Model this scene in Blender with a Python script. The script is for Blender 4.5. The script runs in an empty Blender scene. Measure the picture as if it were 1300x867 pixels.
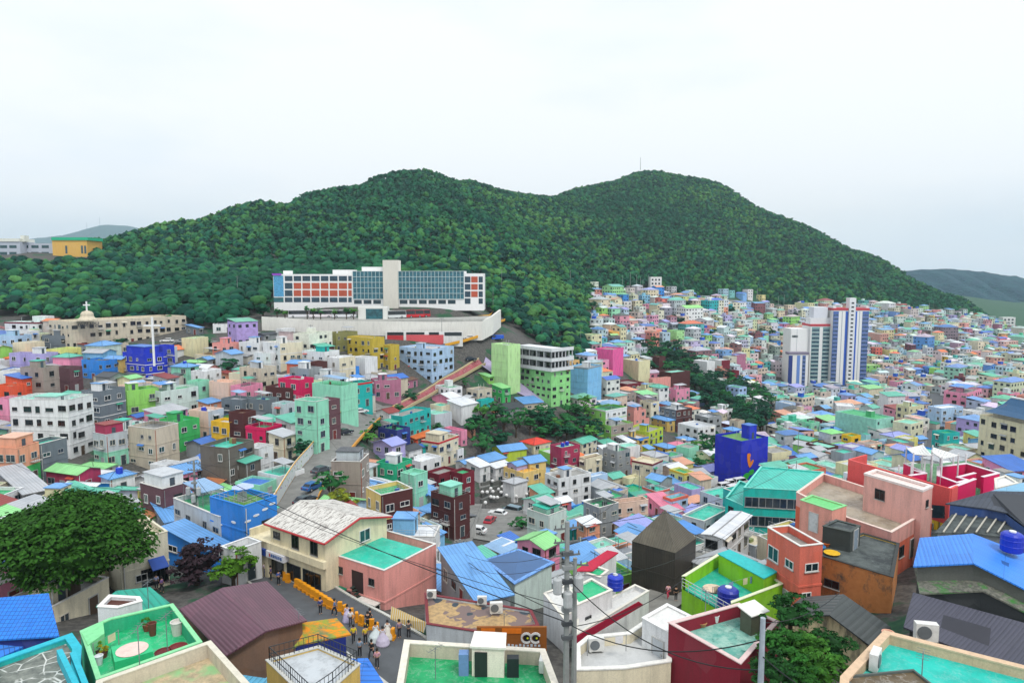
import bpy, bmesh, math, random
import numpy as np
from mathutils import Vector, Matrix
R = math.radians
S = bpy.context.scene
# ---------------------------------------------------------------- camera
F = 867.0; PITCH = R(5.5); CW, CH = 650.0, 433.5
SP, CP = math.sin(PITCH), math.cos(PITCH)
cam_d = bpy.data.cameras.new('camera'); cam = bpy.data.objects.new('camera', cam_d)
S.collection.objects.link(cam); S.camera = cam
cam_d.sensor_width = 36; cam_d.lens = 36 * F / 1300; cam_d.clip_start = 0.5; cam_d.clip_end = 20000
cam.location = (0, 0, 0); cam.rotation_euler = (math.pi / 2 - PITCH, 0, 0)
# ---------------------------------------------------------------- sky, sun, exposure
SUN_EL, SUN_AZ = R(58), R(150)       # azimuth from +Y towards +X (sun behind the camera's right)
W = bpy.data.worlds.new("World"); S.world = W; W.use_nodes = True
nt = W.node_tree; nt.nodes.clear()
wo = nt.nodes.new('ShaderNodeOutputWorld'); bg = nt.nodes.new('ShaderNodeBackground')
sky = nt.nodes.new('ShaderNodeTexSky'); sky.sky_type = 'NISHITA'; sky.sun_disc = False
sky.sun_elevation = SUN_EL; sky.sun_rotation = SUN_AZ; sky.dust_density = 3; sky.air_density = 1
tc = nt.nodes.new('ShaderNodeTexCoord'); ns = nt.nodes.new('ShaderNodeTexNoise')
mp = nt.nodes.new('ShaderNodeMapping'); mp.inputs['Scale'].default_value = (1, 1, 3.2)
ns.inputs['Scale'].default_value = 1.6; ns.inputs['Detail'].default_value = 5
cr = nt.nodes.new('ShaderNodeValToRGB')
cr.color_ramp.elements[0].position = .4; cr.color_ramp.elements[0].color = (9.5, 10.4, 11.5, 1)
cr.color_ramp.elements[1].position = .58; cr.color_ramp.elements[1].color = (11.1, 11.4, 11.7, 1)
mx = nt.nodes.new('ShaderNodeMix'); mx.data_type = 'RGBA'; mx.inputs['Factor'].default_value = .94
L = nt.links.new
L(tc.outputs['Generated'], mp.inputs['Vector']); L(mp.outputs[0], ns.inputs['Vector']); L(ns.outputs['Fac'], cr.inputs[0])
L(sky.outputs[0], mx.inputs['A']); L(cr.outputs[0], mx.inputs['B']); L(mx.outputs['Result'], bg.inputs[0])
bg.inputs[1].default_value = 0.085; L(bg.outputs[0], wo.inputs[0])
sun_d = bpy.data.lights.new('sun', 'SUN'); sun_d.energy = 1.5; sun_d.angle = R(12); sun_d.color = (1, .96, .9)
sun = bpy.data.objects.new('sun', sun_d); S.collection.objects.link(sun)
sd = Vector((math.sin(SUN_AZ) * math.cos(SUN_EL), math.cos(SUN_AZ) * math.cos(SUN_EL), math.sin(SUN_EL)))
sun.rotation_euler = sd.to_track_quat('Z', 'Y').to_euler(); sun.location = (0, 0, 300)
S.view_settings.view_transform = 'Standard'; S.view_settings.look = 'None'
S.view_settings.gamma = 1; S.view_settings.exposure = 0.25
S.render.engine = 'CYCLES'
try:
    S.cycles.max_bounces = 5; S.cycles.diffuse_bounces = 1; S.cycles.glossy_bounces = 2
    S.cycles.transmission_bounces = 2; S.cycles.volume_bounces = 0; S.cycles.transparent_max_bounces = 6
    S.cycles.sample_clamp_indirect = 4
except Exception: pass
# ---------------------------------------------------------------- pixel <-> place helpers
def ray(px, py):
    u = (px - CW) / F; v = (py - CH) / F
    k = CP - v * SP
    return u / k, -(v * CP + SP) / k            # X/Y and Z/Y
def P(px, py, Y):
    a, b = ray(px, py); return Vector((a * Y, Y, b * Y))
def Pz(px, py, z):
    a, b = ray(px, py); Y = z / b; return Vector((a * Y, Y, z))
def proj(x, y, z):
    d = y * CP - z * SP; h = y * SP + z * CP
    return CW + F * x / d, CH - F * h / d
# ---------------------------------------------------------------- terrain profile: per picture column (distance, height)
def _col(px, near, pts, far):
    out = [(0, near[0]), (near[1], near[0])]
    for Y, py in pts: out.append((Y, ray(px, py)[1] * Y if py > 100 else py))
    return out + far
COLS = {
 -500: _col(0, (-28, 50), [(75, 690), (135, 592), (200, 480), (260, 420), (330, 385), (420, 322), (600, 318)], [(800, 5), (6000, -80)]),
 0: _col(0, (-29, 45), [(62, 780), (100, 660), (135, 592), (200, 480), (260, 422), (330, 380), (420, 322), (560, 320)], [(800, 0), (6000, -80)]),
 130: _col(130, (-30, 50), [(66, 778), (135, 610), (200, 487), (232, 442), (262, 415), (330, 372), (420, 330), (480, 309)], [(800, 0), (6000, -80)]),
 220: _col(220, (-31, 50), [(75, 735), (110, 672), (135, 622), (200, 497), (232, 447), (270, 408), (330, 378), (420, 343), (550, 287)], [(800, 20), (6000, -80)]),
 320: _col(320, (-32, 55), [(70, 752), (110, 665), (150, 580), (210, 487), (250, 430), (270, 413), (330, 375), (420, 345), (620, 262)], [(900, 20), (6000, -80)]),
 420: _col(420, (-32.5, 60), [(70, 762), (110, 640), (150, 562), (200, 497), (255, 438), (268, 415), (285, 388), (340, 376), (450, 325), (720, 245)], [(1100, 20), (6000, -80)]),
 484: _col(484, (-32.7, 61), [(74, 761), (112, 665), (150, 603), (195, 541), (235, 483), (259, 434), (269, 415), (285, 388), (340, 377), (450, 325), (790, 223)], [(1150, 20), (6000, -80)]),
 592: _col(592, (-33.4, 62), [(78, 762), (118, 696), (158, 645), (198, 585), (225, 524), (252, 480), (264, 432), (271, 415), (286, 392), (330, 384), (440, 338), (915, 229)], [(1300, 20), (6000, -80)]),
 540: _col(540, (-33, 62), [(78, 760), (115, 690), (150, 645), (190, 585), (215, 528), (240, 490), (262, 430), (270, 415), (285, 388), (340, 378), (450, 325), (840, 219)], [(1200, 20), (6000, -80)]),
 640: _col(640, (-34, 62), [(78, 765), (120, 702), (165, 645), (205, 585), (235, 520), (265, 470), (285, 425), (320, 410), (400, 370), (550, 315), (980, 244)], [(1400, 20), (6000, -80)]),
 740: _col(740, (-34, 60), [(78, 765), (120, 702), (170, 645), (215, 582), (250, 520), (300, 480), (380, 425), (450, 396), (560, 372), (720, 325), (1120, 238)], [(1600, 20), (6000, -80)]),
 810: _col(810, (-34, 60), [(75, 757), (120, 695), (170, 645), (220, 590), (300, 518), (400, 450), (500, 405), (610, 372), (760, 330), (1200, 215)], [(1700, 20), (6000, -80)]),
 900: _col(900, (-33, 60), [(75, 750), (120, 690), (165, 650), (210, 605), (290, 545), (390, 485), (500, 425), (650, 376), (800, 330), (1170, 229)], [(1700, 20), (6000, -80)]),
 1000: _col(1000, (-32, 55), [(75, 730), (110, 685), (150, 645), (200, 600), (280, 550), (380, 513), (470, 496), (560, 440), (690, 392), (850, 345), (1070, 280)], [(1700, 0), (6000, -80)]),
 1100: _col(1100, (-30, 50), [(75, 715), (110, 670), (150, 635), (220, 580), (300, 545), (400, 510), (480, 494), (600, 430), (720, 396), (860, 355), (1000, 327)], [(1700, 0), (6000, -80)]),
 1200: _col(1200, (-28, 45), [(70, 715), (110, 660), (150, 625), (220, 575), (320, 530), (460, 485), (600, 432), (740, 402), (860, 378)], [(1700, -50), (6000, -80)]),
 1300: _col(1300, (-26, 40), [(65, 720), (100, 665), (150, 620), (225, 572), (330, 512), (500, 462), (700, 428), (850, 432)], [(1700, -70), (6000, -80)]),
 1800: _col(1300, (-26, 40), [(65, 720), (100, 665), (150, 620), (225, 572), (330, 512), (500, 462), (700, 428), (850, 432)], [(1700, -70), (6000, -80)]),
}
_k = sorted(COLS); _U = np.array([(k - CW) / F for k in _k])
YG = np.concatenate([np.arange(0, 400, 5.0), np.arange(400, 1400, 12.0), np.geomspace(1400, 6000, 20)])
_Z = np.array([np.interp(YG, [p[0] for p in COLS[k]], [p[1] for p in COLS[k]]) for k in _k])
UG = np.linspace(_U[0], _U[-1], 190)
def _smooth_u(col):
    out = np.zeros(len(UG))
    w = (np.clip((UG[:, None] - _U[None, :-1]) / (_U[1:] - _U[:-1])[None], 0, 1))
    idx = np.clip(np.searchsorted(_U, UG) - 1, 0, len(_U) - 2)
    t = w[np.arange(len(UG)), idx]; t = t * .5 + (t * t * (3 - 2 * t)) * .5
    return col[idx] * (1 - t) + col[idx + 1] * t
ZG = np.array([_smooth_u(_Z[:, j]) for j in range(len(YG))]).T       # [u, y]
ker = np.array([1, 2, 3, 2, 1.]) / 9
def _sm(a, axis):
    p = np.pad(a, [(2, 2) if i == axis else (0, 0) for i in range(2)], mode='edge')
    return sum(ker[i] * np.take(p, range(i, i + a.shape[axis]), axis) for i in range(5))
ZG = _sm(ZG, 0)
_j = YG[None, :] < 470
ZG = np.where(_j, _sm(ZG, 1) * .5 + ZG * .5, _sm(ZG, 1))
rn = np.random.RandomState(4)
def _lump(a, b): return (np.sin(a * 31 + b * 1.3 + 1) + np.sin(a * 57 - b * 2.1) + np.sin(a * 23 + b * 3.7 + 2) * .8)
ZG += _lump(UG[:, None], YG[None, :] / 60) * np.clip((YG[None, :] - 330) / 500, 0, 1) * np.clip((1100 - YG[None, :]) / 300, 0, 1) * 2.2
def tz(x, y):
    """height of the ground at a place"""
    y = max(y, .01); u = x / max(y, 12.0)
    i = min(max((u - UG[0]) / (UG[1] - UG[0]), 0), len(UG) - 1.001); i0 = int(i); fi = i - i0
    j0 = min(max(int(np.searchsorted(YG, y)) - 1, 0), len(YG) - 2); fj = min(max((y - YG[j0]) / (YG[j0 + 1] - YG[j0]), 0), 1)
    return float((ZG[i0, j0] * (1 - fj) + ZG[i0, j0 + 1] * fj) * (1 - fi) + (ZG[i0 + 1, j0] * (1 - fj) + ZG[i0 + 1, j0 + 1] * fj) * fi)
def hit(px, py, h=0.0, y0=30):
    """where the sight line through a pixel comes down to h metres above the ground"""
    a, b = ray(px, py); Y = y0; st = 2.0
    if b * Y - tz(a * Y, Y) - h < 0:
        return Vector((a * Y, Y, b * Y))
    while Y < 3000:
        Y2 = Y + st
        if b * Y2 - tz(a * Y2, Y2) - h < 0:
            lo, hi = Y, Y2
            for _ in range(12):
                m = (lo + hi) / 2
                if b * m - tz(a * m, m) - h < 0: hi = m
                else: lo = m
            return Vector((a * hi, hi, b * hi))
        Y = Y2; st = max(2.0, Y * .012)
    return Vector((a * 3000, 3000, b * 3000))
# ---------------------------------------------------------------- materials
MATS = {}
def srgb(c):
    if isinstance(c, str):
        c = [int(c[i:i + 2], 16) / 255 for i in (0, 2, 4)]
    return tuple((x / 12.92 if x <= .04045 else ((x + .055) / 1.055) ** 2.4) for x in c)
def _new(name):
    m = bpy.data.materials.new(name); m.use_nodes = True; n = m.node_tree; n.nodes.clear()
    o = n.nodes.new('ShaderNodeOutputMaterial'); p = n.nodes.new('ShaderNodeBsdfPrincipled')
    n.links.new(p.outputs[0], o.inputs[0]); return m, n, p
def _mixc(n, fac, a, b, blend='MIX'):
    m = n.nodes.new('ShaderNodeMix'); m.data_type = 'RGBA'; m.blend_type = blend
    for s, v in (('Factor', fac), ('A', a), ('B', b)):
        if hasattr(v, 'links') or hasattr(v, 'is_linked'): n.links.new(v, m.inputs[s])
        elif isinstance(v, (int, float)): m.inputs[s].default_value = v
        else: m.inputs[s].default_value = (*v[:3], 1)
    return m.outputs['Result']
def _noise(n, scale, detail=4, vec=None, rough=.6, sc3=None):
    g = n.nodes.new('ShaderNodeTexNoise'); g.inputs['Scale'].default_value = scale
    g.inputs['Detail'].default_value = detail; g.inputs['Roughness'].default_value = rough
    if vec is None:
        vec = n.nodes.new('ShaderNodeNewGeometry').outputs['Position']
    if sc3:
        m = n.nodes.new('ShaderNodeMapping'); m.inputs['Scale'].default_value = sc3
        n.links.new(vec, m.inputs['Vector']); vec = m.outputs[0]
    n.links.new(vec, g.inputs['Vector']); return g.outputs['Fac']
def _ramp(n, v, p0, p1, a=0.0, b=1.0):
    r = n.nodes.new('ShaderNodeMapRange'); r.inputs['From Min'].default_value = p0; r.inputs['From Max'].default_value = p1
    r.inputs['To Min'].default_value = a; r.inputs['To Max'].default_value = b
    n.links.new(v, r.inputs['Value']); return r.outputs[0]
def _bump(n, p, h, s=.3, d=.05):
    b = n.nodes.new('ShaderNodeBump'); b.inputs['Strength'].default_value = s; b.inputs['Distance'].default_value = d
    n.links.new(h, b.inputs['Height']); n.links.new(b.outputs[0], p.inputs['Normal'])
SAT = 1.0
def wall(c, dirt=.48):
    k = ('w', c, dirt)
    if k in MATS: return MATS[k]
    m, n, p = _new('painted_wall'); col = srgb(c)
    f = _ramp(n, _noise(n, .9, 6, sc3=(1.4, 1.4, .28)), .46, .7, 0, dirt)
    f2 = _ramp(n, _noise(n, .22, 3), .35, .75, 0, .22)
    d = tuple(x * .45 + .02 for x in col); l = tuple(min(.9, x * 1.1 + .02) for x in col)
    c1 = _mixc(n, f2, col, l); c2 = _mixc(n, f, c1, d)
    st = _ramp(n, _noise(n, 1, 4, sc3=(5, 5, .22)), .55, .75, 0, dirt * .8); c2 = _mixc(n, st, c2, tuple(x * .6 + .015 for x in col))
    vo = n.nodes.new('ShaderNodeTexVoronoi'); vo.inputs['Scale'].default_value = .45; n.links.new(n.nodes.new('ShaderNodeNewGeometry').outputs['Position'], vo.inputs['Vector'])
    sx = n.nodes.new('ShaderNodeSeparateColor'); n.links.new(vo.outputs['Color'], sx.inputs[0]); c2 = _mixc(n, _ramp(n, sx.outputs[0], .7, .75, 0, .16), c2, tuple(min(.9, x * .8 + .12) for x in col))
    g = _ramp(n, _noise(n, 9, 3), .3, .7, .88, 1.06)
    gm = n.nodes.new('ShaderNodeVectorMath'); gm.operation = 'SCALE'; n.links.new(c2, gm.inputs[0]); n.links.new(g, gm.inputs['Scale'])
    n.links.new(gm.outputs[0], p.inputs['Base Color']); p.inputs['Roughness'].default_value = .85
    MATS[k] = m; return m
def flat(c, wear=.5, rough=.5):
    """painted waterproof roof deck, blotched and worn"""
    k = ('f', c, wear)
    if k in MATS: return MATS[k]
    m, n, p = _new('roof_deck'); col = srgb(c)
    a = _ramp(n, _noise(n, .55, 8, rough=.75), .44, .62, 0, min(1, wear * 1.3))
    b = _ramp(n, _noise(n, 1.4, 7, rough=.8), .54, .66, 0, wear)
    lo = tuple(x * .42 for x in col); hi = tuple(x * .5 + .32 for x in col)
    r0 = n.nodes.new('ShaderNodeMath'); r0.operation = 'SUBTRACT'; n.links.new(_noise(n, .8, 5, rough=.6), r0.inputs[0]); r0.inputs[1].default_value = .5
    r1 = n.nodes.new('ShaderNodeMath'); r1.operation = 'ABSOLUTE'; n.links.new(r0.outputs[0], r1.inputs[0]); ring = _ramp(n, r1.outputs[0], .004, .022, min(1, wear * 1.2), 0)
    c2 = _mixc(n, ring, _mixc(n, b, _mixc(n, a, col, lo), hi), tuple(x * .6 + .22 for x in col))
    n.links.new(c2, p.inputs['Base Color']); p.inputs['Roughness'].default_value = rough
    MATS[k] = m; return m
def sheet(c, pitch=.35, wear=.35, rust=None, metal=0.0):
    """ribbed sheet roof; ribs run along v of the UVs (metres)"""
    k = ('s', c, pitch, wear, rust)
    if k in MATS: return MATS[k]
    m, n, p = _new('ribbed_sheet'); col = srgb(c)
    uv = n.nodes.new('ShaderNodeUVMap').outputs[0]
    w = n.nodes.new('ShaderNodeTexWave'); w.wave_type = 'BANDS'; w.bands_direction = 'X'
    w.inputs['Scale'].default_value = .314 / pitch; w.inputs['Distortion'].default_value = 0
    n.links.new(uv, w.inputs['Vector'])
    f = _ramp(n, _noise(n, .5, 6, rough=.7), .5, .72, 0, wear)
    c1 = _mixc(n, f, col, srgb(rust) if rust else tuple(x * .5 + .03 for x in col))
    br = n.nodes.new('ShaderNodeTexBrick'); br.inputs['Scale'].default_value = 1; br.inputs['Brick Width'].default_value = .95; br.inputs['Row Height'].default_value = 2.4; br.inputs['Mortar Size'].default_value = .015; br.offset = 0
    br.inputs['Color1'].default_value = (1, 1, 1, 1); br.inputs['Color2'].default_value = (.8, .82, .84, 1); br.inputs['Mortar'].default_value = (.5, .5, .5, 1); n.links.new(uv, br.inputs['Vector'])
    c1 = _mixc(n, 1.0, c1, br.outputs['Color'], 'MULTIPLY')
    rib = _ramp(n, w.outputs['Fac'], 0.0, .25, .72, 1)
    gm = n.nodes.new('ShaderNodeVectorMath'); gm.operation = 'SCALE'; n.links.new(c1, gm.inputs[0]); n.links.new(rib, gm.inputs['Scale'])
    n.links.new(gm.outputs[0], p.inputs['Base Color']); p.inputs['Roughness'].default_value = .45
    _bump(n, p, w.outputs['Fac'], .5, .04); MATS[k] = m; return m
def tile(c, wear=.3):
    k = ('t', c, wear)
    if k in MATS: return MATS[k]
    m, n, p = _new('roof_tiles'); col = srgb(c)
    uv = n.nodes.new('ShaderNodeUVMap').outputs[0]
    b = n.nodes.new('ShaderNodeTexBrick'); b.inputs['Scale'].default_value = 1; b.offset = .0
    b.inputs['Brick Width'].default_value = .32; b.inputs['Row Height'].default_value = .36; b.inputs['Mortar Size'].default_value = .03
    b.inputs['Color1'].default_value = (*col, 1); b.inputs['Color2'].default_value = (*[x * .8 for x in col], 1)
    b.inputs['Mortar'].default_value = (*[x * .45 for x in col], 1); n.links.new(uv, b.inputs['Vector'])
    f = _ramp(n, _noise(n, .8, 5), .5, .75, 0, wear)
    n.links.new(_mixc(n, f, b.outputs['Color'], tuple(x * .4 + .05 for x in col)), p.inputs['Base Color'])
    p.inputs['Roughness'].default_value = .55; _bump(n, p, b.outputs['Fac'], -.5, .03); MATS[k] = m; return m
def brick(c):
    k = ('b', c)
    if k in MATS: return MATS[k]
    m, n, p = _new('brick_wall'); col = srgb(c)
    f = _ramp(n, _noise(n, .7, 6), .4, .7, 0, .5); g = _ramp(n, _noise(n, 14, 2), .3, .7, .75, 1.15)
    c1 = _mixc(n, f, col, tuple(x * .6 for x in col))
    gm = n.nodes.new('ShaderNodeVectorMath'); gm.operation = 'SCALE'; n.links.new(c1, gm.inputs[0]); n.links.new(g, gm.inputs['Scale'])
    n.links.new(gm.outputs[0], p.inputs['Base Color']); p.inputs['Roughness'].default_value = .9; MATS[k] = m; return m
def plain(c, rough=.6, metal=0.0, var=.12):
    k = ('p', c, rough, metal)
    if k in MATS: return MATS[k]
    m, n, p = _new('plain_paint'); col = srgb(c)
    f = _ramp(n, _noise(n, 3, 4), .35, .7, 0, 1)
    n.links.new(_mixc(n, f, col, tuple(x * (1 - var * 1.6) for x in col)), p.inputs['Base Color'])
    p.inputs['Roughness'].default_value = rough; p.inputs['Metallic'].default_value = metal; MATS[k] = m; return m
def glass(c='23333c'):
    k = ('g', c)
    if k in MATS: return MATS[k]
    m, n, p = _new('window_glass'); col = srgb(c)
    f = _ramp(n, _noise(n, .8, 2), .35, .65, 0, 1)
    n.links.new(_mixc(n, f, col, tuple(x * .45 for x in col)), p.inputs['Base Color'])
    p.inputs['Roughness'].default_value = .12; p.inputs['Specular IOR Level'].default_value = .6; MATS[k] = m; return m
def leafmat():
    if 'leaf' in MATS: return MATS['leaf']
    m, n, p = _new('foliage')
    at = n.nodes.new('ShaderNodeAttribute'); at.attribute_name = 'tint'
    g = _ramp(n, _noise(n, .9, 5), .3, .7, .62, 1.3)
    gm = n.nodes.new('ShaderNodeVectorMath'); gm.operation = 'SCALE'; n.links.new(at.outputs['Color'], gm.inputs[0]); n.links.new(g, gm.inputs['Scale'])
    n.links.new(gm.outputs[0], p.inputs['Base Color']); p.inputs['Roughness'].default_value = .75
    p.inputs['Specular IOR Level'].default_value = .12
    MATS['leaf'] = m; return m
# ---------------------------------------------------------------- mesh builder
class MB:
    def __init__(s): s.v = []; s.f = []; s.m = []; s.uv = []
    def face(s, pts, mi=0, uv=None):
        b = len(s.v); s.v += [tuple(p) for p in pts]; s.f.append(tuple(range(b, b + len(pts)))); s.m.append(mi)
        s.uv.append(uv if uv else [(0, 0)] * len(pts))
    def quad(s, a, b, c, d, mi=0):
        a, b, c, d = map(Vector, (a, b, c, d)); w = (b - a).length; h = (d - a).length
        s.face([a, b, c, d], mi, [(0, 0), (w, 0), (w, h), (0, h)])
    def prism(s, pts, z0, z1, mi=0, top=True, bot=False, topmi=None):
        """pts: 2-D outline counter-clockwise"""
        n = len(pts)
        for i in range(n):
            a, b = pts[i], pts[(i + 1) % n]
            s.quad((a[0], a[1], z0), (b[0], b[1], z0), (b[0], b[1], z1), (a[0], a[1], z1), mi)
        if top: s.face([(p[0], p[1], z1) for p in pts], mi if topmi is None else topmi, [(p[0], p[1]) for p in pts])
        if bot: s.face([(p[0], p[1], z0) for p in reversed(pts)], mi)
    def box(s, x0, y0, z0, x1, y1, z1, mi=0):
        s.prism([(x0, y0), (x1, y0), (x1, y1), (x0, y1)], z0, z1, mi, True, True)
    def slab(s, a, b, c, d, t, mi=0, emi=None):
        """quad abcd (ccw from outside) thickened downwards by t along its normal"""
        a, b, c, d = map(Vector, (a, b, c, d)); nrm = (b - a).cross(d - a).normalized() * t
        s.quad(a, b, c, d, mi); lo = [p - nrm for p in (a, b, c, d)]; e = mi if emi is None else emi
        s.quad(lo[1], lo[0], lo[3], lo[2], e)
        for i in range(4):
            p, q = (a, b, c, d)[i], (a, b, c, d)[(i + 1) % 4]
            s.quad(lo[i], lo[(i + 1) % 4], q, p, e)
    def tube(s, a, b, r0, r1=None, n=6, mi=0):
        a, b = Vector(a), Vector(b); r1 = r0 if r1 is None else r1; d = (b - a)
        if d.length < 1e-5: return
        d.normalize(); x = d.orthogonal().normalized(); y = d.cross(x)
        A = [a + (x * math.cos(t) + y * math.sin(t)) * r0 for t in [2 * math.pi * i / n for i in range(n)]]
        B = [b + (x * math.cos(t) + y * math.sin(t)) * r1 for t in [2 * math.pi * i / n for i in range(n)]]
        for i in range(n): s.face([A[i], A[(i + 1) % n], B[(i + 1) % n], B[i]], mi)
        s.face(B, mi); s.face(A[::-1], mi)
    def lathe(s, c, prof, n=12, mi=0):
        c = Vector(c); rings = [[c + Vector((r * math.cos(2 * math.pi * i / n), r * math.sin(2 * math.pi * i / n), z)) for i in range(n)] for r, z in prof]
        for A, B in zip(rings, rings[1:]):
            for i in range(n): s.face([A[i], A[(i + 1) % n], B[(i + 1) % n], B[i]], mi)
        s.face(rings[-1], mi)
    def build(s, name, mats, parent=None, smooth=False):
        me = bpy.data.meshes.new(name); me.from_pydata(s.v, [], s.f)
        for m in (mats if isinstance(mats, (list, tuple)) else [mats]): me.materials.append(m)
        me.polygons.foreach_set('material_index', s.m)
        ul = me.uv_layers.new(name='UVMap'); flatuv = [c for f in s.uv for p in f for c in p]
        ul.data.foreach_set('uv', flatuv)
        if smooth: me.polygons.foreach_set('use_smooth', [True] * len(s.f))
        o = bpy.data.objects.new(name, me); S.collection.objects.link(o)
        if parent is not None: o.parent = parent
        return o
def tag(o, label=None, cat=None, group=None, kind=None):
    if label: o['label'] = label
    if cat: o['category'] = cat
    if group: o['group'] = group
    if kind: o['kind'] = kind
    return o
def empty(name, loc, rz=0.0):
    o = bpy.data.objects.new(name, None); S.collection.objects.link(o); o.location = loc; o.rotation_euler = (0, 0, rz)
    o.empty_display_size = .5; return o
# ---------------------------------------------------------------- ground sheet and far hills
def ground():
    nu, ny = len(UG), len(YG)
    V = np.zeros((nu, ny, 3)); yy = np.maximum(YG, 0)
    V[:, :, 0] = UG[:, None] * np.maximum(yy, 12)[None, :]; V[:, :, 1] = np.where(yy < 1, -40, yy)[None, :]; V[:, :, 2] = ZG - .05
    idx = np.arange(nu * ny).reshape(nu, ny)
    f = np.stack([idx[:-1, :-1], idx[1:, :-1], idx[1:, 1:], idx[:-1, 1:]], -1).reshape(-1, 4)
    me = bpy.data.meshes.new('ground'); me.from_pydata(V.reshape(-1, 3).tolist(), [], f.tolist())
    me.polygons.foreach_set('use_smooth', [True] * len(f))
    m, n, p = _new('ground')
    a = _noise(n, .12, 6); b = _noise(n, 1.5, 5)
    town = _mixc(n, _ramp(n, b, .4, .6), srgb('5e5c58'), srgb('454442'))  # deeper shade between the houses is put into this darkened town tone
    grass = _mixc(n, _ramp(n, b, .35, .65), srgb('1c4a34'), srgb('2c5a3a'))
    sep = n.nodes.new('ShaderNodeSeparateXYZ'); g = n.nodes.new('ShaderNodeNewGeometry'); n.links.new(g.outputs['Position'], sep.inputs[0])
    far = _ramp(n, sep.outputs['Y'], 600, 680)
    n.links.new(_mixc(n, far, _mixc(n, _ramp(n, a, .55, .6), town, grass), grass), p.inputs['Base Color'])
    p.inputs['Roughness'].default_value = .95; me.materials.append(m)
    o = bpy.data.objects.new('ground', me); S.collection.objects.link(o); tag(o, kind='structure')
ground()
def far_hill(name, pts, Yd, thick, c1, c2, base=-80):
    """a ridge of real depth: skyline (px,py) at distance Yd, sloping down towards and away from us"""
    xs = [p[0] for p in pts]; M_ = MB(); px = np.linspace(xs[0], xs[-1], 120)
    ys = np.interp(px, xs, [p[1] for p in pts]); rr = np.random.RandomState(7)
    ys = ys + np.convolve(rr.randn(124), np.ones(5) / 5, 'valid') * 1.0
    K = 14; rows = []
    for k in range(-K, K + 1):
        t = k / K; sh = (math.cos(t * math.pi) + 1) / 2; row = []
        for i, x in enumerate(px):
            top = P(x, ys[i], Yd); w = 1 + .12 * math.sin(i * .35 + 2) + .08 * math.sin(i * .9)
            y = Yd + t * thick * w; row.append((top.x, y, base + (top.z - base) * sh ** (1.0 + .15 * math.sin(i * .5)) + (rr.randn() * 1.5 if k else 0)))
        rows.append(row)
    for A, B in zip(rows, rows[1:]):
        for i in range(len(px) - 1): M_.face([A[i], A[i + 1], B[i + 1], B[i]])
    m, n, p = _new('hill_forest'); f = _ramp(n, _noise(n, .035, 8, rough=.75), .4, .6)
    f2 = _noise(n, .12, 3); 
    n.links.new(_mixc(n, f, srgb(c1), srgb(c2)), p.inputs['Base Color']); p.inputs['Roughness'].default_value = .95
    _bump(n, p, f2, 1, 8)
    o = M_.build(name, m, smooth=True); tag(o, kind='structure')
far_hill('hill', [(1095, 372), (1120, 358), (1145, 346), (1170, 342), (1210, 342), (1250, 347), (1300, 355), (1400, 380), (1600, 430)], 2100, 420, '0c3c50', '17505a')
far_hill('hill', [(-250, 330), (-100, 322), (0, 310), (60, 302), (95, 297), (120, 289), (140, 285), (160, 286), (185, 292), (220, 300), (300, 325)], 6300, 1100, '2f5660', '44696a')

def haze():
    m = bpy.data.materials.new('haze'); m.use_nodes = True; n = m.node_tree; n.nodes.clear(); o = n.nodes.new('ShaderNodeOutputMaterial'); v = n.nodes.new('ShaderNodeVolumePrincipled')
    v.inputs['Color'].default_value = (.7, .9, 1, 1); v.inputs['Density'].default_value = .0001; n.links.new(v.outputs[0], o.inputs['Volume'])
    b = MB(); b.box(-6500, -60, -300, 6500, 7600, 540); ob = b.build('haze', m); tag(ob, 'thin pale haze in the air over the whole valley', 'haze', kind='stuff')
haze()
# ---------------------------------------------------------------- foliage templates
def leaf_template(n, seed, size=.2, lobes=7, flat_=.8, hollow=.75):
    """leaf clumps on boughs on a crown, unit radius; centre at 0"""
    r = np.random.RandomState(seed); L_ = r.randn(lobes, 3); L_ /= np.linalg.norm(L_, axis=1)[:, None]; L_[:, 2] = L_[:, 2] * .7 + .12
    LC = L_ * (.42 + .2 * r.rand(lobes, 1)); LR = .3 + r.rand(lobes) * .22
    LC = np.vstack([LC, [[0, 0, .1]]]); LR = np.append(LR, .55)
    ns = max(10, int(n / 26)); sub = []; sr = []
    while len(sub) < ns:
        i = r.randint(len(LR)); d = r.randn(3); d /= np.linalg.norm(d)
        if d[2] < -.5: continue
        q = LC[i] + d * LR[i] * r.uniform(.75, 1.1)
        if any(np.linalg.norm(q - LC[j]) < LR[j] * .7 for j in range(len(LR)) if j != i) and r.rand() < .8: continue
        sub.append(q); sr.append(r.uniform(.1, .2) * (1.25 if n < 400 else 1.0))
    sub = np.array(sub); sr = np.array(sr); k = r.randint(ns, size=n); d = r.randn(n, 3); d /= np.linalg.norm(d, axis=1)[:, None]; d[:, 2] = np.abs(d[:, 2]) * .8 - .15
    vs = sub[k] + d * sr[k][:, None] * np.array([1.15, 1.15, .6]) * (.6 + .5 * r.rand(n, 1)); vs[:, 2] *= flat_
    nrm = d * .6 + np.array([0, 0, .7]); nrm /= np.linalg.norm(nrm, axis=1)[:, None]
    t = r.randn(n, 3); t -= nrm * (t * nrm).sum(1)[:, None] * .85; t /= np.linalg.norm(t, axis=1)[:, None]
    b = np.cross(nrm, t) + r.randn(n, 3) * .3; b /= np.linalg.norm(b, axis=1)[:, None]
    s = size * (.5 + r.rand(n) * .8)
    a = vs + t * s[:, None]; c = vs - t * s[:, None] * .8; d1 = vs + b * s[:, None] * .5; d2 = vs - b * s[:, None] * .55
    V = np.stack([a, d1, c, d2], 1).reshape(-1, 3); F_ = np.arange(n * 4).reshape(n, 4)
    return V, F_
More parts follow.
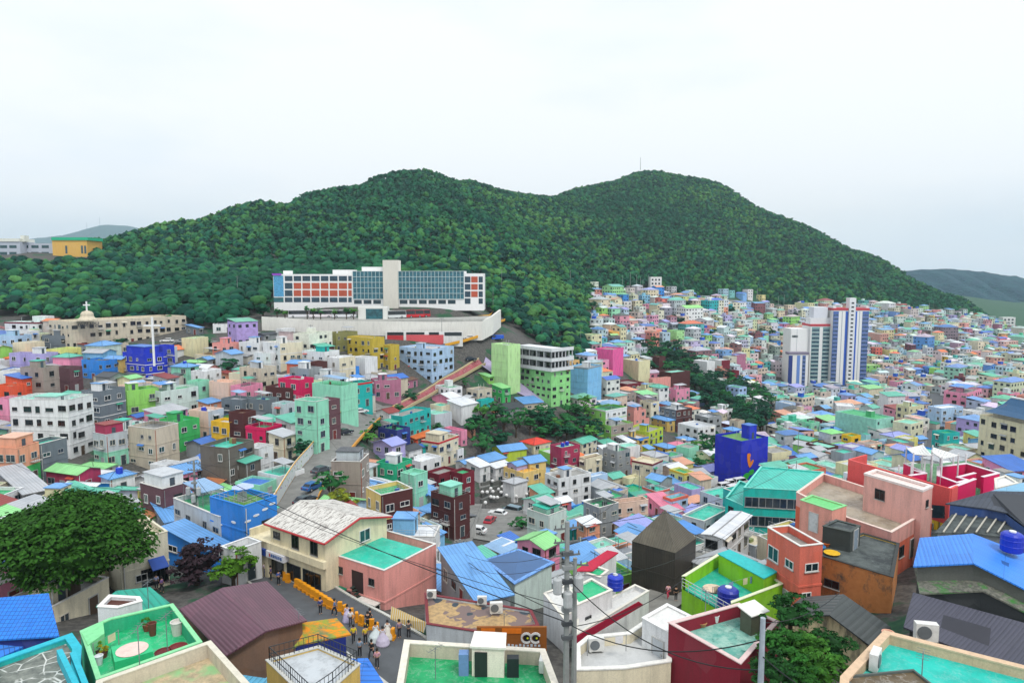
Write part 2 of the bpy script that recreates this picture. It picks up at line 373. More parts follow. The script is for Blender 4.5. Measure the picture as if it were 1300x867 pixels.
def lump_template(seed, sub=2):
    bm = bmesh.new(); bmesh.ops.create_icosphere(bm, subdivisions=sub, radius=1)
    r = np.random.RandomState(seed); dd = r.randn(9, 3); dd /= np.linalg.norm(dd, axis=1)[:, None]
    for v in bm.verts:
        c = np.array(v.co); a = max(0, max((dd @ c))) ** 5
        f = .72 + .34 * a + r.rand() * .2
        v.co = Vector(c * f); v.co.z *= .85
    bm.verts.ensure_lookup_table()
    kill = [v for v in bm.verts if v.co.z < -.45]; bmesh.ops.delete(bm, geom=kill, context='VERTS')
    bmesh.ops.triangulate(bm, faces=bm.faces)
    V = np.array([v.co[:] for v in bm.verts]); F_ = np.array([[v.index for v in f.verts] for f in bm.faces]); 
    bm.verts.index_update(); F_ = np.array([[v.index for v in f.verts] for f in bm.faces]); bm.free(); return V, F_
def combo(n, seed, size, lobes=6, core=.8, sub=2):
    V1, F1 = leaf_template(n, seed, size, lobes); V2, F2 = lump_template(seed + 500, sub); V2 = V2 * core
    T1 = np.vstack([F1[:, [0, 1, 2]], F1[:, [0, 2, 3]]]); return np.vstack([V1, V2]), np.vstack([T1, F2 + len(V1)])
def big_mesh(name, V, F_, tint, nv, mat):
    me = bpy.data.meshes.new(name); nf = len(F_); k = F_.shape[1]
    me.vertices.add(len(V)); me.vertices.foreach_set('co', V.astype(np.float32).ravel())
    me.loops.add(nf * k); me.loops.foreach_set('vertex_index', F_.astype(np.int32).ravel())
    me.polygons.add(nf); me.polygons.foreach_set('loop_start', np.arange(0, nf * k, k, dtype=np.int32))
    me.update(calc_edges=True)
    at = me.attributes.new('tint', 'FLOAT_COLOR', 'POINT'); at.data.foreach_set('color', tint.astype(np.float32).ravel())
    me.materials.append(mat); me.validate()
    o = bpy.data.objects.new(name, me); S.collection.objects.link(o); return o
def scatter_mesh(name, temps, pos, rad, tint, seed, zsc=None):
    r = np.random.RandomState(seed); Vs, Fs, Ts = [], [], []; off = 0
    pick = r.randint(len(temps), size=len(pos)); ang = r.rand(len(pos)) * 6.283
    for t, (V, F_) in enumerate(temps):
        ix = np.where(pick == t)[0]
        if not len(ix): continue
        c, s = np.cos(ang[ix]), np.sin(ang[ix]); X = V[None, :, 0] * c[:, None] - V[None, :, 1] * s[:, None]
        Yy = V[None, :, 0] * s[:, None] + V[None, :, 1] * c[:, None]; Z = np.repeat(V[None, :, 2], len(ix), 0)
        q = np.stack([X, Yy, Z], -1) * rad[ix][:, None, None]
        if zsc is not None: q[:, :, 2] *= zsc[ix][:, None]
        q += pos[ix][:, None, :]
        Vs.append(q.reshape(-1, 3)); Fs.append((F_[None] + (np.arange(len(ix)) * len(V))[:, None, None] + off).reshape(-1, F_.shape[1]))
        Ts.append(np.repeat(tint[ix], len(V), 0)); off += len(ix) * len(V)
    return big_mesh(name, np.vstack(Vs), np.vstack(Fs), np.vstack(Ts), 0, leafmat())
GREENS = [srgb(c) for c in ('114a36', '17563c', '22603f', '0f4638', '296440', '3a703c', '0d3f34', '1c5c44', '4b7c42')]
FT = [(-500, 290), (0, 290), (100, 262), (200, 262), (240, 258), (300, 262), (338, 285), (350, 325), (615, 325), (640, 315), (742, 300), (752, 590), (850, 625), (950, 680), (1000, 705), (1100, 735), (1200, 765), (1300, 800), (1900, 850)]
def ridge_y(px): return float(np.interp(px, [-500, 0, 130, 220, 320, 420, 540, 640, 740, 810, 900, 1000, 1100, 1200, 1300, 1800], [620, 600, 500, 560, 630, 730, 850, 990, 1130, 1210, 1180, 1080, 1010, 900, 860, 860]))
def forest():
    r = random.Random(11); near, far = [], []
    y = 262.0
    while y < 1250:
        st = 4.0 if y < 400 else (4.3 if y < 650 else 4.9)
        x = -1.1 * y
        while x < 1.02 * y:
            xx = x + r.uniform(-.45, .45) * st; yy = y + r.uniform(-.45, .45) * st; x += st
            px = CW + F * (xx / yy) * (CP)  # good enough for a column
            if yy < float(np.interp(px, [p[0] for p in FT], [p[1] for p in FT])) + r.uniform(-4, 8): continue
            if yy > ridge_y(px) + 22: continue
            if px < 122 and yy > 392: continue
            if 122 <= px < 150 and yy > 520: continue
            z = tz(xx, yy)
            q = proj(xx, yy, z)
            if q[0] < -280 or q[0] > 1520: continue
            (near if yy < 430 else far).append((xx, yy, z))
        y += st
    def mk(pts, seed, temps, r0, r1, name):
        rr = np.random.RandomState(seed); A = np.array(pts); n = len(A)
        rad = r0 + (r1 - r0) * rr.rand(n) ** 1.5
        # patches of kind over the slope
        patch = np.sin(A[:, 0] * .021 + 1) * 1.2 + np.sin(A[:, 1] * .017 + A[:, 0] * .008) + np.sin(A[:, 0] * .05) * np.sin(A[:, 1] * .043) + rr.randn(n) * .9
        G = np.array(GREENS)[np.clip(((patch + 3) / 6 * len(GREENS)).astype(int), 0, len(GREENS) - 1)]
        T = np.ones((n, 4)); T[:, :3] = G * (.72 + .45 * rr.rand(n))[:, None]
        A[:, 2] += rad * .9 + rr.rand(n) * 1.5
        return scatter_mesh(name, temps, A, rad, T, seed, .85 + rr.rand(n) * .4)
    a = mk(near, 1, [combo(150, 40 + i, .2) for i in range(6)], 2.2, 4.3, 'woodland')
    b = mk(far, 2, [combo(44, 60 + i, .36, 5, .8, 1) for i in range(10)], 2.1, 4.4, 'mountain_forest')
    tag(a, 'broadleaf wood behind the school and on the left slope', 'woodland', kind='stuff')
    tag(b, 'dark green forest covering both humps of the mountain', 'forest', kind='stuff')
    print('FOREST', len(near), len(far))
forest()
TREE_T = {}
def tree(px, py, h, rad, col, label, Y=None, group=None, name='broadleaf_tree', n=520, size=.15, seed=0, flat_=.85, cat='tree'):
    """a single tree whose foot stands at pixel (px,py)"""
    p = hit(px, py) if Y is None else P(px, py, Y); z = p.z
    root = empty(name, (p.x, p.y, z)); tag(root, label, cat, group)
    r = random.Random(seed + int(px) * 7 + int(py)); m = MB(); ch = h - rad * flat_ 
    m.tube((0, 0, -1), (r.uniform(-.1, .1) * rad * .3, 0, ch * .55), rad * .09 + .05, rad * .06 + .03, 8)
    for k in range(6):
        t = k / 6 * 6.28 + r.random(); z0 = ch * r.uniform(.35, .6)
        e = Vector((math.cos(t) * rad * .55, math.sin(t) * rad * .55, ch + rad * r.uniform(-.1, .35)))
        mid = Vector((e.x * .45, e.y * .45, (z0 + e.z) / 2)); m.tube((0, 0, z0), mid, rad * .05 + .02, rad * .03 + .01, 5); m.tube(mid, e, rad * .03 + .01, .02, 5)
    m.build('trunk', plain('4a3d30', .9), root)
    n = int(n * 1.5); V, F_ = leaf_template(n, 900 + seed + int(px) * 3 + int(py), size * .85, 9, flat_)
    nl = len(V); V2, F2 = lump_template(300 + seed, 2); V = np.vstack([V, V2 * np.array([.52, .52, .42 * flat_])]); F_ = np.vstack([F_[:, [0, 1, 2]], F_[:, [0, 2, 3]], F2 + nl])
    V = V * rad; V[:, 2] += ch; rr = np.random.RandomState(seed + 5)
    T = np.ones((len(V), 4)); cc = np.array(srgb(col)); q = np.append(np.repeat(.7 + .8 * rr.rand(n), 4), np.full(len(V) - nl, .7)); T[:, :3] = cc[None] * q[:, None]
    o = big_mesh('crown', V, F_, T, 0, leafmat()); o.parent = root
    return root
# ---------------------------------------------------------------- colours
WC = dict(wh=('eceeee', 'white'), cr=('e9dfc2', 'cream'), yl=('f0bd22', 'yellow'), py=('ebe486', 'pale yellow'), pt=('e6e0b4', 'pale cream'),
 ly=('c4dc3c', 'lime yellow'), ye=('cbb23c', 'mustard'), pyl=('f0cf80', 'sand yellow'), ta=('dcb964', 'ochre'), ol=('8f8e52', 'olive'),
 orr=('f0562e', 'orange'), pe=('f3a988', 'peach'), p2=('f0cdb8', 'pale peach'), sa=('f0a298', 'salmon'), co=('e2705a', 'coral'), pk=('f095b4', 'pink'), pb=('f062a6', 'bright pink'),
 hp=('e00f5c', 'magenta'), rd=('cf2a35', 'red'), ma=('7c1c30', 'maroon'), mr=('b03258', 'crimson'), mv=('b8738f', 'mauve'), bk=('5a2e2e', 'dark brick'), mb=('6d4a52', 'purple brick'),
 br=('80604c', 'brown'), tp=('a3958c', 'taupe'), dt=('6c645c', 'dark taupe'), gy=('9a9fa2', 'grey'), dg=('6f7a82', 'slate grey'), lg=('c6ced4', 'light grey'),
 be=('d2c7b2', 'beige'), mi=('98e2c2', 'mint'), gr=('3fbf62', 'green'), ge=('22b584', 'emerald'), lm=('9be06a', 'light green'), te=('14b8b2', 'turquoise'),
 wm=('d6e8e0', 'pale mint'), lb=('b4d2f2', 'pale blue'), l2=('86c6f2', 'light blue'), sb=('2a8cea', 'sky blue'), bl=('1432c8', 'royal blue'), nv=('1c2f86', 'navy'), lv=('b8aee2', 'lavender'), bd=('3b3630', 'dark timber'))
RC = dict(G=('14a868', 'green', 'f'), T=('22c2a6', 'teal', 'f'), t=('86d8c0', 'pale mint', 'f'), g=('96948e', 'grey', 'f'), l=('c4c8cc', 'light grey', 'f'), W=('e8ebee', 'white', 'f'),
 C=('d8cdb0', 'cream', 'f'), d=('4a4e54', 'charcoal', 'f'), n=('74543f', 'brown', 'f'), P=('f0a0b8', 'pink', 'f'), p=('f0b89c', 'peach', 'f'), L=('5f9a34', 'lawn green', 'f'), Y=('f2b544', 'amber', 'f'),
 B=('3a74cc', 'blue', 's'), b=('6ba6e2', 'light blue', 's'), N=('3a72cc', 'blue', 's'), R=('e8402c', 'red', 's'), r=('8e2a24', 'rusty red', 's'), O=('f07a3a', 'orange', 's'), o=('e0a080', 'salmon', 's'), K=('3c4148', 'black', 's'),
 m=('5fbfa4', 'mint', 's'), M=('94dc8e', 'light green', 's'), V=('9fa6e6', 'lavender', 's'), Q=('e47f9a', 'pink', 's'), S=('b9bcc0', 'grey', 's'))
TL = {None: (0, 0, 1), 'A': (0, 390, 6.5), 'B': (190, 390, 6.5), 'C': (380, 410, 6.5), 'D': (0, 510, 6.5), 'E': (190, 510, 6.5), 'F': (380, 530, 6.5), 'G': (570, 420, 6.5), 'H': (570, 540, 6.5),
 'I': (760, 420, 6.5), 'J': (760, 540, 6.5), 'K': (950, 480, 6.5), 'L': (1100, 480, 6.5), 'M': (940, 580, 6.5), 'N': (1120, 580, 7.222), 'O': (560, 650, 6.5), 'Q': (180, 620, 6.5),
 'a': (0, 640, 3.818), 'b': (320, 640, 3.818), 'c': (640, 640, 3.818), 'd': (970, 640, 3.818), 'T': (985, 365, 6.193), 'S': (330, 320, 4.333)}
def px_of(t, x, y):
    a, b, s = TL[t]; return a + x / s, b + y / s
def wcol(c): return WC[c][0] if c in WC else c
def roofmat(r, typ):
    h = RC[r][0]
    if typ == 'f': return flat(h, .55 if r in 'GTtg' else .3)
    return sheet(h, .45, .35) if r != 'N' else tile(h)
# ---------------------------------------------------------------- windows and doors (shared meshes)
_WM = {}
def window_mesh(w, h, style=0):
    w = round(w * 5) / 5; h = round(h * 5) / 5; k = (w, h, style)
    if k in _WM: return _WM[k], w, h
    fc = ('f2f2ee', '3a3d40', 'f2f2ee', '9aa0a4', 'd8d2c4')[style % 5]; gc = ('1e2c34', '181f24', '2f5a5e', '24384c', '4c5a60')[style % 5]
    m = MB(); t = .07
    for x0, x1, z0, z1 in ((-w / 2, w / 2, -h / 2, -h / 2 + t), (-w / 2, w / 2, h / 2 - t, h / 2), (-w / 2, -w / 2 + t, -h / 2 + t, h / 2 - t), (w / 2 - t, w / 2, -h / 2 + t, h / 2 - t)):
        m.box(x0, -.07, z0, x1, .02, z1, 0)
    nm = max(1, int(w / .9))
    for i in range(1, nm + 1 if nm > 1 else 2):
        x = -w / 2 + w * i / (nm if nm > 1 else 2)
        if x < w / 2 - .1: m.box(x - .03, -.06, -h / 2 + t, x + .03, .02, h / 2 - t, 0)
    m.box(-w / 2 - .06, -.14, -h / 2 - .07, w / 2 + .06, .02, -h / 2 - .002, 2)
    m.quad((-w / 2 + t, -.025, -h / 2 + t), (w / 2 - t, -.025, -h / 2 + t), (w / 2 - t, -.025, h / 2 - t), (-w / 2 + t, -.025, h / 2 - t), 1)
    o = m.build('window', [plain(fc, .5), glass(gc), plain('b8b6b0', .8)]); me = o.data; bpy.data.objects.remove(o)
    _WM[k] = me; return me, w, h
def add_window(root, x, y, z, rz, w=1.2, h=1.1, style=0, name='window'):
    me, w, h = window_mesh(w, h, style); o = bpy.data.objects.new(name, me); S.collection.objects.link(o)
    o.parent = root; o.location = (x, y, z); o.rotation_euler = (0, 0, rz); return o
_DM = {}
def add_door(root, x, y, z, rz, c='5a4636', w=1.0, h=2.05):
    if c not in _DM:
        m = MB(); m.box(-w / 2, -.06, 0, w / 2, .02, h, 0); m.box(-w / 2 - .08, -.09, 0, -w / 2, .02, h + .08, 1); m.box(w / 2, -.09, 0, w / 2 + .08, .02, h + .08, 1)
        m.box(-w / 2, -.09, h, w / 2, .02, h + .08, 1); m.box(w / 2 - .2, -.12, .95, w / 2 - .1, -.06, 1.1, 1)
        o = m.build('door', [plain(c, .6), plain('c8c8c4', .5)]); _DM[c] = o.data; bpy.data.objects.remove(o)
    o = bpy.data.objects.new('door', _DM[c]); S.collection.objects.link(o); o.parent = root; o.location = (x, y, z); o.rotation_euler = (0, 0, rz); return o
# ---------------------------------------------------------------- houses
HOUSES = []          # dict(root, x, y, rad, desc, px, py)
FOOT = []            # footprints of everything solid: (x, y, radius)
def default_a(px): return float(np.interp(px, [0, 300, 430, 560, 700, 900, 1100, 1300], [80, 68, 60, 50, 38, 32, 25, 18]))
def house(C, a, wr, wl, h, wall_c, roof_c, typ='f', wall2=None, n=None, low=None, band=None, label=None, px=None, py=None, detail=2, wstyle=None, top=None, nowin=False, bands=False, slope=.32, sink=4, winrows=None, par=.65, rail=False, seed=None, name='house', clut=True, tank=None, wrows=None):
    """C near corner at ground level (Vector); right face runs wr metres along angle a, left face wl metres along a+90"""
    r = random.Random(seed if seed is not None else int(abs(C.x) * 13 + C.y * 7))
    ca, sa_ = math.cos(R(a)), math.sin(R(a)); n = n or max(1, int(round(h / 2.8)))
    ctr = Vector((C.x + ca * wr / 2 - sa_ * wl / 2, C.y + sa_ * wr / 2 + ca * wl / 2, C.z))
    KIND = 'house'
    if name == 'house': name = 'apartment_block' if n >= 4 else ('cottage' if n == 1 and typ != 'f' else ('flat_roofed_house' if n == 1 else 'house')); KIND = name.replace('_', ' ') if name != 'flat_roofed_house' else 'flat-roofed house'
    root = empty(name, ctr, R(a)); hx, hy = wr / 2, wl / 2
    tag(root, None, 'house' if n < 4 and name != 'cottage' else ('cottage' if name == 'cottage' else 'apartment block'))
    wm = wall(wcol(wall_c)) if wall_c not in ('bk', 'mb', 'ma') else brick(wcol(wall_c))
    if wall_c == 'bd': wm = sheet('3f3a34', .22, .5, '5a544a')
    w2 = wm if wall2 is None else (wall(wcol(wall2)) if wall2 not in ('bk', 'mb', 'ma') else brick(wcol(wall2)))
    wl_ = wm if low is None else wall(wcol(low))
    fh = (h - (par if typ == 'f' else 0)) / n
    m = MB(); z0 = -sink
    ztop = h
    def ring(x0, x1, y0, y1, za, zb, mR, mL):
        m.quad((x0, y0, za), (x1, y0, za), (x1, y0, zb), (x0, y0, zb), mR)
        m.quad((x1, y0, za), (x1, y1, za), (x1, y1, zb), (x1, y0, zb), mR)
        m.quad((x1, y1, za), (x0, y1, za), (x0, y1, zb), (x1, y1, zb), mL)
        m.quad((x0, y1, za), (x0, y0, za), (x0, y0, zb), (x0, y1, zb), mL)
    zl = fh * max(1, n - 1) if low else None
    if low: ring(-hx, hx, -hy, hy, z0, zl, 2, 2); ring(-hx, hx, -hy, hy, zl, ztop, 1, 0)
    else: ring(-hx, hx, -hy, hy, z0, ztop, 1, 0)
    if detail >= 1:
        for k in range(1, n):
            z = fh * k; e = .06
            for (x0, y0, x1, y1) in ((-hx - e, -hy - e, hx + e, -hy), (-hx - e, hy, hx + e, hy + e), (-hx - e, -hy, -hx, hy), (hx, -hy, hx + e, hy)):
                m.box(x0, y0, z - .09, x1, y1, z + .09, 3 if bands else (2 if low and k == n - 1 else 0))
    if typ == 'f':
        t = .16; zr = h - par
        m.quad((-hx, -hy, h), (hx, -hy, h), (hx - t, -hy + t, h), (-hx + t, -hy + t, h), 0); m.quad((hx, -hy, h), (hx, hy, h), (hx - t, hy - t, h), (hx - t, -hy + t, h), 0)
        m.quad((hx, hy, h), (-hx, hy, h), (-hx + t, hy - t, h), (hx - t, hy - t, h), 0); m.quad((-hx, hy, h), (-hx, -hy, h), (-hx + t, -hy + t, h), (-hx + t, hy - t, h), 0)
        X, Y_ = hx - t, hy - t
        ins = 4
        m.quad((X, -Y_, zr), (-X, -Y_, zr), (-X, -Y_, h), (X, -Y_, h), ins); m.quad((-X, -Y_, zr), (-X, Y_, zr), (-X, Y_, h), (-X, -Y_, h), ins)
        m.quad((-X, Y_, zr), (X, Y_, zr), (X, Y_, h), (-X, Y_, h), ins); m.quad((X, Y_, zr), (X, -Y_, zr), (X, -Y_, h), (X, Y_, h), ins)
        rm = flat(RC[roof_c][0], .55 if roof_c in 'GTtg' else .3)
        q = MB(); q.face([(-X, -Y_, zr), (X, -Y_, zr), (X, Y_, zr), (-X, Y_, zr)], 0)
        q.box(-X, -Y_, zr - .25, X, Y_, zr - .01, 0)
        q.build('roof', rm, root)
    else:
        rise = slope * (hy if typ == 'g' else hx); o_ = .35; th = .1
        rm = roofmat(roof_c, 's') if RC[roof_c][2] == 's' else sheet(RC[roof_c][0], .45, .35)
        q = MB()
        if typ == 'g':    # ridge along x (the right face)
            m.face([(hx, -hy, h), (hx, hy, h), (hx, 0, h + rise)], 1); m.face([(-hx, hy, h), (-hx, -hy, h), (-hx, 0, h + rise)], 0)
            d = o_ * slope
            q.slab((-hx - o_, -hy - o_, h - d), (hx + o_, -hy - o_, h - d), (hx + o_, 0, h + rise), (-hx - o_, 0, h + rise), -th)
            q.slab((hx + o_, hy + o_, h - d), (-hx - o_, hy + o_, h - d), (-hx - o_, 0, h + rise), (hx + o_, 0, h + rise), -th)
            q.tube((-hx - o_, 0, h + rise + th), (hx + o_, 0, h + rise + th), .09, n=5)
        elif typ == 'q':
            m.face([(-hx, -hy, h), (hx, -hy, h), (0, -hy, h + rise)], 1); m.face([(hx, hy, h), (-hx, hy, h), (0, hy, h + rise)], 0)
            d = o_ * slope
            q.slab((hx + o_, -hy - o_, h - d), (hx + o_, hy + o_, h - d), (0, hy + o_, h + rise), (0, -hy - o_, h + rise), -th)
            q.slab((-hx - o_, hy + o_, h - d), (-hx - o_, -hy - o_, h - d), (0, -hy - o_, h + rise), (0, hy + o_, h + rise), -th)
            q.tube((0, -hy - o_, h + rise + th), (0, hy + o_, h + rise + th), .09, n=5)
        elif typ == 's':
            rise = min(1.2, slope * wl * .5)
            m.face([(hx, -hy, h), (hx, hy, h), (hx, hy, h + rise)], 1); m.face([(-hx, hy, h), (-hx, -hy, h), (-hx, hy, h + rise)], 0)
            m.quad((hx, hy, h), (-hx, hy, h), (-hx, hy, h + rise), (hx, hy, h + rise), 0)
            q.slab((-hx - o_, -hy - o_, h - .1), (hx + o_, -hy - o_, h - .1), (hx + o_, hy + o_, h + rise + .08), (-hx - o_, hy + o_, h + rise + .08), -th)
        elif typ == 'h':
            l = max(hx, hy) - min(hx, hy); rise = slope * min(hx, hy) * 1.15; X, Y_ = hx + o_, hy + o_; e = h - .08
            a_, b_ = ((-l, 0, h + rise), (l, 0, h + rise)) if hx >= hy else ((0, -l, h + rise), (0, l, h + rise))
            c4 = [(-X, -Y_, e), (X, -Y_, e), (X, Y_, e), (-X, Y_, e)]
            def pf(*pts):
                v = [Vector(p) for p in pts]; d0 = (v[1] - v[0]).normalized(); nn = (v[1] - v[0]).cross(v[2] - v[0]).normalized(); d1 = nn.cross(d0)
                q.face(v, 0, [((p - v[0]).dot(d0), (p - v[0]).dot(d1)) for p in v])
            if hx >= hy: pf(c4[0], c4[1], b_, a_); pf(c4[1], c4[2], b_); pf(c4[2], c4[3], a_, b_); pf(c4[3], c4[0], a_)
            else: pf(c4[0], c4[1], a_); pf(c4[1], c4[2], b_, a_); pf(c4[2], c4[3], b_); pf(c4[3], c4[0], a_, b_)
            q.box(-X, -Y_, e - .14, X, Y_, e - .004, 0)
            for p in c4: q.tube(p, a_ if (Vector(p) - Vector(a_)).length < (Vector(p) - Vector(b_)).length else b_, .08, n=5)
            q.tube(a_, b_, .09, n=5)
        elif typ == 'p':
            rise = slope; e = h
            q.face([(-hx - .05, -hy - .05, e), (hx + .05, -hy - .05, e), (0, 0, e + rise)], 0, [(0, 0), (wr, 0), (wr / 2, 5)]); q.face([(hx + .05, -hy - .05, e), (hx + .05, hy + .05, e), (0, 0, e + rise)], 0, [(0, 0), (wl, 0), (wl / 2, 5)])
            q.face([(hx + .05, hy + .05, e), (-hx - .05, hy + .05, e), (0, 0, e + rise)], 0, [(0, 0), (wr, 0), (wr / 2, 5)]); q.face([(-hx - .05, hy + .05, e), (-hx - .05, -hy - .05, e), (0, 0, e + rise)], 0, [(0, 0), (wl, 0), (wl / 2, 5)])
            rm = sheet('5c5648', .3, .6, '7a7464')
        q.build('roof', rm, root)
    m.build('wall', [wm, w2, wl_, plain('f0f0ec'), wm], root)
    if typ == 'f' and detail >= 2:
        c = MB(); e = .05; 
        for (x0, y0, x1, y1) in ((-hx - e, -hy - e, hx + e, -hy + .2), (-hx - e, hy - .2, hx + e, hy + e), (-hx - e, -hy + .2, -hx + .2, hy - .2), (hx - .2, -hy + .2, hx + e, hy - .2)):
            c.box(x0, y0, h + .003, x1, y1, h + .07, 0)
        c.build('coping', plain(band and wcol(band) or ('e4e2dc' if r.random() < .6 else wcol(wall_c)), .7), root)
    if band and typ == 'f' and detail >= 1:
        c = MB(); e = .07
        for (x0, y0, x1, y1) in ((-hx - e, -hy - e, hx + e, -hy - .01), (-hx - e, hy + .01, hx + e, hy + e), (-hx - e, -hy, -hx - .01, hy), (hx + .01, -hy, hx + e, hy)):
            c.box(x0, y0, h - .55, x1, y1, h - .02, 0)
        c.build('fascia', plain(wcol(band), .6), root)
    if not nowin and detail >= 1:
        st0 = wstyle if wstyle is not None else r.choice((0, 0, 1, 2, 3, 4))
        for face, Ln in ((0, wr), (1, wl), (2, wr), (3, wl)):
            if face >= 2 and (detail < 2 or r.random() < .3): continue
            k = max(1, int(Ln / (2.3 if detail > 1 else 2.7)))
            for fl in range(n):
                z = fl * fh + fh * .55
                for i in range(k):
                    if r.random() < (.1 if face < 2 else .5): continue
                    st = st0 if r.random() < .8 else r.choice((1, 3, 4)); s = (i + .5) / k * Ln + r.uniform(-.35, .35); w = min(Ln * .6, r.choice((.8, 1.2, 1.4, 1.8, 1.6, 1.0))); hh = min(fh * .52, r.choice((.8, 1.2, 1.4)))
                    s = min(max(s, w / 2 + .25), Ln - w / 2 - .25)
                    if fl == 0 and i == k // 2 and face < 2 and Ln > 3:
                        if face == 0: add_door(root, -hx + s, -hy, 0, 0, r.choice(('5a4636', '3d4a50', '7a2a26', 'b8bcc0')))
                        else: add_door(root, -hx, hy - s, 0, -math.pi / 2, r.choice(('5a4636', '3d4a50', '7a2a26', 'b8bcc0')))
                        continue
                    z = fl * fh + fh * r.choice((.55, .55, .5, .62))
                    if detail >= 1 and clut and face < 2 and fl > 0 and r.random() < .13:
                        bl = MB(); bl.box(-.95, -.85, -1.15, .95, -.004, -1.02, 0)
                        for zz in (-.65, -.3): bl.tube((-.92, -.82, zz), (.92, -.82, zz), .03, n=4, mi=1); bl.tube((-.92, -.82, zz), (-.92, -.02, zz), .03, n=4, mi=1); bl.tube((.92, -.82, zz), (.92, -.02, zz), .03, n=4, mi=1)
                        for q_ in range(5): bl.tube((-.92 + q_ * .46, -.82, -1.03), (-.92 + q_ * .46, -.82, -.3), .02, n=4, mi=1)
                        bo = bl.build('balcony', [plain('c8c8c4'), plain(r.choice(('d8dadc', '50565a', '3a6a8a')), .5)], root)
                        if face == 0: bo.location = (-hx + s, -hy, z)
                        else: bo.location = (-hx, hy - s, z); bo.rotation_euler = (0, 0, -math.pi / 2)
                    elif detail >= 1 and clut and face < 2 and r.random() < .1:
                        bl = MB(); bl.slab((-.9, -.6, .72), (.9, -.6, .72), (.9, -.01, .98), (-.9, -.01, .98), -.05)
                        bo = bl.build('window_awning', plain(r.choice(('3a7ac8', '2f9a7a', 'b8bcc0', 'c85040', 'e2dcc8')), .5), root)
                        if face == 0: bo.location = (-hx + s, -hy, z)
                        else: bo.location = (-hx, hy - s, z); bo.rotation_euler = (0, 0, -math.pi / 2)
                    if face == 0: add_window(root, -hx + s, -hy, z, 0, w, hh, st)
                    elif face == 1: add_window(root, -hx, hy - s, z, -math.pi / 2, w, hh, st)
                    elif face == 2: add_window(root, hx - s, hy, z, math.pi, w, hh, st)
                    else: add_window(root, hx, -hy + s, z, math.pi / 2, w, hh, st)
    if detail >= 2 and clut:
        d = MB(); x = -hx + .25; d.tube((x, -hy - .09, -.5), (x, -hy - .09, h - .3), .055, n=6); 
        d.build('drain_pipe', plain(r.choice(('d8d8d4', '8a8a86', 'b05a3a')), .5), root)
    if typ == 'f' and detail >= 1:
        if top is None and wr > 5 and wl > 5 and r.random() < .45: top = (r.uniform(.1, .5), r.uniform(.35, .6), 2.4, 2.6, 2.2, r.choice((wall_c, wall_c, 'wh')), r.choice((roof_c, 'W', 'b')))
        if top:
            fx, fy, tw, tl, th_, tc_, tr_ = top; tw = min(tw, wr * .8); tl = min(tl, wl * .8)
            x0 = -hx + .2 + fx * (wr - tw - .4); y0 = -hy + .2 + fy * (wl - tl - .4); zr = h - par
            t_ = MB(); t_.box(x0, y0, zr, x0 + tw, y0 + tl, zr + th_, 0); t_.box(x0 - .15, y0 - .15, zr + th_ + .002, x0 + tw + .15, y0 + tl + .15, zr + th_ + .14, 1)
            t_.box(x0 + tw * .35, y0 - .04, zr + .02, x0 + tw * .35 + .8, y0 - .003, zr + min(1.95, th_ - .1), 2)
            t_.build('stair_room', [wall(wcol(tc_)), flat(RC[tr_][0], .3), plain('4a5560', .5)], root)
        if clut and detail >= 1 and wr > 4.5 and wl > 4.5:
            zr = h - par
            for _ in range(r.randint(1, 3) if detail < 2 else r.randint(2, 5)):
                x, y = r.uniform(-hx + .6, hx - .9), r.uniform(-hy + .6, hy - .9)
                fx = MB()
                if r.random() < .55: s_ = r.uniform(.4, .9); fx.box(x, y, zr, x + s_, y + s_ * .8, zr + r.uniform(.3, 1.1), 0); fx.build('roof_box', plain(r.choice(('b8bcbc', '5c6468', '8c5a40', 'e2e4e2', '3a6ab0', '8a9a60'))), root)
                else: fx.tube((x, y, zr), (x, y, zr + r.uniform(.8, 2.4)), .06, n=5, mi=0); fx.build('vent_pipe', plain(r.choice(('b8bcbc', '8a8e90', 'd8d8d4'))), root)
            if r.random() < .3:
                cw, cl = wr * r.uniform(.35, .6), wl * r.uniform(.4, .8); x0, y0 = r.uniform(-hx, hx - cw), r.uniform(-hy, hy - cl); zc = zr + 2.1; cn = MB()
                cn.slab((x0, y0, zc), (x0 + cw, y0, zc), (x0 + cw, y0 + cl, zc + .35), (x0, y0 + cl, zc + .35), -.06, 0)
                for (x, y) in ((x0 + .1, y0 + .1), (x0 + cw - .1, y0 + .1), (x0 + .1, y0 + cl - .1), (x0 + cw - .1, y0 + cl - .1)): cn.tube((x, y, zr), (x, y, zc + .1), .04, n=4, mi=1)
                cn.build('roof_canopy', [sheet(r.choice(('4f96e4', '8fb6dc', 'c8ccce', '3aa88c', 'b8bcc0')), .3, .4), plain('8a8e90')], root)
        if rail or (detail >= 2 and r.random() < .3):
            ra = MB(); 
            for (p, q_) in (((-hx + .1, -hy + .1), (hx - .1, -hy + .1)), ((-hx + .1, -hy + .1), (-hx + .1, hy - .1))):
                L_ = math.hypot(q_[0] - p[0], q_[1] - p[1]); k = max(2, int(L_ / .9))
                for z in (h + .5, h + .85): ra.tube((*p, z), (*q_, z), .025, n=4)
                for i in range(k + 1):
                    x = p[0] + (q_[0] - p[0]) * i / k; y = p[1] + (q_[1] - p[1]) * i / k; ra.tube((x, y, h), (x, y, h + .85), .02, n=4)
            ra.build('railing', plain('c9ccce', .4, .3), root)
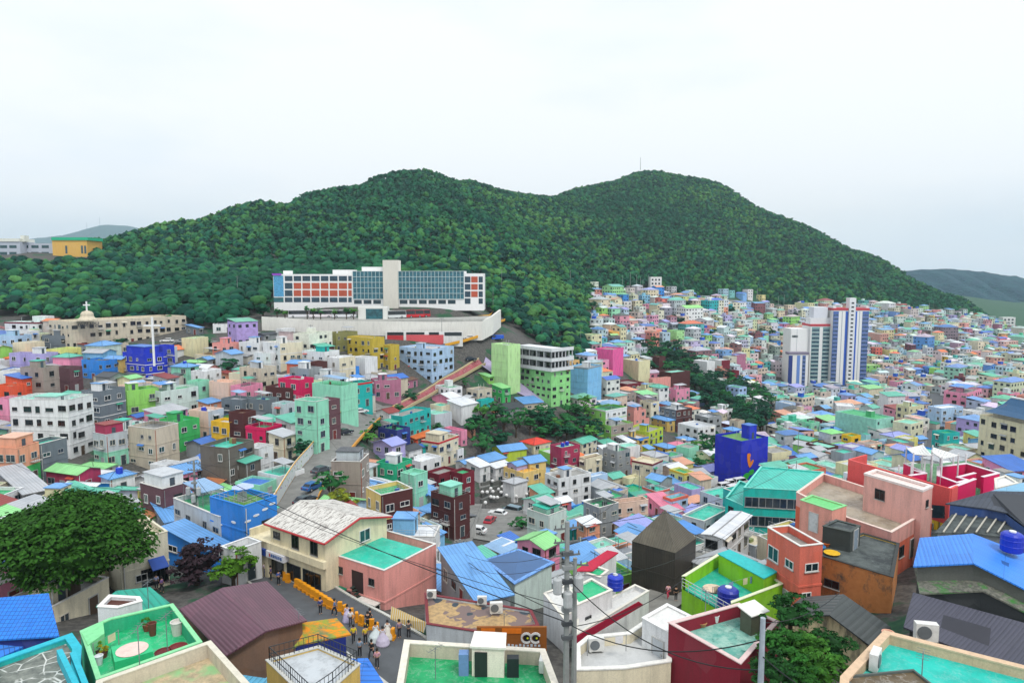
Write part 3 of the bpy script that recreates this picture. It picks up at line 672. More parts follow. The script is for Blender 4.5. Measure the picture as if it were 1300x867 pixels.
    if clut and detail >= 1 and r.random() < .45 and wl > 4:
        an = MB(); aw, al, ah = r.uniform(1.6, 2.6), wl * r.uniform(.4, .8), min(h * .6, r.uniform(2.2, 2.9)); y0 = r.uniform(-hy, hy - al); sd = r.choice((1, 1, -1)); xa = hx if sd > 0 else -hx - aw
        an.box(xa + (.004 if sd > 0 else 0), y0, -sink, xa + aw - (.004 if sd < 0 else 0), y0 + al, ah, 0); zi, zo = ah + .55, ah + .05
        if sd > 0: an.slab((hx + aw + .25, y0 - .2, zo), (hx + aw + .25, y0 + al + .2, zo), (hx + .01, y0 + al + .2, zi), (hx + .01, y0 - .2, zi), -.08, 1)
        else: an.slab((-hx - aw - .25, y0 + al + .2, zo), (-hx - aw - .25, y0 - .2, zo), (-hx - .01, y0 - .2, zi), (-hx - .01, y0 + al + .2, zi), -.08, 1)
        an.build('annex', [wall(r.choice(('d8d4c8', wcol(wall_c), 'b8b8b4'))), sheet(r.choice(('5f9ae0', '9a9ea2', '3fa488', 'c07a50', 'd0d4d8', '70747a')), .3, .5)], root)
    wall_w = WC[wall_c][1] if wall_c in WC else 'plain'
    desc = ('flat' if typ == 'f' else {'g': 'gabled', 'q': 'gabled', 'h': 'hipped', 's': 'sloping', 'p': 'pyramid'}[typ])
    if px is None: px, py = proj(ctr.x, ctr.y, ctr.z + h)
    HOUSES.append(dict(root=root, x=ctr.x, y=ctr.y, rad=math.hypot(hx, hy), n=n, wall=wall_w, roof=RC[roof_c][1], shape=desc, px=px, py=py, label=label, low=WC[low][1] if low in WC else None, kind='block' if n >= 4 else ('cottage' if name == 'cottage' else 'house'), h=h, z=ctr.z, par=par, typ=typ, hx=hx, hy=hy))
    for i in range(-1, 2):
        for j in range(-1, 2):
            FOOT.append((ctr.x + ca * hx * i * .6 - sa_ * hy * j * .6, ctr.y + sa_ * hx * i * .6 + ca * hy * j * .6, min(hx, hy) * .85 + .6))
    return root
def H(t, xl, xc, xr, yt, n, wc, rc, typ='f', a=None, wr=None, wl=None, fh=2.75, zb=None, Y=None, **k):
    (pl, _), (pc, py), (pr, _) = px_of(t, xl, yt), px_of(t, xc, yt), px_of(t, xr, yt)
    a = default_a(pc) if a is None else a
    if t in ('A', 'B', 'C', 'D', 'E', 'F', 'Q') and n >= 3 and not k.pop('keepn', 'long' in k): n = n * .78
    k.pop('keepn', None)
    n_ = max(1, int(round(n))); h = fh * n + (.65 if typ == 'f' else 0)
    if Y is not None: p = P(pc, py, Y)
    else: p = hit(pc, py, h)
    def solve(d, target):
        lo, hi = .5, 90.0 if 'long' in k else 34.0; sgn = 1 if target > pc else -1
        f = lambda s: (proj(p.x + d[0] * s, p.y + d[1] * s, p.z)[0] - target) * sgn
        if f(hi) < 0: return 9.0
        for _ in range(22):
            mdl = (lo + hi) / 2
            if f(mdl) < 0: lo = mdl
            else: hi = mdl
        return lo
    ca, sa_ = math.cos(R(a)), math.sin(R(a))
    mxl = 60 if 'long' in k else 26
    wr = wr or min(mxl, max(2.5, solve((ca, sa_), pr) if pr > pc + .3 else 7)); wl = wl or min(mxl, max(2.5, solve((-sa_, ca), pl) if pl < pc - .3 else 7))
    if wr > 2.2 * wl and wr > 14: wr = max(14, 2.2 * wl) if 'long' not in k else wr
    if wl > 2.2 * wr and wl > 16: wl = max(14, 2.2 * wr) if 'long' not in k else wl
    if 'long' not in k and n >= 2: wr, wl = max(wr, min(6.0, wl * .7), 4.0), max(wl, min(6.0, wr * .7), 4.0)
    k.pop('long', None)
    base = Vector((p.x, p.y, p.z - h))
    dist = p.y; det = 2 if dist < 150 else (1 if dist < 330 else 0)
    return house(base, a, wr, wl, h, wc, rc, typ, px=pc, py=py, n=n_, detail=k.pop('detail', det), sink=max(4, h - (p.z - min(tz(p.x, p.y), tz(p.x + ca * wr, p.y + sa_ * wr))) + 4), **k)
# ---------------------------------------------------------------- houses read from the photograph, tile by tile
def D(*rows):
    for r in rows:
        kw = r[-1] if isinstance(r[-1], dict) else {}; H(*(r[:-1] if kw else r), **kw)
D(('A', -60, 300, 345, 125, 2, 'wh', 't', 'f', {'band': 'ma'}), ('A', 265, 370, 410, 75, 3, 'wh', 'W'), ('A', -60, 110, 150, 190, 1, 'wh', 'r', 's'), ('A', -60, 130, 165, 235, 3, 'lb', 'T'),
  ('A', 140, 240, 272, 200, 2, 'wh', 'g'), ('A', 345, 560, 575, 235, 2, 'dg', 'g'), ('A', 75, 165, 200, 380, 2, 'lv', 'g'), ('A', 170, 350, 400, 385, 2, 'lv', 'l'), ('A', 25, 160, 240, 520, 1, 'gy', 'N', 'h'),
  ('A', 380, 500, 670, 350, 2, 'py', 'T'), ('A', 165, 350, 425, 500, 4, 'tp', 'T', 'f', {'wstyle': 1}), ('A', 45, 180, 192, 590, 3, 'orr', 'B', 's'), ('A', -60, 100, 125, 650, 3, 'orr', 'T'),
  ('A', 420, 570, 640, 500, 3, 'mb', 't', 'f', {'wstyle': 0}), ('A', 670, 860, 885, 440, 2, 'sb', 'n'), ('A', 860, 1000, 1012, 430, 2, 'ta', 'b', 'q'),
  ('A', 770, 880, 905, 575, 1, 'cr', 'G'), ('A', 915, 1070, 1112, 610, 1, 'pe', 'o', 'q'), ('A', 670, 820, 1032, 695, 4, 'dg', 'l', 'f', {'a': 73, 'bands': True, 'wstyle': 0}), ('A', 1000, 1045, 1310, 690, 3, 'lm', 'G', 'f', {'a': 46}),
  ('A', -60, 60, 75, 760, 3, 'pk', 'g'), ('A', 880, 1010, 1060, 300, 1, 'be', 'g'), ('A', 600, 800, 860, 330, 1, 'gy', 'r', 's'))
D(('D', 75, 555, 765, -12, 4.3, 'wh', 't', 'f', {'a': 83, 'label': 'large plain white four-storey block with small scattered windows', 'rail': True, 'top': (.1, .35, 4, 5, 1.2, 'wh', 't'), 'fh': 2.8, 'long': 1, 'wstyle': 1, 'clut': False}),
  ('D', -60, 140, 320, 385, 3, 'pe', 'p', 'f', {'a': 84, 'low': 'gr', 'top': (.1, .5, 4, 4, 2.4, 'pe', 'p'), 'label': 'house peach above and bright green below, beside the leafy big tree'}),
  ('D', 305, 325, 550, 352, 3, 'dg', 'T', 'f', {'a': 75}), ('D', 380, 640, 830, 600, 1.3, 'mr', 'M', 'q', {'a': 70}), ('D', -30, 200, 410, 760, 1, 'gy', 'S', 's', {'a': 50}),
  ('D', 830, 905, 1110, 632, 1.2, 'wh', 'b', 'h', {'a': 55}), ('D', 765, 870, 1050, 275, 3, 'lg', 'G', 'f', {'a': 60, 'low': 'mi', 'top': (0, .1, 4, 4, 2.6, 'mr', 'r')}), ('D', 1040, 1130, 1215, 130, 1, 'pk', 'N', 'g'))
D(('E', -180, 35, 235, 225, 4, 'be', 'g', 'f', {'a': 68, 'label': 'tall beige block with a covered rooftop terrace, four storeys'}), ('E', 232, 240, 410, 165, 3, 'gr', 'G', 'f', {'a': 62, 'wl': 7}), ('E', 320, 482, 610, 80, 3, 'p2', 'l', 'f', {'wall2': 'lg'}),
  ('E', 505, 658, 735, 172, 3, 'yl', 'l', 'f', {'wall2': 'bk', 'label': 'house with one bright yellow wall and one brick wall'}), ('E', 650, 770, 862, 95, 4, 'bk', 'n'), ('E', 790, 955, 1088, 220, 3, 'hp', 'G', 'f', {'wall2': 'bk', 'label': 'vivid magenta house with a brick side and green roof deck', 'band': 'hp'}),
  ('E', 415, 642, 860, 385, 4, 'dt', 'T', 'f', {'a': 70, 'bands': False, 'label': 'dark taupe four-storey house with a teal roof deck', 'wstyle': 0}), ('E', 300, 430, 645, 350, 1.2, 'gy', 'B', 'g'), ('E', 80, 225, 460, 605, 2, 'pk', 'b', 'g', {'a': 55}),
  ('E', -80, 105, 232, 720, 3, 'mb', 'W', 'f', {'a': 58, 'top': (.1, .2, 4.5, 5, 2.4, 'wh', 'l'), 'wstyle': 0}), ('E', 440, 500, 615, 700, 1, 'wh', 'R', 's'), ('E', 855, 900, 965, 390, 2, 'wh', 'l'), ('E', 1085, 1100, 1200, 290, 2, 'cr', 'l', 's'),
  ('E', 770, 790, 890, 505, 2, 'dt', 'm', 's'))
D(('Q', 560, 840, 1062, 150, 2.6, 'sb', 'L', 'f', {'a': 57, 'label': 'bright blue house with lawn roof terrace and white cloud marks', 'nowin': True}), ('Q', 260, 640, 800, 235, 2, 'lg', 'G', 'f', {'a': 52}), ('Q', 50, 200, 540, 275, 1, 'gy', 'b', 's', {'a': 40}),
  ('Q', 400, 500, 660, 440, 1, 'wh', 'W', 'g'), ('Q', 190, 540, 700, 505, 1, 'sb', 'b', 's', {'a': 60}), ('Q', 80, 200, 390, 375, 1, 'br', 'r', 'h'), ('Q', 700, 760, 985, 520, 1.2, 'wh', 'l', 'f', {'a': 55}))
D(('B', 480, 520, 760, 140, 1, 'wh', 'l', 'f', {'a': 20}), ('B', 680, 700, 850, 205, 1, 'yl', 'M', 's', {'a': 20}), ('B', 880, 940, 1050, 228, 1, 'gy', 'K', 'g'), ('B', 515, 640, 745, 300, 2, 'sa', 'P'), ('B', 370, 560, 690, 398, 1, 'cr', 'Y'),
  ('B', 395, 480, 560, 432, 1, 'gy', 'b', 'g'), ('B', 270, 400, 460, 455, 1, 'dg', 'M', 'h'), ('B', 175, 312, 385, 492, 2, 'mi', 'b', 'h'), ('B', 735, 900, 965, 295, 3, 'wh', 'l'), ('B', 740, 915, 1045, 505, 4, 'be', 'l', 'f', {'wstyle': 1}),
  ('B', 930, 1075, 1262, 300, 4, 'wh', 'C', 'f', {'wall2': 'cr', 'a': 50}), ('B', 435, 445, 590, 530, 2, 'wh', 'W'), ('B', 585, 640, 690, 548, 1, 'pe', 'r', 's'), ('B', 60, 92, 400, 695, 3, 'wm', 'G', 'f', {'a': 56, 'rail': True}),
  ('B', 392, 402, 492, 612, 3, 'mi', 'G'), ('B', 488, 650, 745, 622, 3, 'p2', 'p', 'f', {'nowin': True}), ('B', 742, 780, 932, 655, 3, 'pk', 'g'), ('B', 955, 1175, 1242, 668, 3, 'bk', 'l', 'f', {'a': 66, 'top': (.5, .1, 3, 4, 2, 'cr', 't')}),
  ('B', 1060, 1235, 1285, 600, 4, 'hp', 'g'), ('B', 590, 760, 800, 765, 2, 'dg', 'l'), ('B', 800, 960, 985, 765, 2, 'dg', 't'), ('B', 1040, 1110, 1190, 800, 3, 'lg', 'T'), ('B', 400, 480, 590, 795, 1, 'pe', 'b', 's'), ('B', 30, 150, 240, 590, 2, 'lg', 'r', 's'),
  ('B', 860, 1000, 1010, 380, 2, 'wh', 'W'), ('B', 300, 400, 415, 170, 1, 'dg', 'b', 's'), ('B', 1040, 1100, 1200, 180, 1, 'wh', 'W'))
D(('C', 20, 200, 330, 240, 3, 'wh', 't', 'f', {'top': (.4, .3, 3, 3, 2, 'te', 'T')}), ('C', 240, 330, 462, 290, 3, 'wh', 'W', 'f', {'wall2': 'cr'}), ('C', 265, 300, 480, 85, 3, 'ol', 'g'), ('C', 395, 600, 697, 125, 5, 'ye', 'C', 'f', {'a': 55, 'label': 'tall mustard yellow block under the long white retaining wall', 'wstyle': 1}),
  ('C', 690, 750, 825, 185, 4, 'ye', 'g'), ('C', 822, 1095, 1275, 215, 4, 'lb', 'l', 'f', {'a': 57, 'long': 1, 'label': 'pale blue four-storey block with rows of small windows', 'wstyle': 1, 'fh': 2.9}), ('C', 600, 620, 838, 475, 2, 'mv', 't', 'f', {'a': 22, 'wstyle': 0}),
  ('C', 838, 860, 975, 480, 1, 'mv', 'n', 's'), ('C', 400, 432, 602, 505, 3, 'te', 'T', 'f', {'band': 'rd', 'label': 'turquoise house with a bright red strip along its roof edge', 'a': 50}), ('C', 130, 235, 385, 440, 2, 'lg', 'l'), ('C', 105, 345, 395, 520, 4.2, 'mi', 'G', 'f', {'nowin': True}),
  ('C', -40, 135, 225, 650, 5, 'mi', 'T', 'f', {'a': 65, 'rail': True, 'label': 'tall mint green block with a deep teal roof terrace'}), ('C', 200, 215, 335, 645, 4, 'mb', 'W', 'f', {'a': 60}), ('C', -80, 80, 130, 380, 3, 'gy', 'l'), ('C', 100, 130, 230, 330, 3, 'bk', 'C'),
  ('C', 630, 740, 802, 745, 2, 'wh', 'r', 'g', {'label': 'small white house under a rusty red gabled roof'}), ('C', 800, 850, 1110, 770, 2.5, 'te', 'g', 'f', {'a': 62, 'label': 'long turquoise house stepping down beside the red stairway'}))
D(('F', 650, 805, 865, 105, 2, 'nv', 'G', 'f', {'label': 'navy blue box house with a small green roof deck'}), ('F', 610, 765, 830, 235, 2, 'lv', 'V', 'g'), ('F', 800, 905, 1010, 275, 1.3, 'wh', 'K', 'g'), ('F', 900, 960, 1060, 255, 1, 'te', 'N', 'h'), ('F', 850, 960, 1130, 175, 1, 'orr', 'O', 's'),
  ('F', 1010, 1150, 1312, 205, 3, 'cr', 'C', 'f', {'a': 60, 'band': 'rd', 'wstyle': 2, 'label': 'cream house with a crimson strip under its flat roof', 'top': (.2, .5, 4, 5, 2.4, 'cr', 'C')}), ('F', 935, 1000, 1170, 365, 2, 'wh', 'W'), ('F', 262, 502, 575, 365, 3.2, 'tp', 'p', 'f', {'a': 86, 'wstyle': 0, 'top': (.2, .3, 3, 4, 2.2, 'lg', 'd'), 'label': 'taupe house with a peach roof deck beside the mural road'}),
  ('F', 635, 800, 930, 392, 2, 'ge', 'G', 'f', {'a': 62, 'label': 'emerald green house with white roof edge'}), ('F', 550, 672, 935, 640, 3, 'pyl', 'G', 'f', {'a': 38, 'wall2': 'bk', 'label': 'house with green roof deck, sand yellow side and brick front', 'wstyle': 0}),
  ('F', 915, 945, 1005, 480, 3, 'mi', 't'), ('F', 1125, 1150, 1300, 470, 2, 'ma', 'g'), ('F', 945, 1085, 1172, 640, 1.6, 'gy', 'b', 's'), ('F', 1085, 1270, 1330, 665, 3.4, 'bk', 't', 'f', {'top': (.1, .3, 3, 3, 2.4, 'mi', 't')}),
  ('F', 745, 1115, 1160, 985, 1.6, 'wh', 'W', 'f', {'a': 86, 'par': .15, 'label': 'low house with plain white roof and small light blue box', 'top': (.3, .95, 2.8, 3, 2.4, 'l2', 'b')}))
D(('G', 985, 1145, 1260, 305, 4.7, 'l2', 'g', 'f', {'a': 55, 'nowin': True, 'label': 'windowless light blue tower block beside the big light green building', 'band': 'gy'}), ('G', 350, 455, 620, 650, 1.2, 'gy', 'K', 'g', {'a': 35}), ('G', 545, 620, 775, 602, 1, 'be', 'b', 's', {'a': 28}),
  ('G', 205, 330, 375, 380, 1, 'lm', 'M', 's'), ('G', 355, 440, 500, 475, 2, 'gr', 'M', 's'), ('G', 145, 240, 355, 490, 1.6, 'be', 'g'), ('G', 240, 265, 370, 575, 1, 'te', 'T'), ('G', 75, 170, 215, 812, 1, 'pe', 'K', 'h'), ('G', -40, 100, 127, 825, 1.5, 'pk', 'P'),
  (None, 748, 769, 796, 521, 3, 'lm', 'G', 'f', {'wall2': 'wh', 'a': 40, 'band': 'wh', 'label': 'long white house with light green end wall and green roof'}), (None, 760, 776, 804, 541, 2, 'lm', 'g', 'f', {'wall2': 'tp'}))
D(('I', -25, 118, 205, 155, 4.3, 'pb', 'g', 'f', {'a': 52, 'label': 'bright pink four-storey block right of the light blue tower'}), ('I', 200, 330, 425, 250, 3.6, 'pt', 'l'), ('I', 425, 500, 540, 215, 3, 'bk', 'C'), ('I', 500, 600, 755, 345, 3, 'bk', 't', 'f', {'top': (.1, .7, 3, 3, 2.6, 'sb', 'B')}),
  ('I', 105, 235, 375, 440, 1, 'ma', 'g'), ('I', 35, 220, 310, 520, 1.6, 'tp', 'l'), ('I', 310, 390, 470, 475, 2, 'pt', 'L'), ('I', 432, 445, 595, 398, 1.4, 'sa', 'G'), ('I', 410, 500, 580, 470, 3, 'wh', 'm', 'h'), ('I', 600, 640, 752, 485, 2, 'pk', 'g'),
  ('I', 505, 640, 772, 655, 3, 'dg', 'l', 'f', {'wall2': 'bk'}), ('I', 650, 740, 800, 595, 1, 'mi', 'm', 'h'), ('I', 340, 430, 500, 592, 3, 'cr', 'g'), ('I', 240, 292, 390, 660, 2, 'sa', 'g', 'f', {'top': (.2, .4, 4, 4, 2, 'sa', 'b')}), ('I', 420, 565, 630, 742, 1.6, 'ta', 'b', 'h'),
  ('I', 220, 415, 532, 835, 1.7, 'ly', 'g', 'f', {'a': 50}), ('I', 655, 822, 965, 800, 2.6, 'wh', 'l', 'f', {'wstyle': 1}), ('I', 795, 905, 1015, 715, 2.6, 'gy', 'l'), ('I', 920, 1035, 1095, 650, 2, 'wh', 'G'), ('I', 1080, 1150, 1200, 745, 2, 'be', 'n'),
  ('I', 1025, 1110, 1180, 822, 2.6, 'p2', 'b', 'h'), ('I', 780, 895, 960, 255, 3, 'wh', 'W'), ('I', 960, 1015, 1085, 245, 3, 'wh', 'l', 'f', {'wall2': 'ma'}), ('I', 1045, 1130, 1215, 200, 3, 'mv', 'b'), ('I', 1085, 1120, 1160, 330, 2, 'ma', 'n'), ('I', 1140, 1200, 1290, 400, 2, 'yl', 'b', 'h'))
D(('H', 590, 700, 840, 158, 1.2, 'cr', 'R', 'h', {'label': 'cream cottage under a bright red hipped roof'}), ('H', 355, 440, 640, 218, 1.2, 'ly', 'b', 'g', {'a': 28}), ('H', 55, 130, 240, 318, 1, 'wh', 'b', 'g'), ('H', 240, 330, 470, 300, 1, 'wh', 'b', 's'), ('H', 145, 255, 340, 345, 1.6, 'wh', 'W', 's'), ('H', 330, 385, 510, 352, 1.6, 'wh', 'W', 's'),
  ('H', 565, 668, 800, 312, 2.6, 'pyl', 'b', 'g', {'a': 32, 'label': 'sand yellow three-storey house under a light blue roof'}), ('H', 490, 560, 600, 335, 2.4, 'lv', 'b', 'g'), ('H', 450, 615, 700, 392, 2, 'pyl', 'Y'), ('H', 835, 928, 1080, 185, 2.7, 'mr', 't', 'f', {'a': 36, 'label': 'crimson three-storey house with a pale green roof deck', 'wstyle': 0}),
  ('H', 985, 1100, 1220, 152, 1.5, 'cr', 'm', 'g', {'a': 50}), ('H', 1075, 1130, 1265, 275, 1.7, 'cr', 'n'), ('H', 830, 905, 1172, 440, 2.6, 'wh', 'g', 'f', {'a': 32, 'label': 'white three-storey house with a worn grey roof above the umbrella garden', 'wstyle': 1, 'low': None}), ('H', 1160, 1178, 1310, 425, 1.8, 'lb', 'W'),
  ('H', 645, 818, 970, 745, 2.1, 'wm', 't', 'f', {'a': 45, 'label': 'pale mint house with a teal box on its roof beside the parking lot', 'top': (.2, .4, 3.5, 3.5, 1.5, 'mi', 'T')}), ('H', 65, 110, 190, 400, 2.6, 'ma', 'G'), ('H', 1110, 1240, 1400, 680, 2, 'gy', 'G'), ('H', -20, 70, 110, 200, 1.3, 'wh', 'g'))
D(('J', 35, 155, 262, 215, 2.8, 'gy', 'G', 'f', {'a': 38, 'top': (.1, .6, 2.5, 2.5, 2, 'wh', 'W')}), ('J', 150, 258, 305, 145, 1.6, 'gy', 'W', 's'), ('J', 150, 320, 412, 108, 1.5, 'ta', 'l', 'f', {'band': 'sb'}), ('J', 455, 570, 650, 188, 1, 'yl', 'b', 'h'), ('J', 420, 515, 580, 245, 1.4, 'wh', 'B', 'h'), ('J', 570, 650, 728, 165, 1, 'sa', 'Q', 'h'),
  ('J', 640, 735, 800, 122, 1.6, 'wh', 'b', 'h'), ('J', 362, 415, 452, 195, 1.4, 'ly', 'b', 's'), ('J', 275, 445, 530, 318, 2.4, 'cr', 'C', 'f', {'wall2': 'lg', 'band': 'ma', 'a': 50}), ('J', 585, 705, 785, 395, 1.8, 'py', 'G', 'f', {'band': 'yl', 'label': 'pale yellow house with green roof deck below a salmon tin roof'}), ('J', 610, 700, 782, 325, 1.4, 'py', 'o', 's'),
  ('J', 500, 590, 680, 485, 1, 'wh', 'b', 's'), ('J', 360, 478, 585, 545, 1.3, 'lg', 'T', 'f', {'band': 'co'}), ('J', 535, 600, 738, 610, 1.6, 'lb', 'T', 'f', {'band': 'co'}), ('J', 400, 570, 700, 710, 1, 'pk', 'Q', 's', {'a': 20}), ('J', 690, 870, 1080, 790, 1.6, 'lg', 'T', 'f', {'a': 45, 'label': 'light grey house with teal roof deck left of the white gable', 'par': .4}),
  ('c', 1020, 1062, 1190, 165, 1.7, 'wh', 'W', 'g', {'a': 53, 'slope': .15, 'label': 'plain white shed-like house right of the timber pyramid house'}), ('J', 1060, 1150, 1235, 560, 2, 'te', 'T'), ('J', 80, 110, 410, 650, 1.7, 'p2', 'n', 'f', {'a': 20}), ('J', 735, 750, 880, 645, 1, 'br', 'o', 's'),
  ('J', 205, 250, 350, 440, 1.4, 'pt', 'C'), ('J', 20, 120, 220, 440, 1.4, 'cr', 'm', 'g'), ('J', 770, 800, 860, 440, 1.2, 'be', 'g'), ('J', -30, 130, 240, 600, 1.4, 'gy', 'G'))
D(('L', 160, 182, 322, 150, 4, 'wh', 'm', 's', {'a': 12, 'label': 'tall white block with a narrow teal roof, two round marks high on it', 'nowin': True}), ('L', 335, 350, 478, 235, 3, 'pt', 't'), ('L', 0, 20, 138, 90, 3, 'cr', 'M', 's'), ('L', 640, 830, 962, 125, 4, 'pk', 'g', 'f', {'a': 40}), ('L', 600, 620, 800, 250, 3, 'lb', 'W'),
  ('L', 800, 880, 950, 275, 3, 'wh', 'W'), ('L', 625, 640, 770, 455, 2.7, 'te', 'G', 'f', {'a': 15}), ('L', 600, 615, 735, 520, 1.7, 'wh', 'l'), ('L', 800, 905, 1000, 480, 2, 'py', 'm', 's'), ('L', 190, 205, 360, 370, 1.6, 'mi', 'W'), ('L', 190, 230, 350, 440, 1.3, 'wh', 'T'), ('L', 350, 440, 500, 505, 1.4, 'gy', 'b', 'g'), ('L', 335, 380, 470, 540, 1, 'cr', 'B', 'h'),
  ('L', 680, 700, 805, 370, 1.6, 'pe', 'Y'), ('L', 1020, 1100, 1200, 560, 1, 'wh', 'm', 'h'), ('L', 1150, 1200, 1290, 640, 1, 'pe', 'S', 'g'), ('L', 970, 1000, 1140, 690, 1, 'lg', 'm', 's'), ('L', 930, 960, 1080, 740, 1, 'te', 'm', 's'))
D(('K', 400, 520, 552, 370, 2, 'mi', 'G'), ('K', 590, 650, 762, 355, 2, 'ma', 'M', 's'), ('K', 640, 660, 768, 440, 1.8, 'l2', 'b', 's', {'label': 'house faced with light blue sheet, left of the yellow one'}), ('K', 225, 350, 368, 215, 2, 'lb', 'l'), ('K', 215, 325, 402, 315, 1.5, 'sa', 'o', 's'), ('K', 130, 180, 240, 385, 1, 'wh', 'N', 'g'), ('K', 450, 540, 562, 285, 1, 'orr', 'b', 's'),
  ('K', 545, 600, 690, 250, 1, 'cr', 'B', 's'), ('K', 565, 640, 735, 330, 1, 'pk', 'Q', 's'), ('K', 730, 880, 925, 235, 2, 'wh', 'W', 'f', {'a': 70}), ('K', 770, 850, 930, 480, 1.6, 'yl', 'G'), ('K', 1110, 1130, 1258, 520, 1.6, 'lb', 'T'), ('K', 470, 580, 642, 600, 1.7, 'br', 'S', 'g'), ('K', 640, 735, 802, 620, 1.5, 'pe', 'S', 'h'),
  ('K', 930, 950, 1170, 640, 1, 'pk', 'W', 's', {'a': 10}), ('K', 900, 1000, 1105, 545, 1.6, 'p2', 'g'), ('K', 1030, 1075, 1150, 350, 2, 'cr', 'S', 'q'), ('K', 395, 480, 570, 440, 1, 'py', 'T'), ('K', 100, 170, 240, 60, 2, 'wh', 'b', 's'), ('K', 160, 240, 340, 160, 1.5, 'mi', 'T'), ('K', 830, 960, 1020, 380, 1.4, 'wm', 'W'))
D(('O', 630, 850, 978, 300, 1.8, 'pk', 'M', 'g', {'a': 50, 'label': 'pink house with a pale green gabled roof, small window'}), ('O', 240, 330, 425, 392, 1, 'pk', 'm', 's'), ('O', 1120, 1200, 1310, 115, 1.5, 'pe', 'W', 's'), ('O', 1050, 1130, 1230, 300, 1, 'wh', 'K', 'g'), ('O', 60, 320, 360, 625, .9, 'bl', 'B', 's', {'a': 80}),
  ('O', 0, 300, 572, 730, 1, 'gy', 'b', 's', {'a': 25}), ('O', 525, 560, 640, 250, 1, 'sb', 'B', 's'), ('O', 1050, 1080, 1180, 140, 1, 'te', 'b', 's'), ('O', 1180, 1210, 1300, 270, .8, 'bl', 'N', 'g'), ('O', 950, 1050, 1300, 400, 1, 'wh', 'b', 's', {'a': 35}))
# ---------------------------------------------------------------- foreground buildings from their roof outlines
TL.update({'e1': (0, 734, 6.5), 'e2': (190, 734, 6.5), 'e3': (380, 734, 6.5), 'e4': (530, 734, 6.5), 'e5': (680, 734, 6.5), 'e6': (820, 650, 6.5), 'e7': (1000, 734, 6.5), 'e8': (1100, 660, 6.5), 'g2': (320, 600, 6.5), 'Pt': (620, 650, 8.1), 'V': (700, 340, 8.1), 'u9': (840, 740, 6.825)})
def pz(t, x, y, z): a, b = px_of(t, x, y); return Pz(a, b, z)
def area(p): return sum(p[i][0] * p[(i + 1) % len(p)][1] - p[(i + 1) % len(p)][0] * p[i][1] for i in range(len(p))) / 2
def inset(p, d):
    n = len(p); out = []
    for i in range(n):
        a, b, c = Vector(p[i - 1][:2]), Vector(p[i][:2]), Vector(p[(i + 1) % n][:2])
        e1, e2 = (b - a).normalized(), (c - b).normalized(); n1, n2 = Vector((-e1.y, e1.x)), Vector((-e2.y, e2.x))
        k = 1 + n1.dot(n2); out.append(b + (n1 + n2) * d / max(k, .3))
    return out
def foot(pts, pad=.5):
    cx = sum(p[0] for p in pts) / len(pts); cy = sum(p[1] for p in pts) / len(pts)
    FOOT.append((cx, cy, 1.5)); 
    for i, p in enumerate(pts):
        q = pts[(i + 1) % len(pts)]
        for s in (0, .5):
            x, y = p[0] + (q[0] - p[0]) * s, p[1] + (q[1] - p[1]) * s
            for f in (.25, .6, .9): FOOT.append((cx + (x - cx) * f, cy + (y - cy) * f, 1.6 + pad))
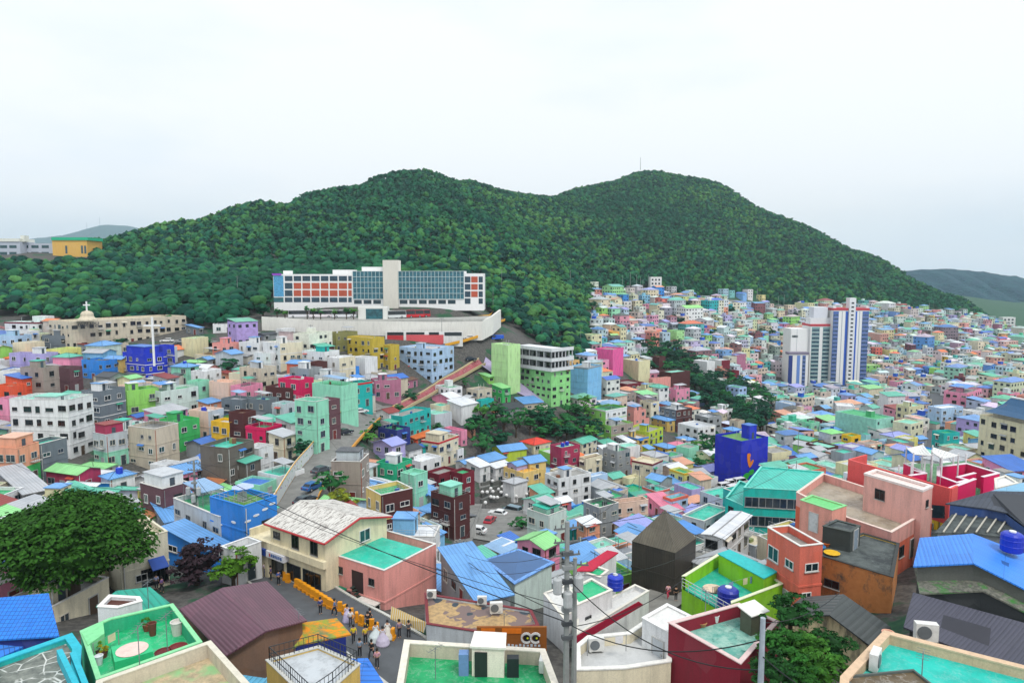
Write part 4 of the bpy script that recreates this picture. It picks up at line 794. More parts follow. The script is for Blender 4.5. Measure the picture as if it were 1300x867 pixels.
def HP(t, pts, z, zb, wc, roofm, par=.6, label='', copc='e6e2d6', cw=.22, open_=(), inner=None, low=None, lowd=2.8, wins=(), name='house', doors=(), copt=.07, rooflab=None):
    if isinstance(t, str) or t is None: P3 = [pz(t, x, y, z) for x, y in pts]
    if area(P3) < 0:
        n = len(P3); P3 = P3[::-1]; mp_ = lambda i: (n - 2 - i) % n; open_ = [mp_(i) for i in open_]; wins = [(mp_(w[0]), 1 - w[1], *w[2:]) for w in wins]; doors = [(mp_(w[0]), 1 - w[1], *w[2:]) for w in doors]
    c = sum(P3, Vector()) / len(P3); root = empty(name, (c.x, c.y, zb)); tag(root, label, 'house')
    p = [(q.x - c.x, q.y - c.y) for q in P3]; n = len(p); h = z - zb; ip = inset(p, cw)
    wm = wall(wcol(wc)) if wc not in ('bk', 'mb', 'ma') else brick(wcol(wc)); im = wm if inner is None else wall(wcol(inner))
    m = MB(); zr = h - par; cp = MB()
    for i in range(n):
        a, b, ia, ib = p[i], p[(i + 1) % n], ip[i], ip[(i + 1) % n]; op = i in open_; top = zr if op else h
        if low:
            m.quad((*a, -4), (*b, -4), (*b, h - lowd), (*a, h - lowd), 2); m.quad((*a, h - lowd), (*b, h - lowd), (*b, top), (*a, top), 0)
        else: m.quad((*a, -4), (*b, -4), (*b, top), (*a, top), 0)
        if not op:
            m.quad((*ib, zr), (*ia, zr), (*ia, h), (*ib, h), 1); m.quad((*a, h), (*b, h), (*ib, h), (*ia, h), 0)
            e = 1.0; oa = inset(p, -.05)
            A, B = oa[i], oa[(i + 1) % n]; jb = inset(p, cw + .03); C_, D_ = jb[(i + 1) % n], jb[i]
            q = [(*A, h + .004), (*B, h + .004), (*C_, h + .004), (*D_, h + .004)]; u = [(x, y, h + copt) for x, y, _ in q]
            cp.face(u); cp.quad(q[0], q[1], u[1], u[0]); cp.quad(q[2], q[3], u[3], u[2]); cp.quad(q[1], q[2], u[2], u[1]); cp.quad(q[3], q[0], u[0], u[3])
    m.build('wall', [wm, im, wall(wcol(low)) if low else wm], root)
    rf = MB(); rp = [ip[i] for i in range(n)]
    rf.prism(rp, zr - .2, zr, 0, True, True); rf.build('roof', roofm, root)
    if cp.f: cp.build('coping', plain(copc, .7), root)
    for w in wins:
        i, s, dz, ww, hh = w[:5]; st = w[5] if len(w) > 5 else 0; a, b = Vector(p[i]), Vector(p[(i + 1) % n]); q = a.lerp(b, s); an = math.atan2(b.y - a.y, b.x - a.x)
        add_window(root, q.x, q.y, h - dz, an, ww, hh, st)
    for w in doors:
        i, s, dz = w[:3]; a, b = Vector(p[i]), Vector(p[(i + 1) % n]); q = a.lerp(b, s); an = math.atan2(b.y - a.y, b.x - a.x); add_door(root, q.x, q.y, h - dz, an, w[3] if len(w) > 3 else '5a4636')
    foot([(q.x, q.y) for q in P3]); return root, c, p, zb
def roofpoly(mb, pts, th=.12, mi=0, flip=False):
    """a sloping roof plane from 3-D points, thick th; u runs along the first edge"""
    v = [Vector(q) for q in pts]
    if area(v) < 0: v = v[::-1]
    nn = (v[1] - v[0]).cross(v[2] - v[0]).normalized(); d0 = (v[1] - v[0]).normalized(); 
    if flip: d0 = nn.cross(d0)
    d1 = nn.cross(d0)
    uv = [((q - v[0]).dot(d0), (q - v[0]).dot(d1)) for q in v]; mb.face(v, mi, uv)
    lo = [q - Vector((0, 0, th)) for q in v]; mb.face(lo[::-1], mi)
    for i in range(len(v)): j = (i + 1) % len(v); mb.quad(lo[i], lo[j], v[j], v[i], mi)
def RP(t, planes, zb, wc, mat, label, shrink=.25, name='house', flip=False, cat='house', th=.12, wm=None, body=True):
    """roof of sloping planes (tile px + z) over a walled body; the body follows the union outline given by the first list"""
    allp = [[pz(q[3] if len(q) > 3 else t, q[0], q[1], q[2]) for q in pl] for pl in planes]
    c = sum((q for pl in allp for q in pl), Vector()) / sum(len(pl) for pl in allp)
    root = empty(name, (c.x, c.y, zb)); tag(root, label, cat); off = Vector((c.x, c.y, zb)); m = MB()
    for pl in allp: roofpoly(m, [q - off for q in pl], th, flip=flip)
    m.build('roof', mat, root)
    if body:
        b = MB(); mv = {}
        def moved(q):
            d = Vector((c.x - q.x, c.y - q.y)); L_ = d.length; return Vector((q.x + d.x / L_ * shrink * 1.6 - c.x, q.y + d.y / L_ * shrink * 1.6 - c.y))
        for pl in allp:
            v = list(pl)
            if area(v) < 0: v = v[::-1]
            for i in range(len(v)):
                j = (i + 1) % len(v); A_, B_ = v[i], v[j]
                if any(pl2 is not pl and any((A_ - w).length < .5 for w in pl2) and any((B_ - w).length < .5 for w in pl2) for pl2 in allp): continue
                p_, q_ = moved(A_), moved(B_); b.quad((*p_, -4), (*q_, -4), (*q_, B_.z - zb - th - .05), (*p_, A_.z - zb - th - .05))
            foot([(q.x, q.y) for q in pl])
        b.build('wall', wm or wall(wcol(wc)), root)
    return root
def special(kind):
    if kind in MATS: return MATS[kind]
    m, n, p = _new(kind)
    if kind == 'stone_floor':
        g = n.nodes.new('ShaderNodeNewGeometry'); v = n.nodes.new('ShaderNodeTexVoronoi'); v.feature = 'DISTANCE_TO_EDGE'; v.inputs['Scale'].default_value = .9; n.links.new(g.outputs['Position'], v.inputs['Vector'])
        e = _ramp(n, v.outputs['Distance'], .02, .05, 1, 0); s = _noise(n, 1.8, 6, rough=.7); keep = _ramp(n, _noise(n, .6, 2), .42, .5)
        mm = n.nodes.new('ShaderNodeMath'); mm.operation = 'MULTIPLY'; n.links.new(e, mm.inputs[0]); n.links.new(keep, mm.inputs[1])
        n.links.new(_mixc(n, mm.outputs[0], _mixc(n, _ramp(n, s, .35, .65), srgb('565c58'), srgb('8a8f86')), srgb('cfd2cc')), p.inputs['Base Color'])
    elif kind == 'mossy_yellow':
        a = _ramp(n, _noise(n, 1.1, 6, rough=.7, sc3=(1, 2.5, 1)), .45, .58); b = _ramp(n, _noise(n, .7, 5), .45, .6)
        n.links.new(_mixc(n, a, _mixc(n, b, srgb('8f9a3a'), srgb('6f7f55')), srgb('e08a14')), p.inputs['Base Color'])
    elif kind == 'mossy_slate':
        a = _ramp(n, _noise(n, .7, 6, rough=.7, sc3=(.6, .6, 6)), .48, .6); b = _ramp(n, _noise(n, 4, 4), .4, .65)
        n.links.new(_mixc(n, a, _mixc(n, b, srgb('55584f'), srgb('7c7a70')), srgb('2f7a2c')), p.inputs['Base Color'])
    elif kind == 'tan_membrane':
        a = _ramp(n, _noise(n, .35, 3), .52, .54); b = _ramp(n, _noise(n, 2.2, 6), .4, .65); c = _ramp(n, _noise(n, .3, 2, sc3=(1.3, .7, 1)), .6, .61)
        n.links.new(_mixc(n, c, _mixc(n, a, _mixc(n, b, srgb('c0a070'), srgb('9a8260')), srgb('7c6a66')), srgb('3a4650')), p.inputs['Base Color'])
    elif kind == 'charcoal_roof':
        a = _ramp(n, _noise(n, .5, 7, rough=.75), .42, .62); b = _ramp(n, _noise(n, 2.5, 6, rough=.8), .62, .7)
        n.links.new(_mixc(n, b, _mixc(n, a, srgb('333a3c'), srgb('5c6462')), srgb('8e948e')), p.inputs['Base Color'])
    elif kind == 'old_teal':
        a = _ramp(n, _noise(n, .9, 7, rough=.75), .42, .6); b = _ramp(n, _noise(n, 1.6, 6, rough=.8), .55, .66)
        n.links.new(_mixc(n, b, _mixc(n, a, srgb('5fa698'), srgb('9cc4b6')), srgb('3c6f66')), p.inputs['Base Color'])
    elif kind == 'stained_ochre':
        a = _ramp(n, _noise(n, .7, 7, rough=.75, sc3=(1, 1, .6)), .52, .66); b = _ramp(n, _noise(n, 2.5, 5), .3, .7)
        n.links.new(_mixc(n, a, _mixc(n, b, srgb('cf8a50'), srgb('c07a44')), srgb('5c5248')), p.inputs['Base Color'])
    elif kind == 'stained_cream':
        a = _ramp(n, _noise(n, .9, 7, rough=.75, sc3=(1.5, 1.5, .35)), .45, .62)
        n.links.new(_mixc(n, a, srgb('cbbf98'), srgb('6e6a58')), p.inputs['Base Color'])
    elif kind == 'sand_floor':
        a = _ramp(n, _noise(n, .9, 7, rough=.75), .42, .62); b = _ramp(n, _noise(n, .35, 3), .5, .6)
        n.links.new(_mixc(n, b, _mixc(n, a, srgb('cdb893'), srgb('9a8f74')), srgb('8fbf84')), p.inputs['Base Color'])
    elif kind == 'old_white_sheet':
        uv = n.nodes.new('ShaderNodeUVMap').outputs[0]; w = n.nodes.new('ShaderNodeTexWave'); w.bands_direction = 'X'; w.inputs['Scale'].default_value = .8; n.links.new(uv, w.inputs['Vector'])
        a = _ramp(n, _noise(n, 1.6, 7, rough=.8, vec=uv, sc3=(2.6, .45, 1)), .5, .58)
        n.links.new(_mixc(n, a, srgb('d4d1ca'), srgb('6c645e')), p.inputs['Base Color']); _bump(n, p, w.outputs['Fac'], .4, .03)
    elif kind == 'yellow_stripe':
        uv = n.nodes.new('ShaderNodeUVMap').outputs[0]; w = n.nodes.new('ShaderNodeTexWave'); w.bands_direction = 'X'; w.inputs['Scale'].default_value = 1.1; n.links.new(uv, w.inputs['Vector'])
        n.links.new(_mixc(n, _ramp(n, w.outputs['Fac'], .45, .55), srgb('f6ead0'), srgb('f0c860')), p.inputs['Base Color'])
    elif kind == 'mural':
        v = n.nodes.new('ShaderNodeTexVoronoi'); v.inputs['Scale'].default_value = 1.3; g = n.nodes.new('ShaderNodeNewGeometry'); n.links.new(g.outputs['Position'], v.inputs['Vector'])
        a = _ramp(n, v.outputs['Distance'], .22, .3, 1, 0); h_ = n.nodes.new('ShaderNodeHueSaturation'); h_.inputs['Saturation'].default_value = 1.0; h_.inputs['Value'].default_value = .6; n.links.new(v.outputs['Color'], h_.inputs['Color'])
        n.links.new(_mixc(n, a, srgb('d6dcda'), h_.outputs[0]), p.inputs['Base Color'])
    p.inputs['Roughness'].default_value = .8; MATS[kind] = m; return m
def lift(c, zb, *items):
    pass
# --- bottom left
RP('e1', [[(-90, 165, -25.5), (400, 120, -25.5), (490, 475, -27.2), (-90, 508, -27.2)], [(-90, 520, -27.5), (430, 455, -27.5), (470, 492, -28.0), (-90, 690, -28.5)]], -33, 'nv', tile('1f80ea'), 'low house under a bright blue tiled roof at the left edge below the big tree')
r_, c_, p_, _ = HP('e1', [(-90, 700), (590, 462), (668, 572), (640, 1000), (-90, 1250)], -24.6, -33, 'te', special('stone_floor'), .3, 'flat terrace of cracked grey stone inside a turquoise rim, lower left corner', copc='22b8cc', cw=.45, copt=.1)
m = MB(); a_, b_ = pz('e1', 500, 580, -24.3), pz('e1', 640, 900, -24.3); o_ = Vector((c_.x, c_.y, -33))
for k, (x0, x1) in enumerate(((490, 640), (600, 715))):
    a_, b_ = pz('e1', x0, 590 + k * 20, -24.2) - o_, pz('e1', x1, 900, -24.2) - o_; d = (b_ - a_).normalized(); s = Vector((-d.y, d.x, 0)) * .16
    m.prism([tuple((a_ - s)[:2]), tuple((b_ - s)[:2]), tuple((b_ + s)[:2]), tuple((a_ + s)[:2])][::1] if area([a_ - s, b_ - s, b_ + s, a_ + s]) > 0 else [tuple((a_ + s)[:2]), tuple((b_ + s)[:2]), tuple((b_ - s)[:2]), tuple((a_ - s)[:2])], a_.z - .9, a_.z + .05)
m.build('stair_parapet', plain('22b8cc', .6), r_)
GT, c_, p_, _ = HP('e1', [(665, 440), (905, 335), (1424, 215), (1664, 530), (800, 840)], -25.0, -33, 'ge', flat('1fbf7c', .45), 1.0, 'sunken green roof terrace with plant pots and a round pale mat', copc='8fe0a4', inner='ge', copt=.09)
# raised block with round mat, green shelf
o_ = Vector((c_.x, c_.y, -33)); m = MB()
q = [pz('e1', x, y, -25.25) - o_ for x, y in ((915, 560), (1230, 500), (1265, 600), (945, 690))]; q = q if area(q) > 0 else q[::-1]
m.prism([(v.x, v.y) for v in q], -26 + 33, -25.25 + 33); b = m.build('raised_deck', plain('2fc482', .6), GT)
m = MB(); cc = sum(q, Vector()) / 4; m.lathe((cc.x, cc.y, cc.z + .005), [(.95, 0), (1.0, .03), (.9, .05)], 20); m.build('round_mat', plain('e8cfc4', .8), GT)
m = MB(); q = [pz('e1', x, y, -24.85) - o_ for x, y in ((672, 445), (850, 345), (862, 450), (725, 548))]; q = q if area(q) > 0 else q[::-1]
m.prism([(v.x, v.y) for v in q], -26 + 33, -24.85 + 33); m.build('shelf', plain('86e09c', .6), GT)
HP('e1', [(800, 850), (1735, 520), (1925, 730), (2080, 900), (1900, 1500), (700, 1500)], -24.2, -33, 'wh', special('sand_floor'), .9, 'weathered off-white terrace with sandy floor in front of the green terrace', copc='dcd6c4', inner='be', cw=.3)
HP('e1', [(805, 235), (900, 140), (1150, 155), (1172, 190), (970, 246)], -25.6, -28.2, 'wh', plain('5a3226', .8), .22, 'small white hut with a sunken brown roof behind the green terrace', copc='f2f0ea', cw=.28, doors=())
RP('e1', [[(790, 230, -27.3), (960, 100, -27), (1240, 70, -27), (1400, 200, -27.3), (1180, 300, -27.6)]], -33, 'gy', sheet('0fa088', .5, .3), 'teal sheet roof behind the small white hut', cat='shed')
RP('e2', [[(600, 75, -25.5), (960, 432, -25.5), (620, 640, -27.1), (245, 250, -27.0)], [(960, 432, -25.5), (600, 75, -25.5), (968, 20, -26.9), (1300, 345, -26.9)]], -34, 'br', sheet('6e4656', .28, .35), 'house under a broad plum purple ribbed roof beside the street', flip=True)
RP('e2', [[(618, 645, -27.7), (960, 440, -27.5), (1300, 358, -27.5), (1542, 325, -27.6), (1662, 458, -28.2), (1235, 545, -28.5), (735, 768, -28.6)]], -34, 'nv', special('mossy_yellow'), 'low roof of mossy yellow and orange sheets in front of the plum roof', cat='shed')
RP('e2', [[(750, 785, -28.8), (960, 690, -28.8), (1000, 820, -29.3), (930, 980, -29.8), (780, 920, -29.6)]], -34, 'gy', sheet('6cc0e8', .3, .3), 'pale blue ribbed sheet roof under the mossy yellow one', cat='shed')
RT, c_, p_, _ = HP(None, [(338, 838), (405, 820), (457, 843), (425, 872), (395, 893)], -26.2, -34, 'ta', flat('c2c8cc', .6), .12, 'pale grey roof terrace ringed by a dark iron railing', copc='c9c9c2')
m = MB(); h = 34 - 26.2
for i in range(5):
    a, b = Vector((*inset(p_, .15)[i], h)), Vector((*inset(p_, .15)[(i + 1) % 5], h)); k = max(3, int((b - a).length / .32))
    for z in (.5, 1.0): m.tube(a + Vector((0, 0, z)), b + Vector((0, 0, z)), .03, n=4)
    for j in range(k + 1): q = a.lerp(b, j / k); m.tube(q, q + Vector((0, 0, 1.0)), .035 if j % 5 == 0 else .018, n=4)
m.build('railing', plain('2e3338', .5), RT)
RP('e3', [[(405, 662, -27.2), (565, 655, -27.2), (760, 960, -28.6), (485, 960, -28.6)]], -34, 'sb', sheet('2f7fe6', .33, .2), 'bright blue ribbed lean-to roof right of the railed terrace', cat='shed', flip=True)
# --- cream building with the old white roof
Ce = pz('g2', 600, 560, -28.2); Le = pz('g2', 150, 410, -28.2); Re = pz('g2', 1065, 345, -28.2); zb = -36.2
dl = (Le - Ce); wl = dl.length; dl.normalize(); dr = Vector((dl.y, -dl.x, 0)) if (Re - Ce).dot(Vector((dl.y, -dl.x, 0))) > 0 else Vector((-dl.y, dl.x, 0)); wr = (Re - Ce).dot(dr)
rz = math.atan2(dr.y, dr.x); CB = empty('shop_house', (Ce.x, Ce.y, zb), rz); tag(CB, 'cream house with streaked old white roof and shops at street level', 'house')
h = -28.2 - zb; m = MB(); m.prism([(0, 0), (wr, 0), (wr, wl), (0, wl)], -3, h, 0, True)
m.face([(0, 0, h), (wr, 0, h), (wr / 2, 0, h + 1.15)], 0); m.face([(wr, wl, h), (0, wl, h), (wr / 2, wl, h + 1.15)], 0)
gs = tz(*(Ce + dl * 7)[:2]) + .14 - zb; print('CREAM', gs, h); m.box(-.5, -.3, gs + 3.3, 0, wl + 3.6, h - 2.2, 0); m.prism([(-.5, wl), (wr * .6, wl), (wr * .6, wl + 3.6), (-.5, wl + 3.6)], -3, h - 2.25, 0)
m.box(-.35, wl + 3.3, h - 2.25, wr * .6, wl + 3.6, h - 1.4, 0)
m.build('wall', wall('efe2be'), CB)
m = MB(); o_ = .45
m.slab((-o_, wl + o_, h - .1), (-o_, -o_, h - .1), (wr / 2, -o_, h + 1.2), (wr / 2, wl + o_, h + 1.2), -.12); m.slab((wr + o_, -o_, h - .1), (wr + o_, wl + o_, h - .1), (wr / 2, wl + o_, h + 1.2), (wr / 2, -o_, h + 1.2), -.12)
m.build('roof', special('old_white_sheet'), CB)
m = MB()
for a, b in (((-o_, -o_ - .05, h - .12), (wr / 2, -o_ - .05, h + 1.2)), ((wr / 2, -o_ - .05, h + 1.2), (wr + o_, -o_ - .05, h - .12)), ((-o_ - .05, -o_, h - .12), (-o_ - .05, wl + o_, h - .12))): m.tube(a, b, .12, n=6)
m.build('roof_trim', plain('c0353a', .6), CB)
for s, w, hh in ((1.8, 1.3, 1.5), (5.0, 1.3, 1.5), (8.3, 1.2, .8)):
    if s < wl: add_window(CB, 0, s, h - 1.25, -math.pi / 2, w, hh, 1)
add_window(CB, wr * .62, 0, h - 1.2, 0, 1.6, 1.4, 2)
for s, lw in ((.8, 3.0), (4.2, 2.4), (7.2, 2.6)): add_window(CB, 0, s + lw / 2, gs + 1.3, -math.pi / 2, lw, 2.0, 1, 'shop_window')
m = MB(); m.box(-.75, 6.2, gs + 2.5, -.01, 9.4, gs + 3.25, 0); m.build('sign_board', plain('e8e8ee', .5), CB)
m = MB(); m.box(-.75, 9.6, gs + 2.5, -.01, 13.4, gs + 3.25, 0); m.build('sign_board', plain('24479c', .5), CB)
foot([Ce, Ce + dr * wr, Ce + dr * wr + dl * (wl + 3), Ce + dl * (wl + 3)])
# --- pink house with the teal roof
PH = H('b', 372, 640, 892, 322, 1.95, 'sa', 'T', 'f', a=57, Y=68.5, par=.9, nowin=True, label='salmon pink street house with a bright teal roof deck', zb=None, top=(0, 0, 6.2, 9.2, .8, 'sa', 'T'), long=1, clut=False)
hx, hy = None, None
# --- building with the eyes sign
EY, c_, p_, _ = HP('e4', [(60, 125), (940, 262), (1003, 392), (480, 440), (75, 378)], -31.2, -36, 'lg', special('tan_membrane'), .18, 'low shop with patched tan roof and wooden sign with two round eyes', copc='7c2c34')
RP('e3', [[(760, 228, -31.0), (1048, 360, -31.0), (1028, 442, -32.1), (750, 330, -32.1)]], -36, 'wh', special('yellow_stripe'), 'yellow and cream striped shop awning at the street corner', cat='awning', name='awning', body=False, th=.05)
sy = 56.6; A_ = P(605, 797, sy); B_ = P(694, 800, sy + .3); zt, zl = P(605, 797, sy).z, P(640, 823, sy).z
SG = empty('eyes_sign', ((A_.x + B_.x) / 2, sy + .15, zl)); tag(SG, 'brown wooden shop sign with two white rings like eyes', 'sign'); w = (B_.x - A_.x) / 2; hh = zt - zl
m = MB(); m.box(-w, 0, -.6, w, .25, hh, 0); m.build('board', plain('96581c', .7), SG)
m = MB(); 
for x0, x1 in ((-w + .4, -w + 1.6), (-w + 2.2, -w + 3.9)): m.box(x0, -.06, hh - .55, x1, .0, hh - .1, 0)
m.build('orange_panel', plain('e87a14', .6), SG)
for ex in (w * .42, w * .68):
    m = MB(); zc = hh - .95; R0 = .42
    for k in range(20):
        t0, t1 = 6.283 * k / 20, 6.283 * (k + 1) / 20
        if abs(((t0 + t1) / 2 + math.pi) % 6.283 - math.pi) < .75: continue
        m.box(ex + math.cos(t0) * R0 - .07, -.1, zc + math.sin(t0) * R0 - .09, ex + math.cos(t0) * R0 + .07, -.02, zc + math.sin(t0) * R0 + .09, 0)
    ring = m.build('eye_ring', plain('f4f4f4', .5), SG)
    m = MB(); m.tube((ex + .05, -.001, zc), (ex + .05, -.07, zc), .3, n=16, mi=0); m.tube((ex + .1, -.072, zc), (ex + .1, -.1, zc), .09, n=10, mi=1); m.build('pupil', [plain('15181a', .4), plain('d8e020', .5)], ring)
# --- green roof at the bottom edge with its white stair box
GR, c_, p_, _ = HP(None, [(513.8, 813.2), (691.5, 824.8), (722, 905), (498, 905)], -27.5, -36, 'cr', flat('12a866', .45), 1.0, 'green roof deck inside a thick cream parapet with a white stair box', copc='e9e2d2', inner='be', cw=.4, copt=.1)
o_ = Vector((c_.x, c_.y, -36)); q = [Pz(x, y, -26.35) - o_ for x, y in ((604, 804), (641, 806), (640, 823.5), (599, 821.5))]; q = q if area(q) > 0 else q[::-1]
m = MB(); m.prism([(v.x, v.y) for v in q], 7.5, 36 - 26.35); f = inset([(v.x, v.y) for v in q], -.12); m.prism(f, 36 - 26.34, 36 - 26.2, 1, True, True)
SB = m.build('stair_room', [wall('efe6d6'), plain('f2efe6')], GR)
e = sorted([(q[i] + q[(i + 1) % 4]) / 2 for i in range(4)], key=lambda v: v.y)[0]; m = MB(); m.box(e.x - .95, e.y - .05, 7.52, e.x - .05, e.y + .1, 9.35); m.build('stair_door', plain('2a2f30', .4), SB)
m = MB(); m.box(e.x - 2.1, e.y + .1, 7.5, e.x - 1.4, e.y + .8, 9.1); m.build('blue_cabinet', plain('6f92c4'), GR); m = MB(); m.box(e.x + 1.35, e.y - .1, 7.5, e.x + 2.2, e.y + .5, 8.9); m.build('black_cabinet', plain('20282c', .5), GR)
# --- white houses round the concrete terrace
HP(None, [(732, 851), (794, 849), (852, 840), (852, 790), (815, 791), (797, 803), (746, 808), (731, 820)], -27.0, -36, 'cr', flat('c9cbca', .25), .7, 'off-white roof terrace with an air conditioner, left of the dark red building', copc='ecebe4', cw=.3, copt=.1)
HP('e5', [(880, 328), (1085, 212), (1285, 312), (1108, 452)], -25.5, -28.6, 'wh', plain('e6e6e2', .7), .05, 'plain white roof hut with a blue band beside the dark red building', copc='f0f0ee', doors=((3, .4, 3.0, 'c6ccd0'),))
HP(None, [(733, 768), (777.5, 749), (751, 734), (722, 748)], -30.2, -37, 'wh', flat('14b478', .2), .12, 'white house with plain green deck right of the big utility pole', wins=((0, .3, 2.0, .8, 1.0, 1),))
HP(None, [(690, 753), (722, 741), (735, 768), (716, 786)], -31.0, -37, 'wh', plain('dcdcd8'), .1, 'blank white house behind the big utility pole')
HP(None, [(732, 806), (732, 782), (806, 742), (824, 750)], -31.6, -37, 'wh', plain('e2e2de'), .4, 'long narrow white house above the crimson awning', cw=.2)
HP(None, [(730.5, 724), (747.8, 714.8), (773, 724), (762, 733)], -30.9, -37, 'wh', flat('14b478', .2), .15, 'small white house with green deck behind the blue water tank')
RP('e5', [[(325, 480, -30.4), (850, 188, -30.4), (888, 215, -31.2), (325, 548, -31.4)]], -36, 'wh', plain('d4104a', .5), 'long crimson shop awning sloping down the lane', cat='awning', name='awning', body=False, th=.08)
RP(None, [[(729, 724, -30.2), (771, 698, -30.2), (785, 701, -30.8), (752, 724, -30.8)]], -37, 'wh', plain('c41a40', .5), 'narrow crimson roof sloping up to the timber pyramid house')
RP(None, [[(653, 741, -33.4), (613, 710, -33.4), (658.5, 696, -32.3), (704.6, 713, -33.3)]], -38, 'wm', sheet('6fa4e8', .6, .3), 'low house under one broad light blue sheet roof')
RD, c_, p_, _ = HP('u9', [(685, 702), (60, 345), (670, 178), (1012, 335)], -24.5, -36, '8c1a30', special('old_teal'), .9, 'dark red building with a blotched pale teal roof', copc='e2c8c4', inner='8c1a30', cw=.25)
LM, c_, p_, _ = HP(None, [(866, 731.5), (912, 703), (926, 698.5), (994, 741), (928, 766)], -29.0, -37, '8ed11c', flat('1fb8a0', .3), 1.25, 'bright lime green roof terrace with teal floor and blue tank', copc='e6ecc8', open_=(4,), inner='8ed11c', cw=.25)
o_ = Vector((c_.x, c_.y, -37)); q = [pz('e6', x, y, -28.3) - o_ for x, y in ((602, 348), (690, 318), (1080, 492), (972, 548))]; q = q if area(q) > 0 else q[::-1]
m = MB(); m.prism([(v.x, v.y) for v in q], 6.75, 37 - 28.3); m.prism(inset([(v.x, v.y) for v in q], -.1), 37 - 28.29, 37 - 28.2, 1, True, True); m.build('stair_room', [wall('8ed11c'), plain('18c0c0', .5)], LM)
m = MB(); A_ = Vector((*p_[0], 0)); 
i0 = min(range(5), key=lambda i: (Vector((p_[i][0], p_[i][1])) - Vector((pz(None, 866, 731.5, -29) - o_)[:2])).length); i1 = min(range(5), key=lambda i: (Vector(p_[i]) - Vector((pz(None, 928, 766, -29) - o_)[:2])).length)
A_, B_ = Vector((*p_[i0], 6.75)), Vector((*p_[i1], 6.75))
for z in (.4, .75, 1.1): m.tube(A_ + Vector((0, 0, z)), B_ + Vector((0, 0, z)), .035, n=4)
for k in range(8): q = A_.lerp(B_, k / 7); m.tube(q, q + Vector((0, 0, 1.1)), .035, n=4)
m.build('railing', plain('d8dcdc', .4), LM)
H('c', 620, 828, 930, 235, 2.2, 'bd', 'K', 'p', a=51, Y=74, slope=3.6, nowin=True, clut=False, label='dark timber clad house with a steep pyramid roof', name='pyramid_house')
# --- right foreground
HP(None, [(1132, 676), (1184, 646), (1045, 601), (1011, 625), (1075, 657)], -26, -34, 'e8a79c', flat('a89c88', .5), .95, 'large salmon and coral house with a worn sandy roof terrace', copc='f2d8cc', inner='e8a79c', low='d9684a', lowd=1.6, wins=((0, .25, 2.7, 1.2, 1.2, 1), (0, .8, 2.6, .8, 1.0, 1)), doors=((0, .5, 4.1, '3a4440'),))
HP('N', [(370, 322), (462, 280), (-60, 128), (-165, 165)], -22.8, -27.2, 'efb4a8', plain('f0ddd6', .7), .06, 'pale pink penthouse with a thick white roof slab', copc='f4e6e0', cw=.3, copt=.25, wins=((3, .3, 1.7, 1.2, 1.2, 1), (0, .5, 1.5, .6, .8, 1)))
HP('M', [(876, 402), (758, 442), (494, 356), (590, 315)], -24.6, -27.6, 'f0a896', plain('6fce7c', .6), .05, 'small salmon stair house with a light green roof', copc='8ad890', doors=((1, .55, 3.0, 'd8dcdc'),))
H('d', 18, 175, 195, 205, 2.3, 'co', 'g', 'f', a=14, Y=60, wr=2.4, long=1, clut=False, wstyle=0, label='coral house wall with white framed windows behind the lime terrace')
OR, c_, p_, _ = HP(None, [(1133.7, 733), (1141.5, 690), (1095.7, 676.7), (1020, 699)], -26.8, -34, 'ta', special('charcoal_roof'), .12, 'ochre stained wall house with a black weathered roof', copc='3a3f3e', wins=((3, .35, 2.4, 1.4, .7, 1),))
for ch in OR.children:
    if ch.name.startswith('wall'): ch.data.materials[0] = special('stained_ochre')
HP('M', [(910, 622), (992, 570), (790, 518), (680, 572)], -24.9, -27.0, '39413f', special('charcoal_roof'), .05, 'black block hut on the black weathered roof', copc='4a524e', doors=((0, .5, 2.1, '8a9aa8'),))
RP('e7', [[(345, 300, -26.4), (-70, 310, -27.3), (120, 152, -27.0), (460, 128, -26.0)], [(345, 300, -26.4), (460, 128, -26.0), (852, 400, -27.2), (690, 560, -27.6)]], -34, 'cr', sheet('454b4a', .5, .5), 'old house with a slate grey gabled roof above the ivy', wm=special('stained_cream'), flip=True)
TR, c_, p_, _ = HP('e7', [(800, 440), (440, 822), (400, 1500), (2700, 1500), (2700, 920)], -22, -34, 'd8b896', flat('10c4b4', .3), .55, 'turquoise roof deck inside a broad beige parapet, lower right corner', copc='dcbd9c', inner='d8b896', cw=.38, copt=.1)
RP('e8', [[(385, 595, -23.6), (1500, 900, -23.6), (1500, 1360, -24.6), (305, 880, -24.6)]], -34, 'nv', sheet('4a4a58', .25, .25), 'house under a dark slate purple sheet roof, right edge', wm=wall('23282c'))
RP('e8', [[(885, 355, -21.2), (385, 380, -22.2), (440, 145, -22.2), (875, 110, -21.2)], [(885, 355, -21.2), (875, 110, -21.2), (1450, 330, -22.5), (1450, 640, -22.6)]], -33, 'gy', sheet('3b8cf0', .3, .15), 'house under a vivid blue ribbed gabled roof carrying a blue tank', flip=False, wm=wall('5b5e58'))
RP('e8', [[(880, 362, -22.2), (395, 390, -23.1), (440, 608, -23.7), (960, 580, -22.8)], [(880, 362, -22.2), (1450, 650, -23.4), (1450, 830, -24.0), (960, 580, -22.8)]], -33, 'gy', special('mossy_slate'), 'lower lean-to roof streaked with green moss under the vivid blue roof', wm=wall('33383a'), cat='lean-to roof')
RP('N', [[(480, 692, -24.2), (680, 480, -24.0), (1000, 492, -24.0), (1330, 660, -24.2), (1330, 760, -24.4), (850, 700, -24.3)]], -32, 'gy', special('charcoal_roof'), 'weathered grey roof crossed by pale battens behind the vivid blue roof', cat='house')
rr = [o for o in S.objects if o.get('label', '').startswith('weathered grey roof')][0]
